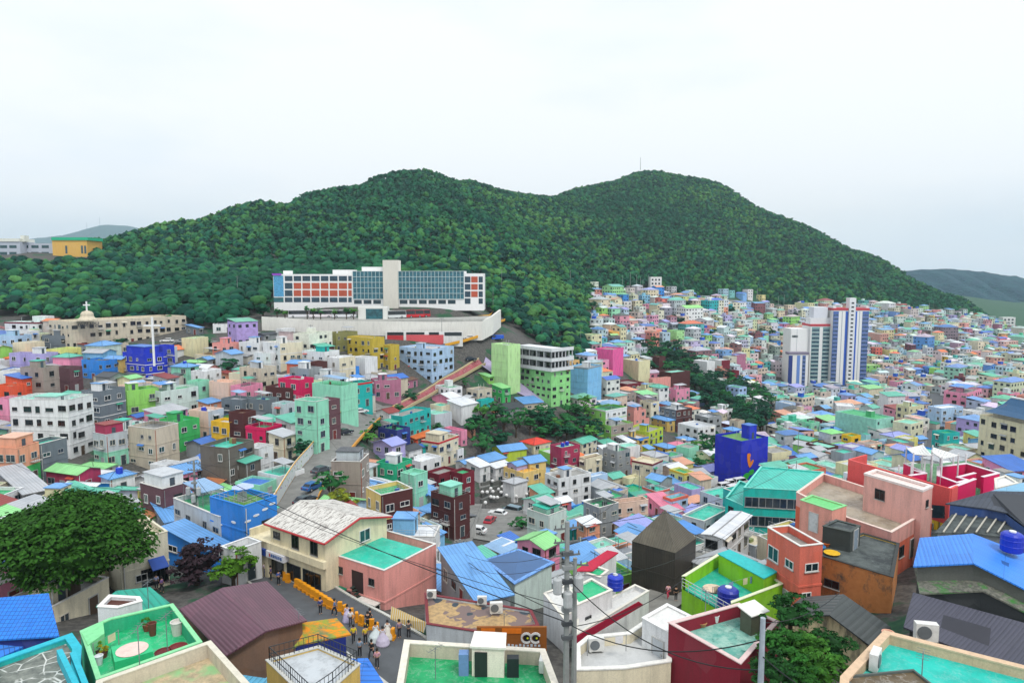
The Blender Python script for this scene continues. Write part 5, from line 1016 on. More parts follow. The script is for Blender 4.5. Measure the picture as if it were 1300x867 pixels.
for k in range(6):
    a_, b_ = pz('N', 560 + k * 100, 688, -24.1), pz('N', 700 + k * 100, 490, -23.95); m = MB(); m.tube(a_ - rr.location, b_ - rr.location, .09, n=4); m.build('batten', plain('b8b4a8', .8), rr)
RP('N', [[(580, 425, -23.0), (1000, 310, -22.2), (1400, 318, -22.2), (1400, 700, -23.3), (1150, 512, -23.1), (950, 470, -23.1)]], -31, 'bl', sheet('3c4350', .4, .25), 'broad charcoal roof with a blue edge at the right, below the magenta walls', wm=wall('2c4c86'))
RP('N', [[(990, 312, -22.6), (1260, 240, -22.4), (1400, 240, -22.4), (1400, 330, -22.6)]], -31, 'wh', sheet('7fb8d8', .4, .2), 'pale blue roof with white wall beyond the charcoal roof')
HP('N', [(1030, 200), (1040, 290), (1250, 240), (1130, 170)], -23.4, -28, 'wh', plain('e8e8e6'), .1, 'small white block beside the magenta walls', wins=((1, .3, .7, .9, .5, 1),))
TQ, c_, p_, _ = HP(None, [(944, 619), (1020, 623), (1046, 599), (966, 592)], -33, -44, '18c4b8', sheet('3cc8b4', .6, .4), .12, 'wide turquoise building left of the salmon terrace house', copc='7fe0d0', wins=tuple((i, s_, 2.2 + 3 * f, 2.2, 1.5, 3) for i in (0, 3) for s_ in (.15, .38, .62, .85) for f in (0, 1)))
HP(None, [(921, 632), (946, 643), (962, 619), (939, 610)], -36.2, -44, '18c4b8', sheet('2cb8a8', .5, .3), .3, 'lower turquoise wing with a plain wall, in front of the wide one', copc='7fe0d0', wins=((0, .3, 1.6, 1.2, 1.2, 1),))
# red wall block and magenta walls
RW = empty('red_wall', pz('M', 1035, 120, -27)); tag(RW, 'long coral red wall behind the salmon house', 'wall'); o_ = RW.location
def wallseg(mb, a, b, h, t=.25, mi=0, cap=None):
    d = (b - a); d.z = 0; d.normalize(); s = Vector((-d.y, d.x, 0)) * t / 2; q = [a - s, b - s, b + s, a + s]
    mb.prism([(v.x, v.y) for v in q], a.z - h, a.z, mi, True, True)
    if cap is not None: s2 = s * 1.25; q = [a - s2 - d * .05, b - s2 + d * .05, b + s2 + d * .05, a + s2 - d * .05]; mb.prism([(v.x, v.y) for v in q], a.z + .003, a.z + .07, cap, True, True)
m = MB(); wallseg(m, Pz(1078, 583, -23.9) - o_, Pz(1207, 620, -23.9) - o_, 4.2); wallseg(m, Pz(1078, 583, -23.91) - o_, Pz(1100, 577, -23.91) - o_, 4); 
wallseg(m, Pz(1207, 620, -23.92) - o_, Pz(1215, 616, -23.92) - o_, 8); m.build('wall_panel', wall('ee5f5c', .25), RW)
m = MB(); m.quad(*[P(x, y, 74.3) - o_ for x, y in ((1183, 657), (1199.5, 658), (1199.5, 642), (1183, 640.5))]); m.build('window', glass(), RW); foot([Pz(1078, 583, -23.9), Pz(1207, 620, -23.9)])
MZ = empty('maze_wall', pz('N', 700, 200, -26.7)); tag(MZ, 'open air maze of magenta walls with white tops', 'wall'); o_ = MZ.location; m = MB(); zt = -24.1
for k, (x0, y0, x1, y1, h) in enumerate(((205, 60, 400, 150, 2), (400, 150, 250, 172, 2), (275, 120, 385, 150, 1.6), (515, 92, 770, 62, 2.6), (770, 62, 1065, 150, 2.6), (1065, 150, 920, 185, 2.6), (515, 92, 515, 175, 2.2), (515, 175, 690, 240, 1.2), (850, 150, 690, 190, 1.2), (690, 190, 785, 215, 1.2), (785, 215, 690, 240, 1.2), (622, 290, 760, 240, 3), (760, 240, 850, 205, 3))):
    a, b = pz('N', x0, y0, zt) - o_, pz('N', x1, y1, zt) - o_; a.z += k * .004; b.z += k * .004; wallseg(m, a, b, h, .3, 0, 1)
m.build('wall_panel', [wall('e2085e', .1), plain('f6e6ee')], MZ)
m = MB(); q = [pz('N', x, y, -26.6) - o_ for x, y in ((200, 60), (520, 60), (770, 30), (1080, 150), (900, 260), (640, 300), (400, 210))]; q = q if area(q) > 0 else q[::-1]; m.prism([(v.x, v.y) for v in q], -4, .1); m.build('floor', flat('3c7a44', .5), MZ)
foot([v + o_ for v in q])
SA = empty('sail_canopy', Pz(1165, 580, -25.5)); tag(SA, 'white tensioned fabric canopy, left one over the magenta walls', 'canopy'); SA2 = empty('sail_canopy', Pz(1205, 585, -25.5)); tag(SA2, 'white tensioned fabric canopy, right one over the magenta walls', 'canopy')
for rt_, pts in ((SA, [(1150.8, 569.5, -22.4), (1172, 565, -22.4), (1184, 579, -21.9), (1160, 577, -22.0)]), (SA2, [(1184, 568, -22.4), (1217, 578.5, -22.4), (1196, 583, -21.9), (1183, 574, -22.0)])):
    m = MB(); v = [Pz(*q) - rt_.location for q in pts]; g = 8
    grid = [[(v[0].lerp(v[1], i / g)).lerp(v[3].lerp(v[2], i / g), j / g) - Vector((0, 0, .5 * math.sin(math.pi * i / g) * math.sin(math.pi * j / g))) for i in range(g + 1)] for j in range(g + 1)]
    for j in range(g):
        for i in range(g): m.face([grid[j][i], grid[j][i + 1], grid[j + 1][i + 1], grid[j + 1][i]])
    sh = m.build('sail', plain('f2f2ee', .6), rt_, True); md = sh.modifiers.new('t', 'SOLIDIFY'); md.thickness = .08
    for q in v: m2 = MB(); m2.tube((q.x, q.y, -1.5), (q.x, q.y, q.z + .3), .09, n=8); m2.build('mast', plain('eeeeee', .4), rt_)
for i, (x, y0, y1, nm) in enumerate(((265, 45, 165, 'second'), (385, 30, 150, 'third'), (150, 75, 150, 'leftmost'), (650, 0, 75, 'fifth'), (765, -30, 65, 'rightmost'), (530, 10, 85, 'fourth'))):
    a = pz('N', x, y1, -24.3); pxx, pyy = px_of('N', x, y0); b = P(pxx, pyy, a.y); m = MB(); m.tube((0, 0, -2.5), (0, 0, b.z - a.z), .1, n=8); o = m.build('white_mast', plain('f0f0f0', .4)); o.location = a
    tag(o, f'slim white mast over the magenta walls, {nm} of the row', 'mast', 'white masts at the magenta walls')
# ---------------------------------------------------------------- landmark buildings
def PB(m, t, x0, y0, x1, y1, Y, dep, o, mi=0, front=0.0):
    """box whose front face fills a picture rectangle at distance Y"""
    (a, b), (c, d) = px_of(t, x0, y0), px_of(t, x1, y1); cx = (a + c) / 2
    X0, X1 = ray(a, (b + d) / 2)[0] * Y, ray(c, (b + d) / 2)[0] * Y; zt, zb = ray(cx, b)[1] * Y, ray(cx, d)[1] * Y
    m.box(X0 - o.x, Y - front - o.y, zb - o.z, X1 - o.x, Y - front + dep - o.y, zt - o.z, mi)
# school with red brick panels and glass front
Ys = 285.0; sb = P(480, 388, Ys); SC = empty('school_building', sb); tag(SC, 'long white framed school with brick panels, glass front and pale tower', 'building')
m = MB(); PB(m, 'S', 75, 122, 510, 322, Ys, 14, sb); PB(m, 'S', 510, 105, 1125, 322, Ys, 14, sb); PB(m, 'S', 1125, 118, 1232, 322, Ys, 14, sb)
PB(m, 'S', 400, 98, 510, 122, Ys + 2, 8, sb); PB(m, 'S', 128, 103, 160, 122, Ys + 3, 5, sb); PB(m, 'S', 560, 82, 682, 105, Ys + 2, 8, sb); m.build('wall', wall('f0f0ee', .1), SC)
m = MB(); PB(m, 'S', 680, 45, 762, 322, Ys, 8, sb, front=1.2); m.build('tower', wall('dcd8cc', .15), SC)
xs = [133, 182, 230, 280, 331, 380, 430, 482, 508]
for i in range(8):
    for (y0, y1, kind) in ((132, 160, 'window'), (170, 203, 'brick_panel'), (210, 243, 'brick_panel'), (250, 276, 'window')):
        if i == 0 and kind == 'brick_panel': kind = 'window'
        m = MB(); PB(m, 'S', xs[i] + 4, y0, xs[i + 1] - 3, y1, Ys, .3, sb, front=.06); m.build(kind, glass('24485a') if kind == 'window' else brick('c05c44'), SC)
for x0, x1 in ((1127, 1158), (1203, 1226)):
    for y0, y1 in ((135, 168), (176, 208), (216, 248), (255, 285)): m = MB(); PB(m, 'S', x0, y0, x1, y1, Ys, .3, sb, front=.06); m.build('window', glass('24485a'), SC)
for y0, y1 in ((135, 168), (176, 208), (216, 248)): m = MB(); PB(m, 'S', 1162, y0, 1198, y1, Ys, .3, sb, front=.06); m.build('brick_panel', brick('c05c44'), SC)
m = MB(); PB(m, 'S', 76, 130, 130, 245, Ys, .3, sb, front=.08); m.build('banner', plain('5fb4e4', var=.4), SC); m = MB(); PB(m, 'S', 76, 250, 130, 276, Ys, .3, sb, front=.08); m.build('window', glass('1f6a70'), SC)
m = MB(); PB(m, 'S', 68, 118, 118, 128, Ys, .5, sb, front=.4); m.build('sign', plain('9a40c8'), SC)
for x0, x1 in ((512, 679), (763, 1122)):
    m = MB(); PB(m, 'S', x0, 106, x1, 258, Ys, .3, sb, front=.1); g = m.build('curtain_wall', glass('2f7484'), SC)
    m = MB(); nx = int((x1 - x0) / 19); 
    for i in range(nx + 1): x = x0 + (x1 - x0) * i / nx; PB(m, 'S', x - 1, 106, x + 1, 258, Ys, .2, sb, front=.25)
    for k in range(6): y = 106 + 152 * k / 5; PB(m, 'S', x0, y - 1.1, x1, y + 1.1, Ys, .2, sb, front=.28)
    m.build('mullion', plain('c8dcdc', .4), g)
    for i in range(int((x1 - x0) / 52)): m = MB(); x = x0 + 6 + i * 53; PB(m, 'S', x, 264, x + 42, 285, Ys, .3, sb, front=.06); m.build('window', glass('24404a'), SC)
FOOT.append((sb.x, sb.y, 20))
# platform and long white retaining wall
def tri_wall(name, pts, top, thick, mat, label, cat='wall', drop=None):
    """wall following pixel points (px, py_top, Y); drops h metres"""
    V = [P(*q) for q in pts]; o = V[len(V) // 2].copy(); root = empty(name, o); tag(root, label, cat); m = MB()
    for a, b in zip(V, V[1:]):
        a, b = a - o, b - o; d = (b - a); d.z = 0; d.normalize(); s = Vector((-d.y, d.x, 0)) * thick
        q = [a, b, b + s, a + s] if Vector((-d.y, d.x)).y > 0 else [a, b, b - s, a - s]
        lo = [Vector((v.x, v.y, v.z - top)) for v in q]
        m.quad(lo[0], lo[1], q[1], q[0]); m.quad(lo[1], lo[2], q[2], q[1]); m.quad(lo[2], lo[3], q[3], q[2]); m.quad(lo[3], lo[0], q[0], q[3]); m.face(q)
        for t in np.linspace(0, 1, 8): w = a.lerp(b, float(t)) + o; FOOT.append((w.x, w.y, 2.5))
    m.build('wall_panel', mat, root); return root
tri_wall('retaining_wall', [(332, 402, 263), (400, 407, 263), (480, 408, 263), (560, 409, 264), (612, 408, 268), (626, 401, 276), (636, 393, 290)], 7.5, .8, wall('e6e4dc', .25), 'long white retaining wall below the school bus yard')
m = MB(); bs = P(480, 404, 274)
PL = empty('bus_yard', (bs.x, bs.y, bs.z)); tag(PL, kind='structure')
q = [P(336, 409, 264), P(480, 410, 264), P(612, 410, 268), P(634, 396, 289), P(610, 391, 288), P(350, 391, 288)]; zz = -16.9; q = [Vector((v.x, v.y, zz)) - bs for v in q]; q = q if area(q) > 0 else q[::-1]
m.prism([(v.x, v.y) for v in q], zz - bs.z - 5, zz - bs.z); m.build('paving', flat('b4b4ae', .3), PL)
LW = empty('lower_garage', P(540, 428, 261)); tag(LW, 'red walled garage level open under the white retaining wall', 'garage'); o_ = LW.location; m = MB(); PB(m, 'S', 690, 438, 1115, 520, 261, 1.5, o_); m.build('wall', wall('e8e8e4'), LW)
for x0, x1, y0, y1, c in ((700, 790, 458, 500, 'c8343a'), (805, 1010, 455, 510, 'dc5a60'), (700, 790, 441, 457, '20262a'), (805, 905, 441, 454, '20262a'), (930, 985, 441, 456, '20262a'), (1015, 1110, 441, 460, '30383c')):
    m = MB(); PB(m, 'S', x0, y0, x1, y1, 261, .4, o_, front=.1); m.build('bay', plain(c), LW)
KS = empty('glass_kiosk', P(475, 408, 266)); tag(KS, 'square glass entrance kiosk on the retaining wall below the school', 'kiosk'); o_ = KS.location; m = MB(); PB(m, 'S', 540, 302, 700, 380, 267, 5, o_); m.build('wall', wall('e8e8e2', .1), KS); m = MB(); PB(m, 'S', 583, 312, 676, 376, 267, .2, o_, front=.1); m.build('glass_front', glass('2a6a74'), KS)
# apartment towers
def tower(t, x0, x1, yt, yb, Y, dep, strips, label, a=0.0, extra=(), cornice='c83a48'):
    (a0, b0), (a1, b1) = px_of(t, x0, yt), px_of(t, x1, yb); pm = (b0 + b1) / 2
    X0, X1 = ray(a0, pm)[0] * Y, ray(a1, pm)[0] * Y; zb = ray((a0 + a1) / 2, b1)[1] * Y; zt = ray((a0 + a1) / 2, b0)[1] * Y; w = X1 - X0; h = zt - zb
    root = empty('apartment_tower', (X0, Y, zb), R(a)); tag(root, label, 'apartment tower'); m = MB(); m.prism([(0, 0), (w, 0), (w, dep), (0, dep)], -6, h)
    m.build('wall', wall('f3f3f1', .06), root); fl = int(h / 2.75)
    if cornice: m = MB(); m.box(-.3, -.3, h - 1.3, w + .3, dep + .3, h + .2); m.build('cornice', plain(cornice), root)
    for (f0, f1, kind, y1) in strips:
        xx0, xx1 = w * f0, w * f1; hh = h * (y1 if y1 else 1) - (2 if cornice else 0)
        if kind == 'shaft':
            m = MB(); m.box(xx0, -1.2, -2, xx1, 4, h * y1); sh = m.build('stair_tower', wall('e6e8ea', .1), root)
            n_ = int(h * y1 / 2.75)
            for k in range(n_): m = MB(); m.box(xx0 + (xx1 - xx0) * .3, -1.26, k * 2.75 + 1.2, xx0 + (xx1 - xx0) * .7, -1.15, k * 2.75 + 2.3); m.build('window', glass('182430'), root)
        elif kind.startswith('win'):
            base = {'winN': '2c4a98', 'winG': '7fa8a8', 'winD': '4c6cb4'}[kind]
            m = MB(); m.box(xx0, -.12, 0, xx1, .2, hh); m.build('facade_strip', plain(base), root)
            for k in range(int(hh / 2.75)): m = MB(); m.box(xx0 + .25, -.2, k * 2.75 + 1.0, xx1 - .25, 0, k * 2.75 + 2.4, 0); m.box(xx0, -.5, k * 2.75 + .02, xx1, -.1, k * 2.75 + .3, 1); m.build('window', [glass('4c6a7c' if kind == 'winG' else '54709c'), plain('dfe4e6' if kind == 'winG' else 'a8b8dc')], root)
        else: m = MB(); m.box(xx0, -.1, 0, xx1, .2, hh); m.build('facade_strip', plain(kind), root)
    for (f0, f1, y0, y1, c) in extra: m = MB(); m.box(w * f0, .5, h * y0, w * f1, dep * .6, h * y1); m.build('roof_block', wall(c, .1), root)
    for q in range(4): FOOT.append((X0 + w * (q + .5) / 4, Y + dep / 2, 9))
    return root
tower('T', 440, 718, 165, 795, 470, 14, ((0, .15, 'winD', None), (.345, .415, '2f62c8', None), (.42, .6, 'shaft', 1.13), (.605, .67, '2f62c8', None), (.82, 1.0, 'winD', None), (.24, .26, 'b8c0c8', None), (.73, .75, 'b8c0c8', None)), 'tallest white apartment tower with blue stripes and central stair shaft', extra=((0, .08, 1, 1.03, 'e8e8e8'), (.92, 1, 1, 1.03, 'e8e8e8')))
tower('T', 266, 440, 290, 785, 474, 14, ((.05, .4, 'winG', None), (.55, .86, 'winG', None), (.93, 1.0, '22345c', None)), 'middle apartment tower with two teal glass strips and red cornice', extra=((-.02, .98, 1.003, 1.1, 'e8e8ea'), (.12, .74, 1.1, 1.27, 'e4e6ee')))
T3 = tower('T', 112, 262, 325, 785, 476, 14, ((.3, .32, 'c8ccd0', None),), 'left apartment tower with a blank upper wall carrying dark lettering', cornice=None)
tower('T', 97, 252, 512, 790, 470, 5, ((0, .2, '1f3a86', None), (.42, .58, '6f96dc', None), (.7, .86, 'winD', None)), 'low navy striped front wing of the left apartment tower', cornice='8a8296')
PDm = empty('podium', P(1060, 510, 452)); tag(PDm, 'long grey concrete podium wall under the apartment towers', 'podium'); o_ = PDm.location; m = MB(); PB(m, 'K', 480, 110, 975, 290, 450, 12, o_); m.build('wall', wall('b6bcc4', .3), PDm)
for x in (585, 690, 810, 880): m = MB(); PB(m, 'K', x, 148, x + 38, 160, 450, .3, o_, front=.08); m.build('window', glass(), PDm)
for k in range(5): FOOT.append((o_.x - 28 + k * 14, o_.y + 4, 8))
# church and blue hall
ch_ = H(None, 86, 88, 236, 408.5, 3.1, 'be', 'C', 'f', a=58, wl=14, Y=225, long=1, detail=1, label='long beige church with a domed gable, cross and parking lot', wstyle=1, top=(0, 0, 1, 1, .1, 'be', 'C'), name='church')
d_ = HOUSES[-1]; m = MB(); cc = P(111, 407, 228); m.lathe((cc.x, cc.y, cc.z), [(3.2, 0), (3.1, .5), (2.3, .9), (1.9, 1.5), (1.9, 2.3), (1.4, 3.0), (.4, 3.3)], 14); o = m.build('dome', wall('d4c8b0')); o.parent = ch_; o.matrix_parent_inverse = Matrix.Translation(ch_.location).inverted() if False else (Matrix.Translation(ch_.location) @ Matrix.Rotation(ch_.rotation_euler.z, 4, 'Z')).inverted()
m = MB(); m.box(cc.x - .18, cc.y - .18, cc.z + 3.2, cc.x + .18, cc.y + .18, cc.z + 6.4); m.box(cc.x - 1.1, cc.y - .17, cc.z + 5, cc.x + 1.1, cc.y + .17, cc.z + 5.4); o = m.build('cross', plain('f2f2f2')); o.parent = ch_; o.matrix_parent_inverse = (Matrix.Translation(ch_.location) @ Matrix.Rotation(ch_.rotation_euler.z, 4, 'Z')).inverted()
H('A', 1010, 1195, 1262, 385, 3.9, 'bl', 'C', 'f', a=62, bands=True, label='royal blue hall with white bands, taller left half', top=(0, .1, 5, 9, 2.6, 'bl', 'B'))
H('A', 1262, 1340, 1438, 320, 3.9, 'bl', 'B', 'f', a=62, bands=True, label='royal blue hall with white bands, right half with tiny square windows')
c = P(194.6, 437, 186); CX = empty('white_cross', c); tag(CX, 'tall plain white cross beside the royal blue hall', 'cross'); m = MB(); z1 = P(194.6, 402.5, 186).z - c.z; m.box(-.22, -.22, -6, .22, .22, z1); m.box(-2.3, -.2, z1 * .66, 2.3, .2, z1 * .66 + .42); m.build('cross_beam', plain('f4f4f4'), CX)
# left hilltop school
m = MB(); lo_ = P(50, 322, 430); LS = empty('hilltop_school', lo_); tag(LS, 'hilltop school with grey wings and a yellow end block', 'building'); PB(m, None, -60, 307, 26, 335, 430, 14, lo_); PB(m, None, 24, 309, 68, 338, 436, 12, lo_); m.build('wall', wall('b9c0cc', .1), LS)
m = MB(); PB(m, None, -60, 303, 25, 306.9, 430, 14, lo_, front=.5); PB(m, None, 26, 299, 31, 307, 432, 4, lo_); m.build('roof', plain('e6e8dc'), LS)
m = MB(); PB(m, None, 67, 305, 111, 340, 428, 16, lo_); m.build('end_block', wall('e2b45c', .15), LS); m = MB(); PB(m, None, 66, 301.5, 112, 305.2, 428, 16, lo_, front=.6); m.build('green_roof', plain('1fb888'), LS)
for x0 in (-40, -20, 0, 12, 27, 40, 53): 
    for y0 in (311.5, 320): m = MB(); PB(m, None, x0, y0, x0 + 9, y0 + 3.6, 430 if x0 < 24 else 436, .4, lo_, front=.1); m.build('window', glass('2c5a60'), LS)
for x0 in (83, 103, 107): m = MB(); PB(m, None, x0, 312, x0 + 2.5, 322, 428, .4, lo_, front=.1); m.build('window', glass('4a6a70'), LS)
for x_, y_, w_, h_, Y_, lab in ((1205, 377, 9, 4, 990, 'white block on the spur of the right hill'), (1281, 409, 16, 10, 900, 'pale hotel block at the right end of the hill'), (1213, 381, 5, 4, 985, 'small white block below the spur of the right hill'), (833, 358, 14, 12, 610, 'white lookout building at the forest edge')):
    c = P(x_, y_, Y_); o = empty('building', (c.x, c.y, c.z - 4)); tag(o, lab, 'building'); s = Y_ / F; m = MB(); m.box(-w_ / 2 * s, 0, -3, w_ / 2 * s, 8, h_ * s); m.build('wall', wall('e4e4e2', .1), o)
    for k in range(2): 
        for j in range(3): m = MB(); m.box((-.4 + j * .3) * w_ * s, -.1, (.2 + k * .4) * h_ * s, (-.25 + j * .3) * w_ * s, .1, (.4 + k * .4) * h_ * s); m.build('window', glass(), o)
# big light green terraced block
LG = H('G', 505, 845, 1003, 335, 4.6, '9ae690', 'g', 'f', a=42, par=.1, Y=246, detail=1, label='big light green block with two open grey terrace floors on top', wstyle=1, long=1, top=(0, 0, .5, .5, .1, 'gy', 'g'), name='house')
dd = HOUSES[-1]; me = [o for o in LG.children if o.name.startswith('wall')][0]; bb = [v.co for v in me.data.vertices]; hx = max(v.x for v in bb) - .06; hy = max(v.y for v in bb) - .06; h0 = max(v.z for v in bb)
m = MB()
for k in range(3):
    z = h0 + .01 + k * 3.6; m.box(-hx - 1.0, -hy - 1.0, z, hx + .6, hy + .6, z + .35, 0); m.box(-hx - 1.0, -hy - 1.0, z + .352, hx + .6, -hy - .85, z + 1.25, 0); m.box(-hx - 1.0, -hy - .85, z + .352, -hx - .85, hy + .6, z + 1.25, 0)
m.build('terrace_slab', wall('e2e4e6', .25), LG)
for k in range(2):
    z = h0 + .37 + k * 3.6; m = MB(); m.box(-hx + 1.6, -hy + 1.6, z, hx, hy, z + 3.23); m.build('recessed_wall', wall('a4aaae', .3), LG)
    for i in range(6):
        x = -hx + 1.6 + (2 * hx - 2) * (i + .5) / 6; add_window(LG, x, -hy + 1.6, z + 1.6, 0, 2.0, 1.8, 1); y = -hy + 1.6 + (2 * hy - 2) * (i + .5) / 6; add_window(LG, -hx + 1.6, y, z + 1.6, -math.pi / 2, 1.8, 1.8, 1)
    for i in range(7):
        for (x, y) in ((-hx - .6 + (2 * hx + .8) * i / 6, -hy - .6), (-hx - .6, -hy - .6 + (2 * hy + .8) * i / 6)):
            if i == 0 and y > -hy - .5: continue
            m = MB(); m.box(x - .16, y - .16, z, x + .16, y + .16, z + 3.2); m.build('column', plain('d0d2d4'), LG)
H('G', 350, 488, 505, 118, 7.2, 'c6f2a8', 'l', 'f', a=42, Y=246, nowin=True, label='tall blank yellowish green slab left of the big light green block')
# temple style hall at the right
TH = H(None, 1244, 1335, 1350, 546, 4.2, 'e6dcb8', 'l', 'f', a=13, wr=16, long=1, detail=1, label='cream hall with navy hanok roof and rows of small square windows', wstyle=1, name='temple_hall', top=(0, 0, .5, .5, .1, 'cr', 'l'))
me = [o for o in TH.children if o.name.startswith('wall')][0]; bb = [v.co for v in me.data.vertices]; hx = max(v.x for v in bb) - .06; hy = max(v.y for v in bb) - .06; h0 = max(v.z for v in bb)
m = MB(); X0, X1, Y0, Y1 = -hx + 1, hx - 1, -hy + 1, hy - 3; e, rz = h0 + 1.0, h0 + 4.6; xm = (X0 + X1) / 2; ov = 1.2
for sgn in (1, -1):
    prof = [(0, rz), (.3, rz - 1.6), (.65, rz - 2.7), (1.0, rz - 3.3), (1.15, rz - 3.2)]
    for (a, za), (b, zc) in zip(prof, prof[1:]):
        xa, xb = xm + sgn * a * (X1 - xm + ov), xm + sgn * b * (X1 - xm + ov)
        q = [(xa, Y0 - ov, za), (xb, Y0 - ov, zc), (xb, Y1 + ov, zc), (xa, Y1 + ov, za)]
        m.quad(*(q if sgn > 0 else q[::-1]))
m.box(X0, Y0, h0 - .5, X1, Y1, h0 + 1.2, 1); m.face([(X0, Y0 - .1, h0 + 1.2), (X1, Y0 - .1, h0 + 1.2), (xm, Y0 - .1, rz - .5)], 2); m.face([(X1, Y1, h0 + 1.2), (X0, Y1, h0 + 1.2), (xm, Y1, rz - .5)], 2)
m.tube((xm, Y0 - ov, rz + .1), (xm, Y1 + ov, rz + .1), .3, n=6, mi=3); m.build('hanok_roof', [tile('1f5a86', .2), wall('d8d0b8'), plain('c88c84'), plain('f0f0ee')], TH)
# blue painted house with the fish mural
BH = H('J', 1085, 1180, 1400, 130, 4.2, '1024c0', 'L', 'f', a=30, wl=10, detail=1, label='ultramarine block with a mural of an orange fish and green leaf', nowin=True, name='house', top=(.7, .3, 3, 3, 4, '1030d0', 'B'))
me = [o for o in BH.children if o.name.startswith('wall')][0]; bb = [v.co for v in me.data.vertices]; hx = max(v.x for v in bb) - .06; hy = max(v.y for v in bb) - .06; h0 = max(v.z for v in bb)
m = MB()
def blob(m, cx, cz, rx, rz_, mi, n=14, face=0, rot=0, off=.05):
    pts = [(cx + math.cos(t) * rx * math.cos(rot) - math.sin(t) * rz_ * math.sin(rot), cz + math.cos(t) * rx * math.sin(rot) + math.sin(t) * rz_ * math.cos(rot)) for t in [6.283 * i / n for i in range(n)]]
    m.face([(x, -hy - off, z) for x, z in pts], mi)
blob(m, -hx + 3.2, h0 * .5, .6, 2.3, 0, rot=.25, off=.12); blob(m, -hx + 4.4, h0 * .42, .45, 1.2, 0, rot=-.6, off=.125); blob(m, -hx + 3.2, h0 * .62, .7, .7, 0, off=.13); blob(m, -hx + 2.2, h0 * .12, 1.5, 1.0, 1, rot=.3, off=.12); blob(m, -hx + 4.4, h0 * .2, 1.2, .8, 1, rot=.2, off=.122)
m.build('mural', [plain('f08a1e'), plain('2fb83a')], BH)
# sky blue house: white cloud marks
for o in S.objects:
    if o.get('label', '') == '' : continue
# ---------------------------------------------------------------- roads
def asphalt(c, name):
    if name in MATS: return MATS[name]
    m, n, p = _new(name); a = _ramp(n, _noise(n, .5, 6), .35, .65); b = _ramp(n, _noise(n, 12, 3), .3, .7)
    col = srgb(c); n.links.new(_mixc(n, a, col, tuple(x * .72 for x in col)), p.inputs['Base Color']); p.inputs['Roughness'].default_value = .9; _bump(n, p, b, .2, .02); MATS[name] = m; return m
def centre(pts):
    V = [hit(*q) for q in pts]; out = []
    for a, b in zip(V, V[1:]):
        k = max(1, int((b - a).length / 2.5)); out += [a.lerp(b, i / k) for i in range(k)]
    out.append(V[-1])
    for _ in range(3): out = [out[0]] + [(out[i - 1] + out[i] * 2 + out[i + 1]) / 4 for i in range(1, len(out) - 1)] + [out[-1]]
    return out
def road(name, pts, w, mat, lift_=.14, kerb=None, kerbc='c8c8c0', reserve=True, line=None, lc='e8c23a'):
    C_ = centre(pts); m = MB(); kb = MB(); ln = MB(); rows = []
    for i, p in enumerate(C_):
        d = (C_[min(i + 1, len(C_) - 1)] - C_[max(i - 1, 0)]); d.z = 0; d.normalize(); s = Vector((-d.y, d.x, 0)); z = tz(p.x, p.y)
        zs = [tz(p.x + s.x * w * t, p.y + s.y * w * t) for t in (-.5, -.25, 0, .25, .5)]; row = []
        for t, zz in zip((-.5, -.25, 0, .25, .5), zs): q = p + s * w * t; row.append(Vector((q.x, q.y, max(zz, (zs[0] + zs[-1]) / 2) + lift_)))
        rows.append(row)
        if reserve: FOOT.append((p.x, p.y, w * .5))
    for A, B in zip(rows, rows[1:]):
        for j in range(4): m.face([A[j + 1], A[j], B[j], B[j + 1]])
        if kerb:
            for e, s in ((0, -1), (4, 1)):
                a, b = A[e], B[e]; o_ = (A[e] - A[2]).normalized() * .3
                kb.face([a + Vector((0, 0, kerb)), b + Vector((0, 0, kerb)), b + o_ + Vector((0, 0, kerb)), a + o_ + Vector((0, 0, kerb))] if s < 0 else [a + o_ + Vector((0, 0, kerb)), b + o_ + Vector((0, 0, kerb)), b + Vector((0, 0, kerb)), a + Vector((0, 0, kerb))])
                kb.quad(a, b, b + Vector((0, 0, kerb)), a + Vector((0, 0, kerb))); kb.quad(b + o_ - Vector((0, 0, .5)), a + o_ - Vector((0, 0, .5)), a + o_ + Vector((0, 0, kerb)), b + o_ + Vector((0, 0, kerb)))
    if line is not None:
        for i in range(0, len(rows) - 1, 3):
            A, B = rows[i], rows[i + 1]; a, b = A[2].lerp(A[4 if line > 0 else 0], abs(line)), B[2].lerp(B[4 if line > 0 else 0], abs(line)); s = (A[4] - A[0]).normalized() * .1; u = Vector((0, 0, .02))
            ln.face([a + s + u, a - s + u, b - s + u, b + s + u])
        tag(ln.build('road_marking', plain(lc, .8)), kind='structure')
    o = m.build(name, mat); tag(o, kind='structure')
    if kerb: tag(kb.build('kerb', plain(kerbc, .8)), kind='structure')
    return rows
AS = asphalt('5c6064', 'asphalt'); AL = asphalt('8a8a86', 'pale_asphalt')
road('street', [(330, 712), (352, 735), (385, 757), (425, 782), (467, 806), (505, 832), (570, 880)], 6.5, AS, kerb=.12, line=.3)
road('street', [(905, 705), (930, 682), (950, 660), (962, 640), (958, 615)], 5, AS, line=.4)
road('lane', [(770, 815), (805, 790), (838, 765), (862, 750), (885, 735), (905, 705)], 5, asphalt('8c8a84', 'lane_paving'))
MR = road('mural_road', [(362, 668), (378, 640), (396, 604), (416, 577), (440, 553), (468, 530), (486, 516)], 6.5, AL, kerb=.14, kerbc='e0a040')
road('stairway', [(484, 531), (520, 512), (555, 492), (585, 476), (612, 462)], 3.2, flat('a4484e', .6), kerb=.5, kerbc='c8b890')
road('plaza', [(614, 462), (640, 478), (662, 496), (690, 510)], 8, flat('b4a8cc', .3))
road('school_road', [(560, 437), (590, 431), (612, 422), (632, 406), (641, 388), (636, 368)], 7, AS, kerb=.5, kerbc='e8a828')
road('church_yard', [(205, 441), (235, 438), (268, 432)], 14, AL)
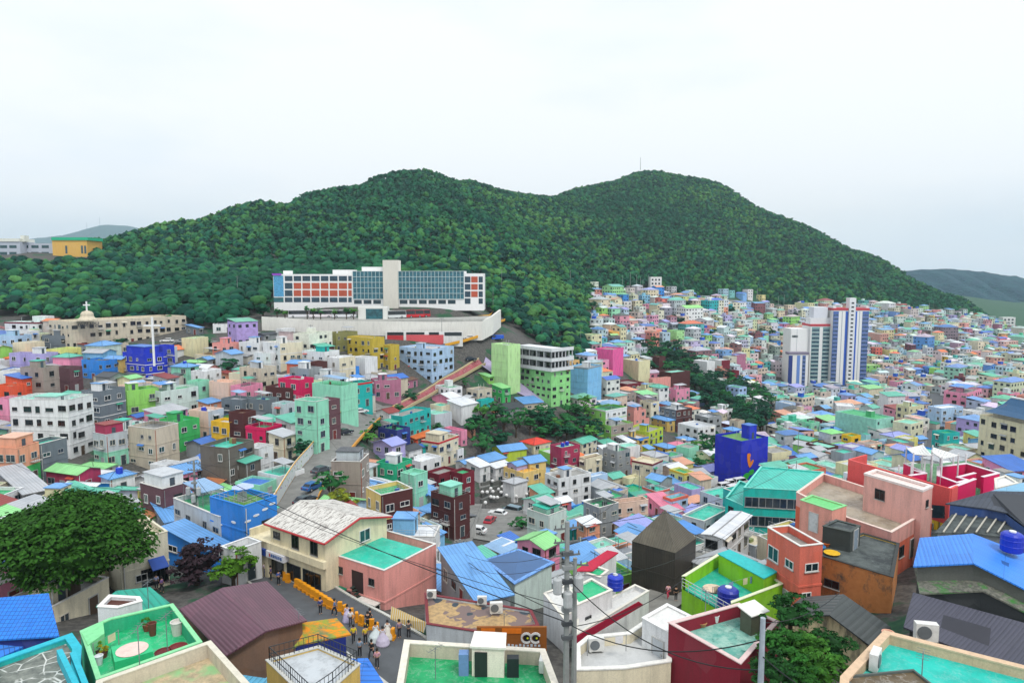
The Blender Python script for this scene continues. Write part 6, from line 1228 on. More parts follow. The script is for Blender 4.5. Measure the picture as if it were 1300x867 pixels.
road('parking_lot', [(622, 648), (638, 668), (648, 690)], 15, AL)
road('lane', [(604, 640), (594, 668), (584, 700), (575, 740)], 3.2, AL); road('lane', [(620, 632), (612, 610), (640, 600), (690, 618)], 3, AL)
road('street', [(1178, 580), (1188, 560), (1194, 540), (1196, 520), (1186, 500)], 7, AS); road('lane', [(1132, 560), (1122, 540), (1112, 522)], 5, AL)
road('hill_road', [(702, 371), (740, 372), (790, 372), (850, 370), (900, 382), (960, 388), (1010, 392)], 8, AL, lift_=.4)
road('lane', [(925, 615), (905, 640), (880, 655)], 6, AL); road('lane', [(925, 555), (930, 580), (935, 605)], 3, AL); road('lane', [(860, 440), (930, 470), (975, 500), (1000, 540)], 3, AL, reserve=False)
# mural wall along the left side of the road
def roadside_wall(rows, side, h, mat, label, i0=0, i1=None, cat='wall', name='mural_wall', th=.3, extra=None):
    V = [r[side] for r in rows[i0:i1]]; o = V[len(V) // 2].copy(); root = empty(name, o); tag(root, label, cat); m = MB(); rl = MB()
    for k, (a, b) in enumerate(zip(V, V[1:])):
        d = (b - a); d.z = 0; d.normalize(); s = Vector((-d.y, d.x, 0)) * th * (1 if side == 4 else -1); a, b = a - o, b - o; up = Vector((0, 0, h)); dn = Vector((0, 0, -2.5))
        q = [a + dn, b + dn, b + s + dn, a + s + dn]; t = [a + up, b + up, b + s + up, a + s + up]
        for i in range(4): j = (i + 1) % 4; m.quad(q[i], q[j], t[j], t[i])
        m.quad(t[0], t[1], t[2], t[3])
        if extra: rl.tube(a + up + Vector((0, 0, .12)), b + up + Vector((0, 0, .12)), .1, n=5)
    m.build('wall_panel', mat, root)
    if extra: rl.build('rail', plain(extra), root)
    return root
roadside_wall(MR, 4, 2.6, special('mural'), 'white wall with painted mural along the curving road', 0, None, extra='e8b040')
# ---------------------------------------------------------------- trees one can tell apart
DG, MG, OG, LGc = '1c5236', '2c6a38', '5a6a22', '4c8438'
tree(95, 778, 12.4, 8.0, '2b5318', 'big broad crowned green tree at the left edge of the photo', n=30000, size=.04, seed=1, flat_=.72, name='big_tree')
tree(250, 742, 5.2, 3.5, '32262c', 'dark purple leaved tree beside the cream shop with blue awning', n=1600, size=.085, seed=2); tree(297, 745, 4.6, 2.7, '46701c', 'bright green tree touching the dark purple one', n=1200, size=.09, seed=3)
for a in ((420, 634, 5.5, 3.2, MG, 'dark green tree above the streaked white roof'), (427, 655, 5.0, 3.6, '6a7420', 'yellowish olive tree above the streaked white roof'), (382, 583, 5, 2.8, DG, 'round dark tree beside the mural road'), (466, 562, 4, 3.0, LGc, 'light green tree left of the navy box house'),
          (475, 550, 4, 2.6, MG, 'small tree behind the light green one near the navy box house'), (289, 474, 6, 4.2, DG, 'dark rounded tree left of the white block with roof tanks'), (264, 441, 4, 2.2, MG, 'small round tree by the church parking lot'), (152, 441, 4.5, 3.0, DG, 'dark tree in front of the beige church'),
          (662, 676, 4, 2.4, MG, 'round tree at the edge of the parking lot'), (640, 690, 2.5, 1.4, LGc, 'small shrub below the parking lot'), (521, 505, 3.2, 3.2, DG, 'clipped dark bush beside the mauve brick house'), (505, 521, 2.6, 2.4, MG, 'low bush at the foot of the red stairway'), (489, 478, 3, 2.6, LGc, 'bush below the mustard yellow block'),
          (590, 492, 4, 2.2, MG, 'small tree beside the red stairway'), (556, 546, 3, 2, MG, 'small tree right of the long turquoise house'), (790, 552, 3.2, 2.4, LGc, 'shrub on the grassy bank below the pink arch'), (1002, 560, 6, 4, DG, 'dark tree right of the ultramarine block'), (985, 552, 6, 4, DG, 'tree directly behind the ultramarine block'),
          (1085, 545, 4, 3, '5a3036', 'reddish shrub below the podium wall'), (1105, 540, 3, 2.4, '4c3a34', 'reddish brown shrub at the podium corner'), (830, 652, 3, 2.2, LGc, 'green shrub behind the timber pyramid house'), (330, 610, 2.6, 1.8, MG, 'low shrub beside the grey wall under the mural road')):
    tree(*a[:6][:5], a[5], n=420 if a[1] > 520 else 260, size=.14, cat='tree')
def inside(p, poly):
    c = False
    for i in range(len(poly)):
        a, b = poly[i], poly[i - 1]
        if (a[1] > p[1]) != (b[1] > p[1]) and p[0] < (b[0] - a[0]) * (p[1] - a[1]) / (b[1] - a[1]) + a[0]: c = not c
    return c
def grove(poly, n, label, group, h=(5, 8), rad=(2.6, 4.4), leaves=240, seed=0, cols=(DG, DG, MG, MG, LGc), sep=4.0):
    r = random.Random(seed); out = []; xs = [p[0] for p in poly]; ys = [p[1] for p in poly]; k = 0
    while len(out) < n and k < 4000:
        k += 1; q = (r.uniform(min(xs), max(xs)), r.uniform(min(ys), max(ys)))
        if not inside(q, poly): continue
        g = hit(*q)
        if any((g - o).length < sep for o in out): continue
        if any((g.x - f[0]) ** 2 + (g.y - f[1]) ** 2 < (f[2] + 1.2) ** 2 for f in FOOT): continue
        out.append(g); tree(q[0], q[1], r.uniform(*h), r.uniform(*rad), *(lambda c_: (c_, ('dark green', 'mid green', 'light green')[0 if c_ in (DG, '143f30') else (2 if c_ == LGc else 1)] + label % (('upper', 'middle', 'lower')[min(2, int(3 * (q[1] - min(ys)) / (max(ys) - min(ys) + .01)))] + ' ' + ('left', 'centre', 'right')[min(2, int(3 * (q[0] - min(xs)) / (max(xs) - min(xs) + .01)))])))(r.choice(cols)), group=group, n=leaves, size=.19, seed=seed + k)
        FOOT.append((g.x, g.y, 2.2))
    return out
grove([(592, 560), (604, 535), (650, 528), (700, 532), (742, 522), (766, 530), (770, 556), (742, 566), (700, 574), (655, 582), (615, 585)], 44, ' tree at the %s of the grove below the light green block', 'trees on the slope below the light green block', seed=5)
grove([(812, 446), (850, 444), (885, 462), (915, 484), (950, 498), (978, 515), (990, 548), (960, 556), (925, 542), (900, 528), (875, 508), (850, 486), (822, 472)], 120, ' tree at the %s of the wooded ravine crossing the town', 'trees in the wooded ravine', seed=9, h=(7, 11), rad=(3.6, 5.8), cols=(DG, DG, '143f30', MG), sep=4.4, leaves=200)
grove([(880, 560), (905, 555), (920, 575), (915, 600), (885, 600)], 9, ' tree at the %s of the bank left of the ultramarine block', 'trees left of the ultramarine block', seed=12, leaves=280)
grove([(330, 404), (345, 385), (345, 400), (338, 412)], 2, ' tree, %s of two, at the left end of the retaining wall', 'trees at the left end of the retaining wall', seed=13)
for k, (x, hh) in enumerate(((352, 5), (362, 4), (390, 5.5), (398, 5), (407, 4.5), (425, 4.5), (440, 5), (449, 5))):
    g = P(x, 404, 266); tree(x, 405, hh, 2.1, (MG, LGc)[k % 2], 'young tree in the planting strip in front of the parked buses', Y=266, group='young trees along the bus yard', n=200, size=.17, seed=50 + k)
for k, (x, y, Y_, hh, rr, lab) in enumerate(((1003, 795, 45, 3.2, 2.3, 'ivy covered shrub against the old cream wall'), (990, 830, 42, 2.6, 2.0, 'dark shrub beside the dark red building'), (1022, 838, 42, 2.8, 2.2, 'leafy shrub in the hollow left of the turquoise deck'), (1050, 825, 43, 2.4, 2.0, 'shrub under the eaves of the slate gabled house'), (1010, 862, 40, 2.8, 2.3, 'shrub at the lower edge, left of the turquoise deck'), (1042, 862, 40, 2.6, 2.0, 'shrub touching the beige parapet corner'), (985, 860, 39, 2.2, 1.8, 'shrub behind the grey concrete pole'))):
    g = P(x, y, Y_); z0 = tz(g.x, g.y); o = tree(x, y, hh * .75, rr * .85, ('1f4a20', '2a5c22', '3a6a24')[k % 3], lab, Y=Y_, n=1100, size=.1, name='shrub', cat='shrub', seed=80 + k)
# trees among the far houses
rr_ = random.Random(77)
for k, (x, y) in enumerate(((752, 395), (762, 393), (775, 398), (797, 398), (815, 392), (826, 388), (838, 384), (848, 386), (858, 380), (870, 392), (884, 384), (905, 388), (928, 398), (936, 406), (960, 402), (975, 408), (985, 412), (965, 425), (978, 428), (993, 430), (940, 432), (1010, 405), (1030, 398), (1108, 408), (1120, 402), (1135, 405), (1142, 415), (1158, 412), (1170, 415), (1128, 425), (1176, 452), (1188, 452), (1200, 455), (1245, 425), (1262, 430), (1285, 445), (905, 428), (1230, 410), (1215, 405), (1150, 398), (1015, 500), (1030, 498), (1050, 500), (1078, 498), (1095, 500), (860, 412), (780, 405), (735, 405))):
    tree(x, y, rr_.uniform(6, 9), rr_.uniform(4, 6.5), rr_.choice((DG, DG, MG, '143f30')), 'dark rounded tree among the small houses of the far slope', group='trees scattered among the far houses', n=150, size=.24, seed=200 + k)
    g = hit(x, y); FOOT.append((g.x, g.y, 3))
# ---------------------------------------------------------------- houses that fill the slopes
FA = [np.array([f[0] for f in FOOT]), np.array([f[1] for f in FOOT]), np.array([f[2] for f in FOOT])]
def free(x, y, rad):
    return not bool(np.any((FA[0] - x) ** 2 + (FA[1] - y) ** 2 < (FA[2] + rad) ** 2))
def addfoot(x, y, rad): FA[0] = np.append(FA[0], x); FA[1] = np.append(FA[1], y); FA[2] = np.append(FA[2], rad)
WP = ['wh'] * 12 + ['cr'] * 6 + ['lg'] * 7 + ['wm'] * 3 + ['be'] * 3 + ['pt'] * 3 + ['be', 'be', 'p2', 'p2', 'pk', 'pk', 'lb', 'lb', 'l2', 'mi', 'mi', 'lv', 'py', 'sa', 'pe', 'gy', 'gy', 'te', 'ma', 'bk', 'mv', 'lm', 'yl', 'wm', 'sb', 'co']
RPf = ['b'] * 5 + ['B'] * 2 + ['m'] * 6 + ['S'] * 4 + ['W'] * 3 + ['M', 'S', 'S', 'W', 'W', 'o', 'K', 'r', 'V', 'O']; RPF = ['G'] * 4 + ['T'] * 8 + ['t'] * 6 + ['g'] * 6 + ['l'] * 7 + ['C', 'p', 'b', 'B']
rf = random.Random(31); FILL = []; FARH = []; LOWX = []
def forestY(px): return float(np.interp(px, [p[0] for p in FT], [p[1] for p in FT]))
def try_fill(y, x, near):
    w, l = rf.uniform(5.0, 8.8), rf.uniform(5.0, 8.5)
    if not near and rf.random() < .07: w, l = rf.uniform(10, 17), rf.uniform(8, 11)
    for s in (1.0, .8, .62):
        if free(x, y, min(w, l) * s * .5): w, l = w * s, l * s; break
    else: return
    px, py = proj(x, y, tz(x, y))
    if (near and (px < -60 or px > 1370)) or px < -240 or px > 1500 or py > 930: return
    if y > forestY(px) - 4: return
    if (px < 345 and py < 422) or (330 < px < 650 and py < 442) or (600 < px < 748 and py < 456) or (340 < px < 475 and 530 < py < 700 and abs(px - float(np.interp(py, [515, 553, 577, 604, 640, 668, 700], [486, 440, 416, 396, 378, 362, 350]))) < 24): return
    if y < 62 or (130 < px < 345 and 690 < py < 830) or (330 < px < 700 and 700 < py < 900 and y < 80): return
    if min(w, l) < 3.6: return
    addfoot(x, y, min(w, l) * .5)
    if not near and (px < 345 or (600 < px < 748 and py < 470)) and w > 9: return
    (FILL if near else FARH).append((x, y, w, l, px, py))
y = 48.0
while y < 235:
    st = 5.4 if y < 130 else 6.2; x = -.86 * y
    while x < .86 * y: try_fill(y + rf.uniform(-1.5, 1.5), x + rf.uniform(-1.5, 1.5), True); x += st
    y += st
y = 100.0
while y < 800:
    st = 8.2 if y < 420 else 9.6; x = -1.1 * y
    while x < 1.02 * y:
        xx, yy = x + rf.uniform(-2, 2), y + rf.uniform(-2, 2); x += st
        if rf.random() < .05 or (yy < 232 and -60 < CW + F * xx / yy < 1380): continue
        try_fill(yy, xx, False)
    y += st * .92
for (x, y, w, l, px, py) in FILL:
    typ = rf.choice('fffgqhs'); z = min(tz(x, y), tz(x + w * .4, y + l * .4), tz(x - w * .4, y - l * .4)); n = 1 if (y < 150 or rf.random() < .6) else 2
    a = default_a(px) + rf.uniform(-9, 9); h = 2.6 * n + (.5 if typ == 'f' else 0)
    ca, sa_ = math.cos(R(a)), math.sin(R(a)); C0 = Vector((x - ca * w / 2 + sa_ * l / 2, y - sa_ * w / 2 - ca * l / 2, z))
    house(C0, a, w, l, h, rf.choice(WP), rf.choice(RPF if typ == 'f' else RPf), typ, n=n, detail=2 if y < 110 else (1 if y < 170 else 0), top=(0, 0, .3, .3, .05, 'wh', 'l') if False else None, par=.45)
def far_town(pts, name, label):
    V, Fq, T, WV, WF, WT = [], [], [], [], [], []
    r = random.Random(5)
    for (x, y, w, l, px, py) in pts:
        a = R(default_a(px) + r.choice((0, 0, 15, -15, 90)) + r.uniform(-8, 8)); n = r.choice((1, 1, 1, 2, 2, 2, 3) if y < 420 else (1, 1, 2, 2, 3)) if w < 10 else r.choice((2, 3, 4)); h = 2.7 * n + .4; z = tz(x, y); ca, sa_ = math.cos(a), math.sin(a)
        wc = srgb(WC[r.choice(WP)][0]); typ = r.choice('fffghhs'); rc = srgb(RC[r.choice(RPF if typ == 'f' else RPf)][0]); hx, hy = w / 2, l / 2
        k_ = r.uniform(0, .35); wc2 = [min(.9, (c * (1 - k_) + .75 * k_) * r.uniform(.85, 1.05)) for c in wc]; rc = [(c * .85 + .07) * r.uniform(.8, 1.1) for c in rc]
        def add(face, c, L_=(V, Fq, T)):
            b = len(L_[0]); L_[0].extend([(x + ca * p[0] - sa_ * p[1], y + sa_ * p[0] + ca * p[1], z + p[2]) for p in face]); L_[1].append(tuple(range(b, b + len(face)))); L_[2].extend([(*c, 1)] * len(face))
        q = [(-hx, -hy), (hx, -hy), (hx, hy), (-hx, hy)]
        for i in range(4): j = (i + 1) % 4; add([(*q[i], -6), (*q[j], -6), (*q[j], h), (*q[i], h)], wc2)
        if typ == 'f':
            zr = h - .5; t = .2; iq = [(-hx + t, -hy + t), (hx - t, -hy + t), (hx - t, hy - t), (-hx + t, hy - t)]
            add([(*p, zr) for p in iq], rc)
            for i in range(4): j = (i + 1) % 4; add([(*q[i], h), (*q[j], h), (*iq[j], h), (*iq[i], h)], [min(.9, c + .1) for c in wc2]); add([(*iq[j], zr), (*iq[i], zr), (*iq[i], h), (*iq[j], h)], wc2)
            if r.random() < .5:
                bx, by, bw = r.uniform(-hx * .5, hx * .2), r.uniform(-hy * .5, hy * .2), 2.2; bq = [(bx, by), (bx + bw, by), (bx + bw, by + bw), (bx, by + bw)]; hh = zr + 2.2; c3 = r.choice((wc2, srgb('2458c8'), srgb('d8dcdc'), rc))
                for i in range(4): j = (i + 1) % 4; add([(*bq[i], zr), (*bq[j], zr), (*bq[j], hh), (*bq[i], hh)], c3)
                add([(*p, hh) for p in bq], r.choice((rc, srgb('d8dcdc'))))
        elif typ == 'g':
            o_ = .35; rz = h + hy * .35; e = h - .1
            add([(-hx - o_, -hy - o_, e), (hx + o_, -hy - o_, e), (hx + o_, 0, rz), (-hx - o_, 0, rz)], rc); add([(hx + o_, hy + o_, e), (-hx - o_, hy + o_, e), (-hx - o_, 0, rz), (hx + o_, 0, rz)], rc)
            add([(hx, -hy, h), (hx, hy, h), (hx, 0, rz)], wc2); add([(-hx, hy, h), (-hx, -hy, h), (-hx, 0, rz)], wc2)
        elif typ == 'h':
            o_ = .35; e = h - .05; rz = h + min(hx, hy) * .4; X, Y_ = hx + o_, hy + o_; k = max(0, hx - hy)
            add([(-X, -Y_, e), (X, -Y_, e), (k, 0, rz), (-k, 0, rz)], rc); add([(X, -Y_, e), (X, Y_, e), (k, 0, rz)], rc); add([(X, Y_, e), (-X, Y_, e), (-k, 0, rz), (k, 0, rz)], rc); add([(-X, Y_, e), (-X, -Y_, e), (-k, 0, rz)], rc)
        else:
            o_ = .3; add([(-hx - o_, -hy - o_, h), (hx + o_, -hy - o_, h), (hx + o_, hy + o_, h + 1), (-hx - o_, hy + o_, h + 1)], rc)
            add([(hx, hy, h), (-hx, hy, h), (-hx, hy, h + 1), (hx, hy, h + 1)], wc2)
        for f_ in range(n):
            zz = f_ * 2.7 + 1.0
            for face in (0, 1):
                Ln = w if face == 0 else l
                for i in range(max(1, int(Ln / 2.4))):
                    if r.random() < .2: continue
                    s = (i + .5) / max(1, int(Ln / 2.4)) * Ln - Ln / 2; ww = r.uniform(.45, .8)
                    f4 = [(s - ww, -hy - .04, zz), (s + ww, -hy - .04, zz), (s + ww, -hy - .04, zz + 1.1), (s - ww, -hy - .04, zz + 1.1)] if face == 0 else [(-hx - .04, s + ww, zz), (-hx - .04, s - ww, zz), (-hx - .04, s - ww, zz + 1.1), (-hx - .04, s + ww, zz + 1.1)]
                    add(f4, srgb('26323c'))
    me = bpy.data.meshes.new(name); me.from_pydata(V, [], Fq); at = me.attributes.new('tint', 'FLOAT_COLOR', 'POINT'); at.data.foreach_set('color', np.array(T, dtype=np.float32).ravel())
    m, n, p = _new('far_house'); at = n.nodes.new('ShaderNodeAttribute'); at.attribute_name = 'tint'; g = _ramp(n, _noise(n, .8, 5), .35, .75, 1.05, .7)
    gm = n.nodes.new('ShaderNodeVectorMath'); gm.operation = 'SCALE'; n.links.new(at.outputs['Color'], gm.inputs[0]); n.links.new(g, gm.inputs['Scale']); n.links.new(gm.outputs[0], p.inputs['Base Color']); p.inputs['Roughness'].default_value = .7
    me.materials.append(m); o = bpy.data.objects.new(name, me); S.collection.objects.link(o); tag(o, label, 'houses', kind='stuff')
far_town(FARH, 'distant_houses', 'mass of small coloured houses covering the far slopes of the town')
print('FILL', len(FILL), 'FAR', len(FARH))
# ---------------------------------------------------------------- cars, buses, people, poles and other small things
def near_house(px, py):
    return min(HOUSES, key=lambda d: (proj(d['x'], d['y'], d['z'] + d['h'])[0] - px) ** 2 + (proj(d['x'], d['y'], d['z'] + d['h'])[1] - py) ** 2)
def tank_at(p, c='1a35c8', r=.62, h=1.25, label='', lab2='water tank'):
    o = empty('water_tank', p); tag(o, label, 'water tank'); m = MB()
    m.lathe((0, 0, .0), [(r * .92, 0), (r, .08), (r, h * .3), (r * 1.04, h * .33), (r, h * .36), (r, h * .62), (r * 1.04, h * .65), (r, h * .68), (r, h * .88), (r * .8, h * .97), (r * .3, h * 1.02)], 18)
    m.build('barrel', plain(c, .35), o, True); m = MB(); m.lathe((0, 0, h * 1.02), [(r * .32, 0), (r * .32, .1), (r * .1, .13)], 12); m.build('lid', plain('e8eaec' if c != 'd8b020' else '3a3a3a', .4), o); return o
def on_roof(px, py, fx=0.0, fy=0.0):
    d = near_house(px, py); ro = d['root'].rotation_euler.z; c, s = math.cos(ro), math.sin(ro); x, y = d['hx'] * fx, d['hy'] * fy
    z = d['z'] + d['h'] - (d['par'] if d['typ'] == 'f' else -.2); return Vector((d['x'] + c * x - s * y, d['y'] + s * x + c * y, z)), d
tank_at(Pz(924, 769, -30.2), '1a2ca0', .95, 1.75, 'big royal blue tank with grey lid on the lime terrace'); tank_at(Pz(1284, 699, -21.6), '1030b8', .78, 1.5, 'blue water tank on the vivid blue ribbed roof at the right edge')
tank_at(Pz(781, 748, -31.4) + Vector((0, 0, .1)), '1838c0', .8, 1.4, 'blue water tank behind the green decked white house')
for (x, y, fx, fy, c, lab) in ((264, 517, -.3, 0, '1a3cc0', 'small blue water tank on the pale peach house'), (714, 548, -.2, .1, '1a30b8', 'left one of two blue tanks on the crimson house'), (724, 544, .4, .3, '1a30b8', 'right one of two blue tanks on the crimson house'), (780, 635, -.3, 0, '2a5aa0', 'steel blue tank on the peach house left of the pyramid roof'),
                               (814, 632, .4, 0, '2a6aa0', 'steel blue tank at the right end of the peach house'), (782, 501, -.2, 0, '1a2c90', 'navy tank on the long white house'), (165, 590, 0, -.4, '1840c8', 'blue tank on the blue roofed white cottage near the big tree'), (318, 432, .2, .2, '2050c8', 'blue tank on a roof below the school road'),
                               (231, 450, 0, 0, '1a44c0', 'blue tank beside the royal blue hall'), (806, 445, 0, 0, '2a70c8', 'blue tank high behind the bright pink block'), (1060, 545, 0, 0, '2050b0', 'blue tank on a roof under the podium wall'), (487, 545, 0, 0, '15203c', 'black tank on the navy blue box house'), (424, 500, 0, 0, '22b0a8', 'teal tank on a roof near the mustard yellow block')):
    p, d = on_roof(x, y, fx, fy); tank_at(p, c, .6, 1.2, lab)
def ac_at(p, rz, label, s=1.0):
    o = empty('air_conditioner', p, rz); tag(o, label, 'air conditioner'); m = MB(); m.box(-.45 * s, -.16 * s, .08, .45 * s, .18 * s, .82 * s); m.box(-.4 * s, -.14 * s, 0, -.3 * s, .16 * s, .08); m.box(.3 * s, -.14 * s, 0, .4 * s, .16 * s, .08)
    m.build('casing', plain('e6e6e2', .5), o); m = MB(); m.tube((-.12 * s, -.162 * s, .45 * s), (-.12 * s, -.2 * s, .45 * s), .29 * s, n=16); m.build('fan_grille', plain('6a7074', .5), o)
for (x, y, z, rz, s, lab) in ((1111, 848, -22.5, .9, 1.3, 'white air conditioner on the turquoise roof deck'), (1175, 813, -23.9, -.2, 1.5, 'air conditioner with dark fan beyond the beige parapet'), (757, 826, -27.6, .1, 1.25, 'air conditioner on the off-white terrace'), (612, 767, -31.2, 0, 1.0, 'left air conditioner on the tan patched roof'),
                              (630, 778, -31.2, .1, 1.3, 'larger air conditioner on the tan patched roof'), (548, 759, -31.1, 0, 1.0, 'air conditioner at the far left of the tan patched roof'), (1121, 640, -26.9, -.3, 1.2, 'air conditioner beside the pale pink penthouse'), (689, 850, -28.4, 1.4, 1.2, 'white air conditioner in the corner of the green roof deck')):
    ac_at(Pz(x, y, z), rz, lab, s)
# cars
def car(px, py, head, col, label, kind='car', Y=None, s=1.0, group=None, z=None):
    p = hit(px, py) if Y is None else P(px, py, Y); z = (tz(p.x, p.y) + .16) if z is None else z; o = empty('parked_' + kind, (p.x, p.y, z), R(head)); tag(o, label, kind, group)
    van = kind in ('van', 'bus', 'truck'); L_, W_, H_ = {'car': (4.4, 1.78, 1.45), 'van': (4.9, 1.9, 1.95), 'bus': (9.5, 2.5, 3.1), 'truck': (5.2, 2.0, 2.1)}[kind]
    x0 = -L_ / 2; lo = .35; w = W_ / 2; m = MB()
    if kind == 'car': side = [(x0, lo), (x0 + L_, lo), (x0 + L_, .72), (x0 + L_ - 1.1, .88), (x0 + .25, .92), (x0, .78)]; cab = [(x0 + .35, .9), (x0 + L_ - 1.25, .87), (x0 + L_ - 1.95, H_), (x0 + .95, H_)]
    elif kind == 'van': side = [(x0, lo), (x0 + L_, lo), (x0 + L_, .9), (x0 + L_ - .7, 1.1), (x0, 1.1)]; cab = [(x0 + .02, 1.1), (x0 + L_ - .75, 1.08), (x0 + L_ - 1.5, H_), (x0 + .25, H_)]
    elif kind == 'bus': side = [(x0, lo), (x0 + L_, lo), (x0 + L_, 1.4), (x0, 1.4)]; cab = [(x0, 1.4), (x0 + L_, 1.4), (x0 + L_ - .15, H_), (x0 + .1, H_)]
    else: side = [(x0, lo + .2), (x0 + L_, lo), (x0 + L_, 1.0), (x0, 1.0)]; cab = [(x0 + L_ - 1.6, 1.0), (x0 + L_, 1.0), (x0 + L_ - .35, H_), (x0 + L_ - 1.6, H_)]
    def ext(m, pts, w0, w1, mi, topz):
        n = len(pts); A = [(x, -(w1 if z_ > topz else w0), z_) for x, z_ in pts]; B = [(x, (w1 if z_ > topz else w0), z_) for x, z_ in pts]
        m.face(A, mi); m.face(B[::-1], mi)
        for i in range(n): j = (i + 1) % n; m.quad(A[j], A[i], B[i], B[j], mi)
    ext(m, side, w, w, 0, 99); ext(m, cab, w - .02, w - .2, 0, (cab[0][1] + H_) / 2)
    m.build('body', plain(col, .25), o)
    g = MB(); zc, zt = cab[0][1] + .06, H_ - .12; xa, xb, xc, xd = cab[0][0], cab[1][0], cab[2][0], cab[3][0]
    f = lambda a, b, z_: a + (b - a) * (z_ - cab[0][1]) / (H_ - cab[0][1])
    for sg in (-1, 1):
        wl_, wu = w - .02 - .18 * .06 / (H_ - cab[0][1]), w - .2 + .18 * .12 / (H_ - cab[0][1]); e = .012
        q = [(f(xa, xd, zc) + .12, sg * (wl_ + e), zc), (f(xb, xc, zc) - .12, sg * (wl_ + e), zc), (f(xb, xc, zt) - .08, sg * (wu + e), zt), (f(xa, xd, zt) + .08, sg * (wu + e), zt)]
        g.face(q if sg < 0 else q[::-1])
    g.face([(f(xb, xc, zc) + .02, -wl_ + .12, zc), (f(xb, xc, zc) + .02, wl_ - .12, zc), (f(xb, xc, zt) + .02, wu - .1, zt), (f(xb, xc, zt) + .02, -wu + .1, zt)]); g.face([(f(xa, xd, zc) - .02, wl_ - .12, zc), (f(xa, xd, zc) - .02, -wl_ + .12, zc), (f(xa, xd, zt) - .02, -wu + .1, zt), (f(xa, xd, zt) - .02, wu - .1, zt)])
    g.build('windscreen', glass('1c262c'), o)
    if kind == 'truck': t_ = MB(); t_.box(x0, -w, 1.0, x0 + L_ - 1.75, w, 2.0); t_.build('cargo_box', plain(col, .4), o)
    for sx in (x0 + L_ * .19, x0 + L_ * .81):
        for sy in (-1, 1): m = MB(); r = .33 if kind != 'bus' else .48; m.tube((sx, sy * (w - .2), r), (sx, sy * (w + .02), r), r, n=12, mi=0); m.tube((sx, sy * (w + .021), r), (sx, sy * (w + .035), r), r * .55, n=10, mi=1); m.build('wheel', [plain('17181a', .8), plain('b0b4b8', .3)], o)
    for sy in (-1, 1): m = MB(); m.box(x0 + L_ - .05, sy * (w - .35) - .2, .62, x0 + L_ + .02, sy * (w - .35) + .2, .76); m.build('headlight', plain('eef2f4', .2), o)
    for sy in (-1, 1): m = MB(); m.box(x0 - .02, sy * (w - .25) - .12, .62, x0 + .05, sy * (w - .25) + .12, .8); m.build('tail_light', plain('b01818', .3), o)
    return o
for a in ((622, 664, 75, 'b01c30', 'dark red car parked at the left of the parking lot', 'car'), (632, 655, 155, 'eef0f0', 'white car in the parking lot between the red car and the van', 'car'), (650, 652, 145, '7c94a4', 'steel blue van parked below the umbrella garden', 'van'), (604, 677, 160, 'e6e8e8', 'white car parked below the lot beside the lane', 'car'),
          (438, 552, 60, '22262a', 'black car parked on the mural road', 'car'), (409, 601, 60, '4c545c', 'dark grey car parked low on the mural road', 'car'), (398, 622, 62, '2a66a8', 'blue car parked on the mural road', 'car'), (388, 640, 62, '3c4650', 'charcoal car at the lower end of the mural road', 'car'),
          (613, 424, 200, 'f0f0f0', 'white car on the school road by the orange rail', 'car'), (621, 413, 215, '26292c', 'black car on the school road', 'car'), (595, 431, 195, 'f0f0ee', 'white car lower down the school road', 'car'), (598, 458, 10, '2a3a48', 'dark car parked under the speckled wall', 'car'), (458, 525, 40, 'ececec', 'white car parked where the mural road ends', 'car'),
          (212, 435, 190, 'f2f2f2', 'white car in front of the beige church', 'car'), (222, 442, 190, '24282e', 'black car nearest the royal blue hall in the church yard', 'car'), (239, 439, 190, '20305c', 'navy car in the church yard', 'car'), (251, 438, 190, '2c4c80', 'blue car at the right of the church yard', 'car'), (230, 436, 190, '9aa0a4', 'silver car in the middle of the church yard', 'car'),
          (921, 621, 25, 'f0f0f0', 'white van in the square left of the turquoise building', 'van'), (932, 624, 25, 'f2f2f2', 'white van nearest the turquoise building', 'van'), (930, 617, 25, 'f4f4f4', 'white van in the back row of the square', 'van'), (940, 615, 25, 'eceeee', 'rightmost white van in the square', 'van'),
          (631, 432, 200, '1c5cd0', 'bright blue box truck at the bend of the school road', 'truck'), (1190, 560, 80, 'e8e8e8', 'white car on the far right street', 'car'), (1194, 545, 80, '303438', 'dark car on the far right street', 'car'), (205, 700, 20, 'e4e6e6', 'white car behind the cream shop', 'car')):
    car(*a)
for k, (x, y, c, lab) in enumerate(((500, 403, 'd8dcdc', 'white and green bus in front of the red buses'), (512, 402, 'c8242c', 'red and white bus beside the glass kiosk'), (523, 400, 'd03038', 'red bus second from the right in the yard'), (531, 398, 'b82028', 'rightmost dark red bus in the bus yard'), (382, 399, 'e8e8ec', 'white bus behind the young trees, left one'), (408, 399, 'f0e8ec', 'white bus behind the young trees, middle one'), (437, 399, 'e8eaee', 'white bus behind the young trees, right one'))):
    Y_ = 271; car(x, y, 205 if k < 4 else 10, c, lab, 'bus', Y=Y_ + (k if k < 4 else 2) * 2, z=-16.88)
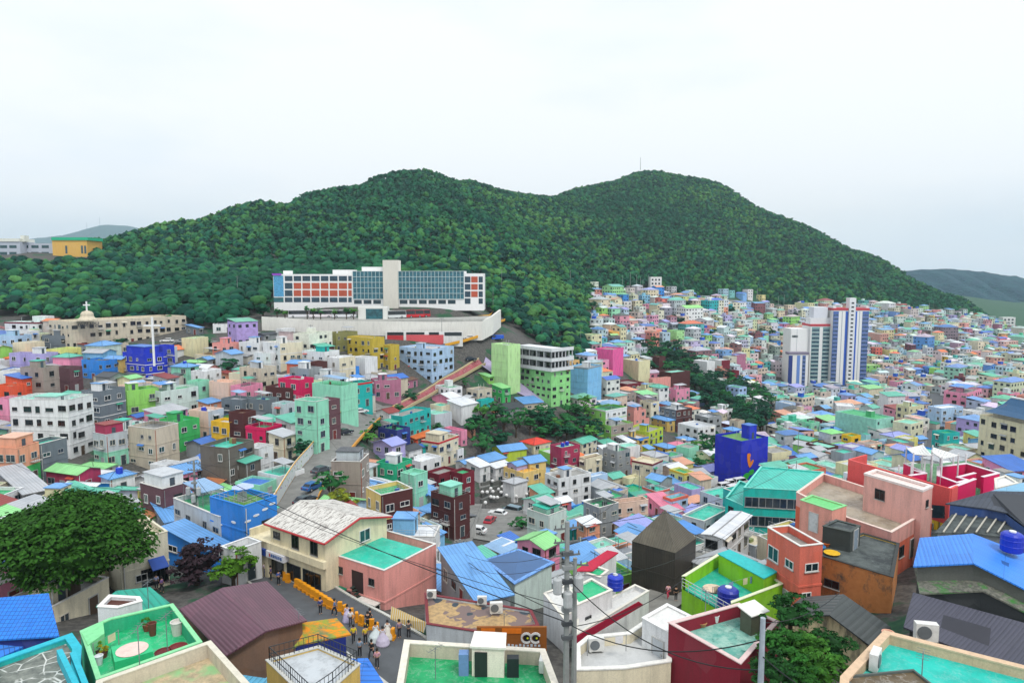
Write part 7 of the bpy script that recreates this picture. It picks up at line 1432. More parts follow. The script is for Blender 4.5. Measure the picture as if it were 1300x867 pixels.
# people
def skin_mesh(name, pts, edges, rad, lv=1):
    me = bpy.data.meshes.new(name); me.from_pydata(pts, edges, []); o = bpy.data.objects.new(name, me); S.collection.objects.link(o)
    o.modifiers.new('s', 'SKIN'); 
    if not me.skin_vertices: me.attributes
    sv = me.skin_vertices[0].data if me.skin_vertices else None
    if sv:
        for i, r in enumerate(rad): sv[i].radius = (r, r * .8)
        sv[0].use_root = True
    ss = o.modifiers.new('u', 'SUBSURF'); ss.levels = lv; ss.render_levels = lv
    bpy.context.view_layer.update(); dg = bpy.context.evaluated_depsgraph_get(); out = bpy.data.meshes.new_from_object(o.evaluated_get(dg)); bpy.data.objects.remove(o); return out
POSE = {}
def pose(k):
    if k in POSE: return POSE[k]
    st = (.0, .22, -.05)[k]; la = ((-.22, .02, .8), (-.25, .2, .85), (-.15, -.3, 1.2))[k]; le = ((-.25, .0, 1.1), (-.26, .06, 1.12), (-.27, -.02, 1.12))[k]; re = (.25, 0, 1.1); ra = ((.24, .02, .8), (.24, -.2, .86), (.12, -.32, 1.18))[k]
    pts = [(0, 0, .93), (0, 0, 1.15), (0, 0, 1.35), (0, 0, 1.46), (0, -.01, 1.56), (0, 0, 1.68), (-.17, 0, 1.37), le, la, (.17, 0, 1.37), re, ra, (-.09, 0, .88), (-.1, -st, .48), (-.1, st * .4 - st, .08), (-.1, st * .4 - st - .12, .04), (.09, 0, .88), (.1, st, .48), (.1, st * 1.2, .08), (.1, st * 1.2 - .12, .04)]
    ed = [(0, 1), (1, 2), (2, 3), (3, 4), (4, 5), (2, 6), (6, 7), (7, 8), (2, 9), (9, 10), (10, 11), (0, 12), (12, 13), (13, 14), (14, 15), (0, 16), (16, 17), (17, 18), (18, 19)]
    rd = [.13, .12, .13, .055, .1, .09, .06, .042, .035, .06, .042, .035, .09, .06, .045, .04, .09, .06, .045, .04]
    body = skin_mesh('body', pts, ed, rd); sh = skin_mesh('shirt', [pts[i] for i in (0, 1, 2, 6, 7, 9, 10)], [(0, 1), (1, 2), (2, 3), (3, 4), (2, 5), (5, 6)], [.155, .15, .155, .085, .065, .085, .065])
    tr = skin_mesh('trousers', [pts[i] for i in (0, 12, 13, 14, 16, 17, 18)], [(0, 1), (1, 2), (2, 3), (0, 4), (4, 5), (5, 6)], [.15, .11, .085, .065, .11, .085, .065])
    m = MB(); m.lathe((0, .015, 1.55), [(.1, 0), (.125, .06), (.12, .13), (.08, .2), (.02, .225)], 10); o = m.build('hair', plain('1c1815', .6), None, True); hair = o.data; bpy.data.objects.remove(o)
    POSE[k] = (body, sh, tr, hair); return POSE[k]
def person(px, py, face, top, bottom, label, k=0, skirt=None, s=1.0, z=None, group=None):
    p = hit(px, py); o = empty('person', (p.x, p.y, tz(p.x, p.y) + .16), R(face)); o.scale = (s, s, s); tag(o, label, 'person', group); b, sh, tr, hr = pose(k)
    def add(nm, me, mat):
        c = bpy.data.objects.new(nm, me); S.collection.objects.link(c); c.parent = o
        if not me.materials: me.materials.append(mat)
        c.material_slots[0].link = 'OBJECT'; c.material_slots[0].material = mat
    add('body', b, plain('c99a7c', .6)); add('shirt', sh, plain(top, .8)); add('hair', hr, plain('1c1815', .6))
    if skirt:
        m = MB(); m.lathe((0, 0, .02), [(.55 * skirt, 0), (.58 * skirt, .12), (.48 * skirt, .5), (.3, .85), (.14, 1.12)], 16); m.build('skirt', plain(bottom, .7), o, True)
    else: add('trousers', tr, plain(bottom, .8))
for a in ((449, 818, 200, 'e8d020', '2a2c30', 'person in a yellow raincoat walking down the street', 1), (464, 819, 30, 'e6c832', '1c1c20', 'person in a yellow top beside the white dresses', 0), (477, 815, 20, 'dfe8ea', 'dce8ea', 'person in a wide white hooped dress, left of three', 0, 1.15), (486, 820, 190, 'e2dce8', 'cfc6dc', 'person in a pale lilac hooped dress, nearest of three', 0, 1.1), (492, 812, 10, 'ecebe4', 'dcd8cc', 'person in a cream hooped dress, right of three', 0, 1.1),
          (441, 791, 15, 'd6cfe6', 'cdc4e4', 'person in a lavender dress beside the yellow barriers', 0, .8), (445, 797, 200, 'f0f0f0', '3a3c44', 'person in a white top behind the lavender dress', 1), (425, 783, 100, '5b7ca8', '24303c', 'person in a blue top by the left barriers', 1), (407, 781, 40, '3a4c8c', '22242c', 'person in navy by the street edge', 0), (457, 836, 190, '8fa6bc', '1c2028', 'person in a grey blue jacket near the blue ribbed roof', 2),
          (472, 838, 160, '2a2c30', '22242a', 'person in black looking down the street', 1), (479, 850, 10, 'e0a8b8', '30323a', 'person in a pink top at the bottom of the street', 2), (467, 800, 180, '22242a', '1a1c20', 'person in black beside the pink house', 0), (470, 796, 90, '1c1e22', '26282e', 'second person in black against the pink wall', 1), (507, 811, 30, '9a86a0', '2c2c34', 'person in mauve under the striped awning', 0), (519, 812, 200, '54565c', '2a2a30', 'person in grey at the shop front under the awning', 2),
          (161, 748, 20, 'e8567a', '2a2c34', 'person in a bright pink top by the cream shop', 0), (168, 747, 160, '3c4048', '23252c', 'person in dark clothes beside the pink top', 1), (178, 749, 60, '22252a', '1c1e24', 'person in black between the shop door and the tree', 0), (192, 745, 200, 'd8dce0', '34383e', 'person in a pale top under the blue awning', 2), (199, 749, 10, 'aab4dc', '3a3e48', 'person in light blue near the purple leaved tree', 0), (206, 753, 90, '8c6aa8', '2a2a32', 'person in purple near the purple leaved tree', 1),
          (848, 761, 180, 'f0b8c0', 'c84058', 'person in pink and white walking up the lane by the pyramid house', 1), (858, 764, 10, '1c1e22', '1a1c20', 'person in black in the lane by the pyramid house', 0), (797, 803, 30, '24262c', '1e2026', 'person in black under the crimson awning', 0), (787, 806, 200, '8a4a5a', '26282e', 'person in a wine red top under the crimson awning', 1), (806, 797, 90, '6a6e78', '202228', 'person in grey near the white hut in the lane', 0),
          (331, 729, 30, 'c83a60', '2c2e36', 'person in a crimson top at the left shops', 0), (337, 733, 200, 'e0c8d8', '3c3e58', 'person in pale pink at the left shops', 1), (354, 744, 60, '3a5aa8', '20242c', 'person in blue before the shop window', 2), (344, 738, 120, '5c4878', '24242c', 'person in violet between the shops', 0)):
    person(*a)
# yellow street barriers
for k in range(9):
    t = k / 8; x, y = 379 + 42 * t, 748 + 27 * t; p = hit(x, y); o = empty('street_barrier', (p.x, p.y, tz(p.x, p.y) + .15), R(-32)); tag(o, ('orange yellow plastic barrier, %s of the row before the cream shop house' % ('first second third fourth fifth sixth seventh eighth last'.split()[k])), 'barrier', 'yellow barriers before the cream shop house')
    m = MB(); m.box(-.55, -.22, 0, .55, .22, .35); m.prism([(-.5, -.15), (.5, -.15), (.5, .15), (-.5, .15)], .35, 1.0); m.box(-.14, -.24, .1, .14, .24, .3, 1); m.build('barrier_body', [plain('f2a012', .45), plain('c87c08')], o)
for k, (x, y) in enumerate(((432, 778), (438, 782), (446, 787), (453, 792), (459, 796), (472, 801), (478, 806), (499, 813), (361, 738), (366, 741))):
    p = hit(x, y); o = empty('street_barrier', (p.x, p.y, tz(p.x, p.y) + .15), R(k * 37)); tag(o, ('loose orange yellow barrier along the pink house, %s from the left' % ('first second third fourth fifth sixth seventh eighth'.split()[k]) if k < 8 else 'orange yellow barrier at the shop door, %s one' % ('left' if k == 8 else 'right')), 'barrier', 'loose yellow barriers')
    m = MB(); m.box(-.3, -.2, 0, .3, .2, .3); m.prism([(-.24, -.14), (.24, -.14), (.2, .14), (-.2, .14)], .3, 1.05); m.build('barrier_body', plain('f2a012', .45), o)
# terraced garden with white ball lamps
tg = hit(640, 625); TG = empty('terraced_garden', tg); tag(TG, 'curved stone terraced garden with white balls above the parking lot', 'garden'); m = MB()
for rr, (ya, yb_) in enumerate(((500, 520), (545, 560), (590, 590), (640, 640))):
    pts = [hit(*px_of('H', x, ya + (yb_ - ya) * i / 6 - 18 * math.sin(math.pi * i / 6))) - tg for i, x in enumerate(np.linspace(265, 720 - rr * 15, 7))]
    for i, (a, b) in enumerate(zip(pts, pts[1:])): a = a + Vector((0, 0, .9 + rr * .01)); b = b + Vector((0, 0, .9 + rr * .01)); wallseg(m, a, b, 3, .5)
m.build('stone_step', wall('6a6c68', .6), TG)
for k, (x, y) in enumerate(((360, 505), (480, 510), (440, 555), (345, 570), (315, 600), (490, 565), (530, 545), (410, 575), (362, 595), (345, 640), (370, 645), (400, 645), (475, 625), (555, 635), (640, 615), (605, 550), (300, 690), (275, 600), (545, 552), (580, 600), (430, 600), (670, 590))):
    g = hit(*px_of('H', x, y)); o = empty('ball_lamp', (g.x, g.y, g.z + .1)); tag(o, 'white ball lamp at the %s %s of the terraced garden' % (('upper', 'middle', 'lower')[min(2, (y - 500) // 60)], ('left', 'centre', 'right')[min(2, (x - 270) // 140)]), 'lamp', 'white ball lamps in the terraced garden')
    m = MB(); m.tube((0, 0, 0), (0, 0, 1.2), .05, n=5); m.build('post', plain('6a6e70'), o); m = MB(); m.lathe((0, 0, 1.1), [(.1, 0), (.36, .14), (.46, .42), (.36, .7), (.1, .84)], 10); m.build('globe', plain('f2f2f0', .4), o, True)
# poles and wires
def pole(px, ytop, ybase, label, Y=None, r=.14, arms=1, group=None, cat='pole', c='8e9290', name='utility_pole', gear=False):
    g = hit(px, ybase) if Y is None else P(px, ybase, Y); b = ray(px, ytop)[1] * g.y; h = b - g.z; o = empty(name, g, .3 * math.sin(px)); tag(o, label, cat, group); m = MB(); m.tube((0, 0, -3), (0, 0, h), r * 1.15, r * .8, 8); m.build('shaft', plain(c, .8), o)
    for k in range(arms): m = MB(); z = h - .5 - k * .9; m.box(-.9, -.05, z, .9, .05, z + .1); [m.tube((x, 0, z + .1), (x, 0, z + .3), .05, n=5) for x in (-.8, -.4, .4, .8)]; m.build('cross_arm', plain('6c7070', .6), o)
    if gear:
        for (x, z) in ((-.75, h - 4.6), (.7, h - 4.6), (-.05, h - 5.6)): m = MB(); m.lathe((x, -.35, z), [(.27, 0), (.3, .08), (.3, .95), (.22, 1.05)], 12); m.tube((x, -.35, z + 1.05), (x, -.35, z + 1.3), .05, n=5); m.build('transformer', plain('b4b8b8', .5), o)
        for k in range(7): m = MB(); z = h - 2.2 - k * .95; m.box(-.35, -.3, z, .35, .05, z + .25); m.build('junction_box', plain(('55595c', '8c9090', '3a3e42')[k % 3], .6), o)
    return o, Vector((g.x, g.y, g.z + h))
MP, mt = pole(718.5, 662, 880, 'big grey utility pole with transformers in the foreground centre', Y=43, r=.2, arms=3, gear=True)
pole(728.5, 708, 880, 'second slimmer pole tied against the big transformer pole', Y=43.6, r=.17, arms=1, c='9a9e9c')
SPp, st = pole(964.8, 784, 890, 'grey concrete pole in front of the dark red building corner', Y=34.5, r=.17, arms=0, c='a4aeb8')
LP, lt = pole(251, 584, 698, 'tall concrete pole with cross arms behind the purple leaved tree', r=.17, arms=3, Y=88, gear=True)
BP, bt_ = pole(584.5, 684, 762, 'utility pole with tangled wires beside the light blue sheet roofs', Y=76, r=.15, arms=3)
for a in ((420, 592, 636, 'slim white pole in front of the taupe house'), (395, 412, 437, 'grey pole before the white retaining wall, left one'), (452, 495, 536, 'thin dark pole beside the turquoise red-striped house'), (561, 403, 437, 'pole with wide arms under the retaining wall'), (688, 410, 436, 'thin pole behind the light green block'), (737, 416, 443, 'thin pole before the wooded spur'), (811, 590, 640, 'grey pole among the teal roofed houses'), (1009, 585, 640, 'dark pole behind the turquoise building'), (637, 342, 378, 'tall lattice-like pole at the top of the school road'), (626, 365, 400, 'thin pole beside the bend of the school road'),
          (205, 545, 585, 'grey pole among the houses above the big tree'), (352, 505, 545, 'thin pole beside the magenta house'), (520, 600, 648, 'grey pole right of the brick-fronted ochre house'), (655, 590, 632, 'thin pole above the terraced garden'), (770, 560, 600, 'grey pole in the middle of the valley houses'), (890, 610, 655, 'pole between the pyramid house and turquoise wing'), (1150, 500, 535, 'thin pole by the tall white block'), (1060, 450, 500, 'slim pole beside the apartment towers'),
          (302, 350, 380, 'pole standing in the wood left of the school'), (1099, 640, 668, 'thin aerial mast on the salmon house'), (242, 640, 700, 'short dark pole left of the tall concrete pole'), (1012, 545, 600, 'pale pole left of the coral red wall'), (507, 395, 412, 'short lamp post on the retaining wall'), (596, 325, 345, 'lamp post behind the school at the right'), (1262, 665, 700, 'thin pole behind the blue tank')):
    pole(a[0], a[1], a[2], a[3], r=.1, arms=1 if a[0] in (561, 637, 302, 811, 395) else 0)
for k, (x, y0, y1) in enumerate(((724, 343, 364), (740, 348, 364), (790, 350, 368), (800, 346, 370), (808, 348, 370), (813, 352, 370), (816, 355, 371), (823, 349, 370), (867, 353, 372), (961, 367, 386), (988, 376, 392), (995, 374, 394), (1019, 376, 396), (1033, 378, 396), (1108, 390, 408), (1123, 385, 406), (1179, 384, 404))):
    pole(x, y0, y1, 'thin pale pole on the hill road, number %s from the left' % ('one two three four five six seven eight nine ten eleven twelve thirteen fourteen fifteen sixteen seventeen'.split()[k]), r=.14, arms=0, group='poles along the hill road', c='a8aca8')
pole(813, 200, 214, 'small mast on the summit of the right hill', Y=1195, r=.4, arms=0, name='mast')
for k, (x, y0, y1) in enumerate(((111, 283, 300), (127, 276, 290))): pole(x, y0, y1, 'faint radio mast on the distant left hill, %s one' % ('left', 'right')[k], Y=6290, r=2.0, arms=0, name='radio_mast', group='radio masts on the distant hill', c='b8bcc8')
def wire(a, b, sag, r=.022, label='', n=14):
    a, b = Vector(a), Vector(b); m = MB(); pts = [a.lerp(b, i / n) - Vector((0, 0, sag * 4 * (i / n) * (1 - i / n))) for i in range(n + 1)]
    for p, q in zip(pts, pts[1:]): m.tube(p - a, q - a, r, n=4)
    o = m.build('overhead_wire', plain('1c1f22', .6)); o.location = a; tag(o, label, 'wire'); return o
q = lambda x, y, Y: P(x, y, Y)
for k, w_ in enumerate(((q(251, 590, 88), q(718, 789, 43), .8, .04, 'thick cable from the tall concrete pole to the transformer pole'), (q(251, 600, 88), q(718, 770, 43), 1.2, .025, 'thin wire just above the thick street cable'), (q(250, 650, 88), q(-40, 560, 120), 2, .03, 'wire running left from the tall concrete pole'),
     (q(722, 792, 43), q(965, 812, 34.5), 1.2, .035, 'cable from transformer pole to the concrete pole at the dark red building'), (q(722, 735, 43), q(965, 850, 34.5), 1.6, .035, 'lower cable crossing the off-white terrace'), (q(728, 795, 43.6), q(868, 735, 60), .7, .03, 'cable looping over the crimson awning to the lane'), (q(722, 730, 43), q(866, 706, 66), .6, .022, 'wire from transformer pole towards the pyramid house'),
     (q(718, 700, 43), q(584.5, 700, 76), 1.0, .022, 'wire between transformer pole and the tangled pole'), (q(718, 712, 43), q(584.5, 712, 76), 1.2, .022, 'second wire to the tangled pole'), (q(584.5, 690, 76), q(420, 560, 150), 2, .022, 'wire from the tangled pole up the mural road'), (q(584.5, 695, 76), q(620, 600, 175), 2, .022, 'wire from the tangled pole towards the parking lot'),
     (q(584.5, 700, 76), q(470, 676, 80), .8, .022, 'wire from the tangled pole over the cream house'), (q(718, 675, 43), q(810, 600, 140), 1.5, .025, 'wire from transformer pole up the valley'), (q(718, 670, 43), q(1009, 590, 110), 1.6, .025, 'wire from transformer pole to the turquoise building'), (q(965, 830, 34.5), q(1100, 905, 30), .5, .03, 'wire over the ivy hollow'), (q(965, 790, 34.5), q(1066, 752, 46), .6, .022, 'wire from the concrete pole to the slate gabled house'),
     (q(251, 596, 88), q(452, 500, 190), 2, .025, 'wire from the tall concrete pole to the turquoise house'), (q(251, 610, 88), q(330, 690, 78), .6, .025, 'wire from the tall concrete pole down to the shops'), (q(811, 592, 130), q(1009, 590, 110), 1.6, .02, 'wire among the teal roofed houses'), (q(866, 706, 66), q(965, 640, 84), 1, .02, 'wire over the lime terrace'),
     (q(718, 740, 43), q(690, 752, 60), .2, .02, 'short wire to the blank white house'), (q(584.5, 705, 76), q(716, 780, 43), .5, .03, 'sagging cable over the tan patched roof'))):
    wire(*w_)
# details on named houses
def find(lbl): return [o for o in S.objects if o.get('label', '').startswith(lbl) or (o.name in ())]
for d in HOUSES:
    if d['label'] and d['label'].startswith('bright blue house with lawn'):
        for (u, v, f) in ((.1, .75, 0), (.35, .8, 0), (.62, .85, 0), (.85, .9, 0), (.2, .45, 0), (.45, .5, 0), (.85, .4, 0), (.3, .2, 0), (.7, .15, 0), (.3, .6, 1), (.7, .7, 1)):
            m = MB(); hx, hy, h = d['hx'], d['hy'], d['h']; w = .45
            for (dx, ww, hh) in ((0, .5, .28), (-.25, .3, .18), (.28, .3, .18)):
                if f == 0: x = -hx + u * 2 * hx + dx; m.box(x - ww / 2, -hy - .06 - ww * .01, v * h - hh / 2, x + ww / 2, -hy, v * h + hh / 2)
                else: y = hy - u * 2 * hy + dx; m.box(-hx - .06 - ww * .01, y - ww / 2, v * h - hh / 2, -hx, y + ww / 2, v * h + hh / 2)
            m.build('cloud_mark', plain('f2f6fa'), d['root'])
        add_window(d['root'], hx * .35, -hy, h * .6, 0, 1.6, 1.3, 1)
    if d['label'] and d['label'].startswith('salmon pink street house'):
        r_, hx, hy, h = d['root'], d['hx'], d['hy'], d['h']; 
        for s, z, w, hh in ((.2, .75, 1.0, .7), (.78, .72, .9, .8), (.3, .28, 1.5, 1.4)): add_window(r_, -hx, hy - s * 2 * hy, z * h, -math.pi / 2, w, hh, 1)
        add_door(r_, -hx, hy - .12 * 2 * hy, 0, -math.pi / 2, '23302e'); add_door(r_, -hx, -hy + 1.2, 0, -math.pi / 2, '1e2022'); add_door(r_, -hx, -hy + 2.6, 0, -math.pi / 2, '1e2022')
        m = MB(); yy = hy - .45 * 2 * hy; m.box(-hx - .02, yy - 1.5, h * .42, -hx + .1, yy + .2, h - 1.0); m.build('recess_shade_panel', plain('3c2a2a'), r_)  # flat dark panel, no hollow: a recess's shade put into the colour
        m = MB(); 
        for k in range(9): m.box(-hx - .5, yy - .3 - k * .28, h * .52 - k * .27, -hx - .03, yy - k * .28, h * .52 - k * .27 + .12)
        m.build('steps', plain('2c3c34'), r_)
        m = MB(); m.slab((-hx - 1.1, hy - .28 * hy + .6, 2.2), (-hx - 1.1, hy - .28 * hy - 1.6, 2.2), (-hx, hy - .28 * hy - 1.6, 2.7), (-hx, hy - .28 * hy + .6, 2.7), .06); m.build('door_canopy', plain('1c7a5c', .5), r_)
        m = MB(); m.box(-hx - .9, -hy + .6, 2.3, -hx, -hy + 3.3, 2.42); m.build('porch_roof', plain('e4e0d8'), r_)
# cream shop with the blue awning at the left
cs = H('Q', -190, -182, 212, 455, 1.9, 'e2dcc4', 'C', 'f', a=46, wl=9, nowin=True, label='cream shop with a navy awning between the big tree and purple tree', long=1); d = HOUSES[-1]; hx, hy, h = d['hx'], d['hy'], d['h']
m = MB(); m.slab((hx * .1, -hy - 1.5, 2.5), (hx * .8, -hy - 1.5, 2.5), (hx * .8, -hy, 3.3), (hx * .1, -hy, 3.3), .08); m.build('awning', plain('1e4aa0', .6), cs); add_window(cs, -hx * .2, -hy, 1.5, 0, 1.2, .9, 0); add_window(cs, hx * .3, -hy, 1.3, 0, 2.4, 1.9, 1); add_window(cs, hx * .62, -hy, 1.3, 0, 1.6, 1.9, 1)
def text_on(root, body, loc, rx, rz, size, mat, ext=.03, name='lettering'):
    c = bpy.data.curves.new(name, 'FONT'); c.body = body; c.size = size; c.extrude = ext; c.align_x = 'CENTER'; c.align_y = 'CENTER'; o = bpy.data.objects.new(name, c); S.collection.objects.link(o); bpy.context.view_layer.update()
    me = bpy.data.meshes.new_from_object(o.evaluated_get(bpy.context.evaluated_depsgraph_get())); bpy.data.objects.remove(o); me.materials.clear(); me.materials.append(mat)
    q = bpy.data.objects.new(name, me); S.collection.objects.link(q); q.parent = root; q.location = loc; q.rotation_euler = (rx, 0, rz); return q
d = [d for d in HOUSES if d['label'] and d['label'].startswith('long beige church')][0]
text_on(d['root'], '아미성당', (-d['hx'] + 6, -d['hy'] - .06, d['h'] - 1.5), math.pi / 2, 0, 1.9, plain('2c3450'))
w3 = [v.co.x for v in T3.children[0].data.vertices]; z3 = max(v.co.z for v in T3.children[0].data.vertices)
for k in range(6):      # dark lettering, too blurred to read: strokes of the same size
    m = MB(); x = max(w3) * (.17 + .13 * k); z = z3 - 6; 
    for (a, b, c_, d_) in ((0, 0, 1.3, .25), (0, .55, 1.3, .8), (0, 1.2, 1.3, 1.45), (.05, 0, .3, 1.4), (1.0, .2, 1.25, 1.4))[: 4 + k % 2]: m.box(x + a, -.1 - a * .01, z + b, x + c_, .02, z + d_)
    m.build('letter', plain('3c5054'), T3)
d = [d for d in HOUSES if d['label'] and d['label'].startswith('tall white block with a narrow teal')][0]
for s in (.22, .8): m = MB(); m.tube((-d['hx'] + s * 2 * d['hx'], -d['hy'] + .02, d['h'] - 2.6), (-d['hx'] + s * 2 * d['hx'], -d['hy'] - .08, d['h'] - 2.6), .45, n=12); m.build('round_mark', plain('4a6474'), d['root'])
for k in range(8): m = MB(); x = -d['hx'] + (.3 + .055 * k) * 2 * d['hx']; m.box(x, -d['hy'] - .07, d['h'] - 5.2, x + .3, -d['hy'], d['h'] - 4.8); m.build('letter', plain('7088b8'), d['root'])
for k in range(9):     # blurred white words under the eyes
    m = MB(); x = -.35 + k * .33; m.box(x, -.05 - (k % 3) * .01, .12 + (k % 2) * .04, x + .2, .0, .36 - (k % 3) * .04); m.build('letter', plain('c4d0dc'), SG)
for (o_, n_, y0, y1, c_) in ((CB, 7, 6.6, 9.0, '2a5aa0'),):
    for k in range(n_): m = MB(); y = y1 - .2 - k * (y1 - y0) / n_; m.box(-.79, y - .2, gs + 2.7 + (k % 2) * .04, -.752, y, gs + 3.05); m.build('letter', plain('c03040' if k == 0 else c_), o_)
m = MB(); m.tube((-.752, 10.6, gs + 2.88), (-.8, 10.6, gs + 2.88), .27, n=14); m.build('round_emblem', plain('e8ecf4'), CB)
# pots, mats and baskets on the terraces
def pot(p, c, r, h, label, plant=None, cat='pot'):
    o = empty('plant_pot' if plant else 'tub', p); tag(o, label, cat); m = MB(); m.lathe((0, 0, 0), [(r * .75, 0), (r, h), (r * 1.08, h), (r * 1.08, h * 1.06), (r * .9, h * 1.06), (r * .85, h * .9)], 14); m.build('pot', plain(c, .7), o)
    if plant:
        V, F_ = leaf_template(160, int(abs(p.x) * 100), .3, 4); V = V * r * 1.5; V[:, 2] += h + r * .9; T = np.ones((len(V), 4)); T[:, :3] = np.array(srgb(plant)); q = big_mesh('foliage', V, F_, T, 0, leafmat()); q.parent = o
for a in ((Pz(187, 800, -26), '8a4a34', .3, .4, 'brown pot with a green plant on the green terrace', '3a6a24', 'plant pot'), (Pz(194, 806, -26), '6a3a2c', .28, .9, 'tall brown jar on the green terrace', None, 'jar'), (Pz(120, 830, -26), '5a4a3a', .35, .35, 'pot with leafy plant at the left of the green terrace', '4a7a20', 'plant pot'), (Pz(131, 834, -26), '7a4a3a', .3, .35, 'pot with yellowish plant beside the leafy one', '8a8a20', 'plant pot'), (Pz(225, 805, -26), 'd8d4cc', .42, .95, 'white sack with red top on the green terrace', None, 'sack'), (Pz(208, 832, -26), '6a1c20', .55, .3, 'wide dark red tub, left one', None, 'tub'), (Pz(226, 826, -26), '7a2024', .6, .3, 'wide dark red tub, right one', None, 'tub'),
          (Pz(126, 843, -26), 'e4e8ec', .26, .6, 'white and blue bucket on the green terrace', None, 'bucket'), (Pz(1041, 697, -26.85), '2c7ab0', .5, .3, 'blue tray on the black roof', None, 'tray'), (Pz(1056, 703, -26.85), 'e8b820', .7, .15, 'yellow mat on the black roof', None, 'mat'), (Pz(1048, 692, -26.85), 'd86a20', .5, .3, 'orange crate on the black roof', None, 'crate'), (Pz(905, 748, -30.2), 'e4cdb4', .9, .12, 'round cream mat on the lime terrace', None, 'mat'), (Pz(891, 794, -25.35), 'b88a5c', .35, .25, 'straw basket on the teal blotched roof', None, 'basket'), (Pz(1108, 636, -26.9), '8c2a34', .9, .9, 'dark red covered tub by the pale pink penthouse', None, 'tub'),
          (Pz(1127, 812, -22.5), 'e0a890', .35, .5, 'terracotta pot in the corner of the turquoise deck', None, 'pot'), (Pz(908, 789, -25.35), 'f0f0ee', .28, .5, 'white bucket on the teal blotched roof', None, 'bucket')):
    pot(*a)
m = MB(); p = Pz(955, 800, -25.4); o = empty('roof_cabinet', p, .5); tag(o, 'little white roofed cabinet on the teal blotched roof', 'cabinet'); m.box(-.7, -.5, 0, .7, .5, 1.5, 0); m.slab((-.9, -.7, 1.5), (.9, -.7, 1.5), (.9, .7, 1.75), (-.9, .7, 1.75), -.08, 1); m.build('cabinet_body', [plain('5a5e4c'), plain('efeee6')], o)
def antenna(p, h, label):
    o = empty('roof_antenna', p, p.x); tag(o, label, 'antenna'); m = MB(); m.tube((0, 0, 0), (0, 0, h), .03, n=5); m.tube((-.7, 0, h - .1), (.7, 0, h - .1), .018, n=4)
    for k in range(5): m.tube((-.6 + k * .3, -.32, h - .1), (-.6 + k * .3, .32, h - .1), .012, n=4)
    m.build('mast', plain('7a8084', .5), o)
for x, y, z, h, lab in ((178, 856, -25.1, 3.2, 'thin antenna on the sandy terrace parapet'), (213, 832, -26, 3.0, 'dark antenna pole on the green terrace floor'), (189, 776, -27.5, 2.6, 'antenna behind the small white hut'), (380, 806, -28, 2.0, 'antenna on the mossy yellow roof'), (553, 862, -28.4, 2.4, 'antenna on the green deck at the bottom edge'), (1170, 862, -22.5, 1.6, 'antenna on the turquoise deck'), (895, 792, -25.4, 2.6, 'antenna by the straw basket on the dark red building'), (640, 800, -31, 1.6, 'antenna on the tan patched roof'), (1052, 690, -26.9, 2.4, 'antenna by the black block hut')):
    antenna(Pz(x, y, z), h, lab)
p = Pz(1133, 880, -22.5); o = empty('planter_box', p, .15); tag(o, 'grey planter box full of soil on the turquoise roof deck', 'planter'); m = MB(); m.box(-2.2, -1.2, 0, 2.2, -1.08, .5); m.box(-2.2, 1.08, 0, 2.2, 1.2, .5); m.box(-2.2, -1.08, 0, -2.08, 1.08, .5); m.box(2.08, -1.08, 0, 2.2, 1.08, .5); m.build('box', plain('5a625e', .8), o); m = MB(); m.box(-2.08, -1.08, .01, 2.08, 1.08, .38); m.build('soil', flat('6a5a40', .6), o)
r9 = random.Random(3)
for k, (x0, y0, x1, y1, z, lab) in enumerate(((118, 817, 150, 800, -24.9, 'laundry line over the green terrace'), (905, 745, 960, 730, -28.7, 'laundry line over the lime terrace'), (746, 812, 795, 806, -25.9, 'laundry line over the off-white terrace'))):
    a, b = Pz(x0, y0, z), Pz(x1, y1, z); o = empty('laundry_line', a); tag(o, lab, 'laundry line'); d = b - a; m = MB(); m.tube((0, 0, 0), d, .012, n=4); m.tube((0, 0, -1.2), (0, 0, .05), .03, n=5); m.tube(d + Vector((0, 0, -1.2)), d + Vector((0, 0, .05)), .03, n=5); m.build('line', plain('9a9ea0'), o)
    n_ = int(d.length / .8)
    for i in range(n_):
        if r9.random() < .3: continue
        q0 = d * ((i + .15) / n_); q1 = d * ((i + .75) / n_); hh = r9.uniform(.4, .8); m = MB(); s_ = Vector((-d.y, d.x, 0)).normalized() * .015; m.quad(q0 - s_ - Vector((0, 0, hh)), q1 - s_ - Vector((0, 0, hh)), q1 - s_, q0 - s_); m.quad(q1 + s_ - Vector((0, 0, hh)), q0 + s_ - Vector((0, 0, hh)), q0 + s_, q1 + s_); m.build('cloth', plain(r9.choice(('e8e8ea', '8aa8d0', 'd07a80', '5a6470', 'e6d8b0')), .9), o)
# parasol on the lawn terrace
d = [d for d in HOUSES if d['label'] and d['label'].startswith('bright blue house with lawn')][0]; pp_ = Vector((d['x'], d['y'], d['z'] + d['h'] - d['par'])); o = empty('parasol', pp_); tag(o, 'pale blue parasol on the lawn roof terrace', 'parasol'); m = MB(); m.tube((0, 0, 0), (0, 0, 2.2), .04, n=6); m.build('pole', plain('d8d8d8'), o); m = MB(); m.lathe((0, 0, 1.9), [(1.4, 0), (.7, .3), (.05, .5)], 8); m.build('canopy', plain('b8c8ee'), o)
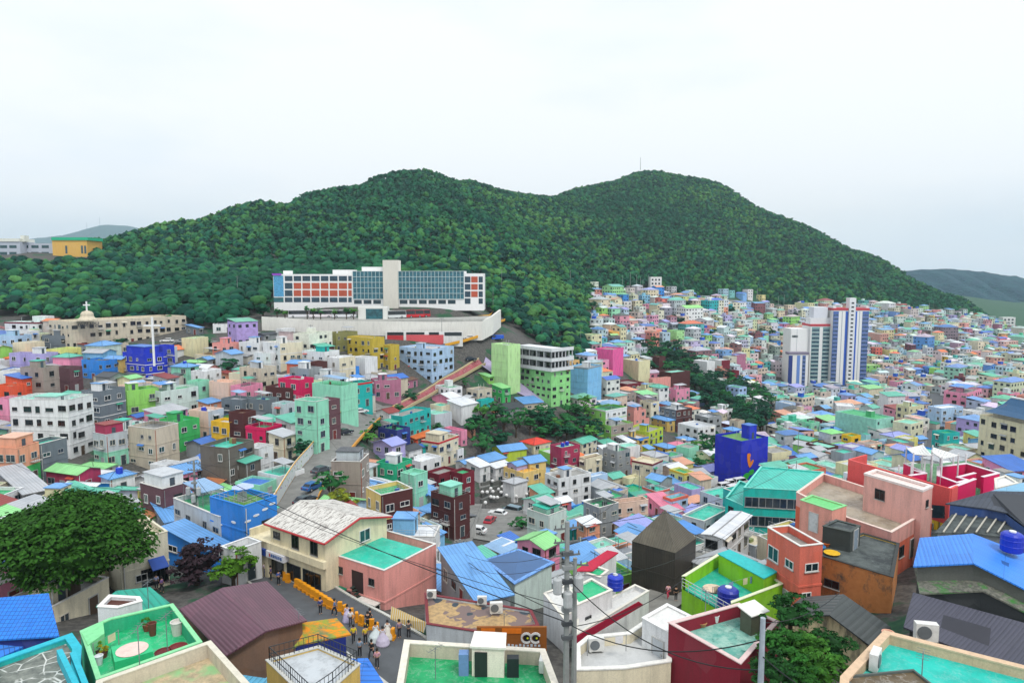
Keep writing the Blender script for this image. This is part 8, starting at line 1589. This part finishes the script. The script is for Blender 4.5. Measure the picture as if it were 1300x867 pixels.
# ---------------------------------------------------------------- a label of its own for every house
LM_ = [(84, 545, 'the plain white block'), (95, 690, 'the big tree'), (20, 590, 'the peach-green house'), (180, 455, 'the royal blue hall'), (160, 420, 'the beige church'), (480, 370, 'the brick-panelled school'), (470, 445, 'the mustard yellow block'), (545, 460, 'the pale blue block'), (450, 495, 'the red-striped turquoise house'), (400, 540, 'the tall mint block'), (700, 470, 'the light green block'),
       (745, 480, 'the light blue tower'), (785, 470, 'the bright pink block'), (1080, 440, 'the apartment towers'), (950, 570, 'the ultramarine block'), (1280, 540, 'the hanok roofed hall'), (842, 690, 'the pyramid house'), (1140, 620, 'the coral red wall'), (420, 690, 'the cream shop house'), (490, 740, 'the salmon street house'), (638, 660, 'the parking lot'), (640, 625, 'the terraced garden'), (580, 590, 'the cream crimson-striped house'),
       (710, 570, 'the crimson house'), (330, 530, 'the magenta house'), (270, 545, 'the yellow-brick house'), (300, 590, 'the dark taupe block'), (330, 650, 'the lawn-roofed blue house'), (210, 580, 'the tall beige block'), (920, 735, 'the lime terrace'), (700, 620, 'the worn-roofed white house'), (475, 630, 'the brick-fronted ochre house'), (1145, 510, 'the tall white block'), (555, 500, 'the red stairway'), (870, 480, 'the wooded ravine'), (690, 550, 'the grove'), (520, 550, 'the long turquoise house'), (280, 745, 'the purple tree'), (718, 760, 'the transformer pole'), (1225, 500, 'the long pink block'), (370, 620, 'the mural road')]
used = set(o.get('label') for o in S.objects if o.get('label')); ORD = {1: 'one-storey', 2: 'two-storey', 3: 'three-storey', 4: 'four-storey', 5: 'five-storey', 7: 'seven-storey'}
for d in HOUSES:
    if d['label']: d['root']['label'] = d['label']; used.add(d['label'])
for d in HOUSES:
    x, y = d['px'], d['py']
    if d['label']: continue
    near = sorted(LM_, key=lambda l: (l[0] - x) ** 2 + (l[1] - y) ** 2)[:7]; nb = sorted((e for e in HOUSES if e is not d), key=lambda e: (e['px'] - x) ** 2 + (e['py'] - y) ** 2)[:5]
    def rel(l): dx, dy = x - l[0], y - l[1]; return ('right of' if dx > 0 else 'left of') if abs(dx) > abs(dy) * 1.1 else ('below' if dy > 0 else 'above')
    base = f"{ORD[min(5, d['n'])]} {d['wall']} {d['kind']} with {d['roof']} {d['shape']} roof"
    if d['low']: base = f"{d['wall']} over {d['low']} {d['kind']} with {d['roof']} {d['shape']} roof"
    opts = [f"{base}, {rel(l)} {l[2]}" for l in near] + [f"{base}, {rel((e['px'], e['py']))} the {e['wall']} {e['roof']}-roofed {e['kind']}" for e in nb] + [f"{base}, {rel((e['px'], e['py']))} the {e['wall']} {e['kind']}, {rel(l)} {l[2]}" for l in near[:4] for e in nb]
    for s in opts:
        if s not in used and len(s.split()) <= 16: d['root']['label'] = s; used.add(s); break
    else: d['root']['label'] = base; d['root']['group'] = 'small houses'

for o in list(S.objects):
    if o.get('group') == 'trees scattered among the far houses':
        x, y = proj(*o.location); near = sorted(LM_, key=lambda l: (l[0] - x) ** 2 + (l[1] - y) ** 2)[:5]
        for l in near:
            dx, dy = x - l[0], y - l[1]; far_ = 'far ' if math.hypot(dx, dy) > 90 else ''
            s = 'dark tree among the far houses, %s%s %s' % (far_, ('right of' if dx > 0 else 'left of') if abs(dx) > abs(dy) * 1.1 else ('below' if dy > 0 else 'above'), l[2])
            if s not in used: break
        o['label'] = s; used.add(s)
print('HOUSES', len(HOUSES), 'OBJ', len(bpy.data.objects))
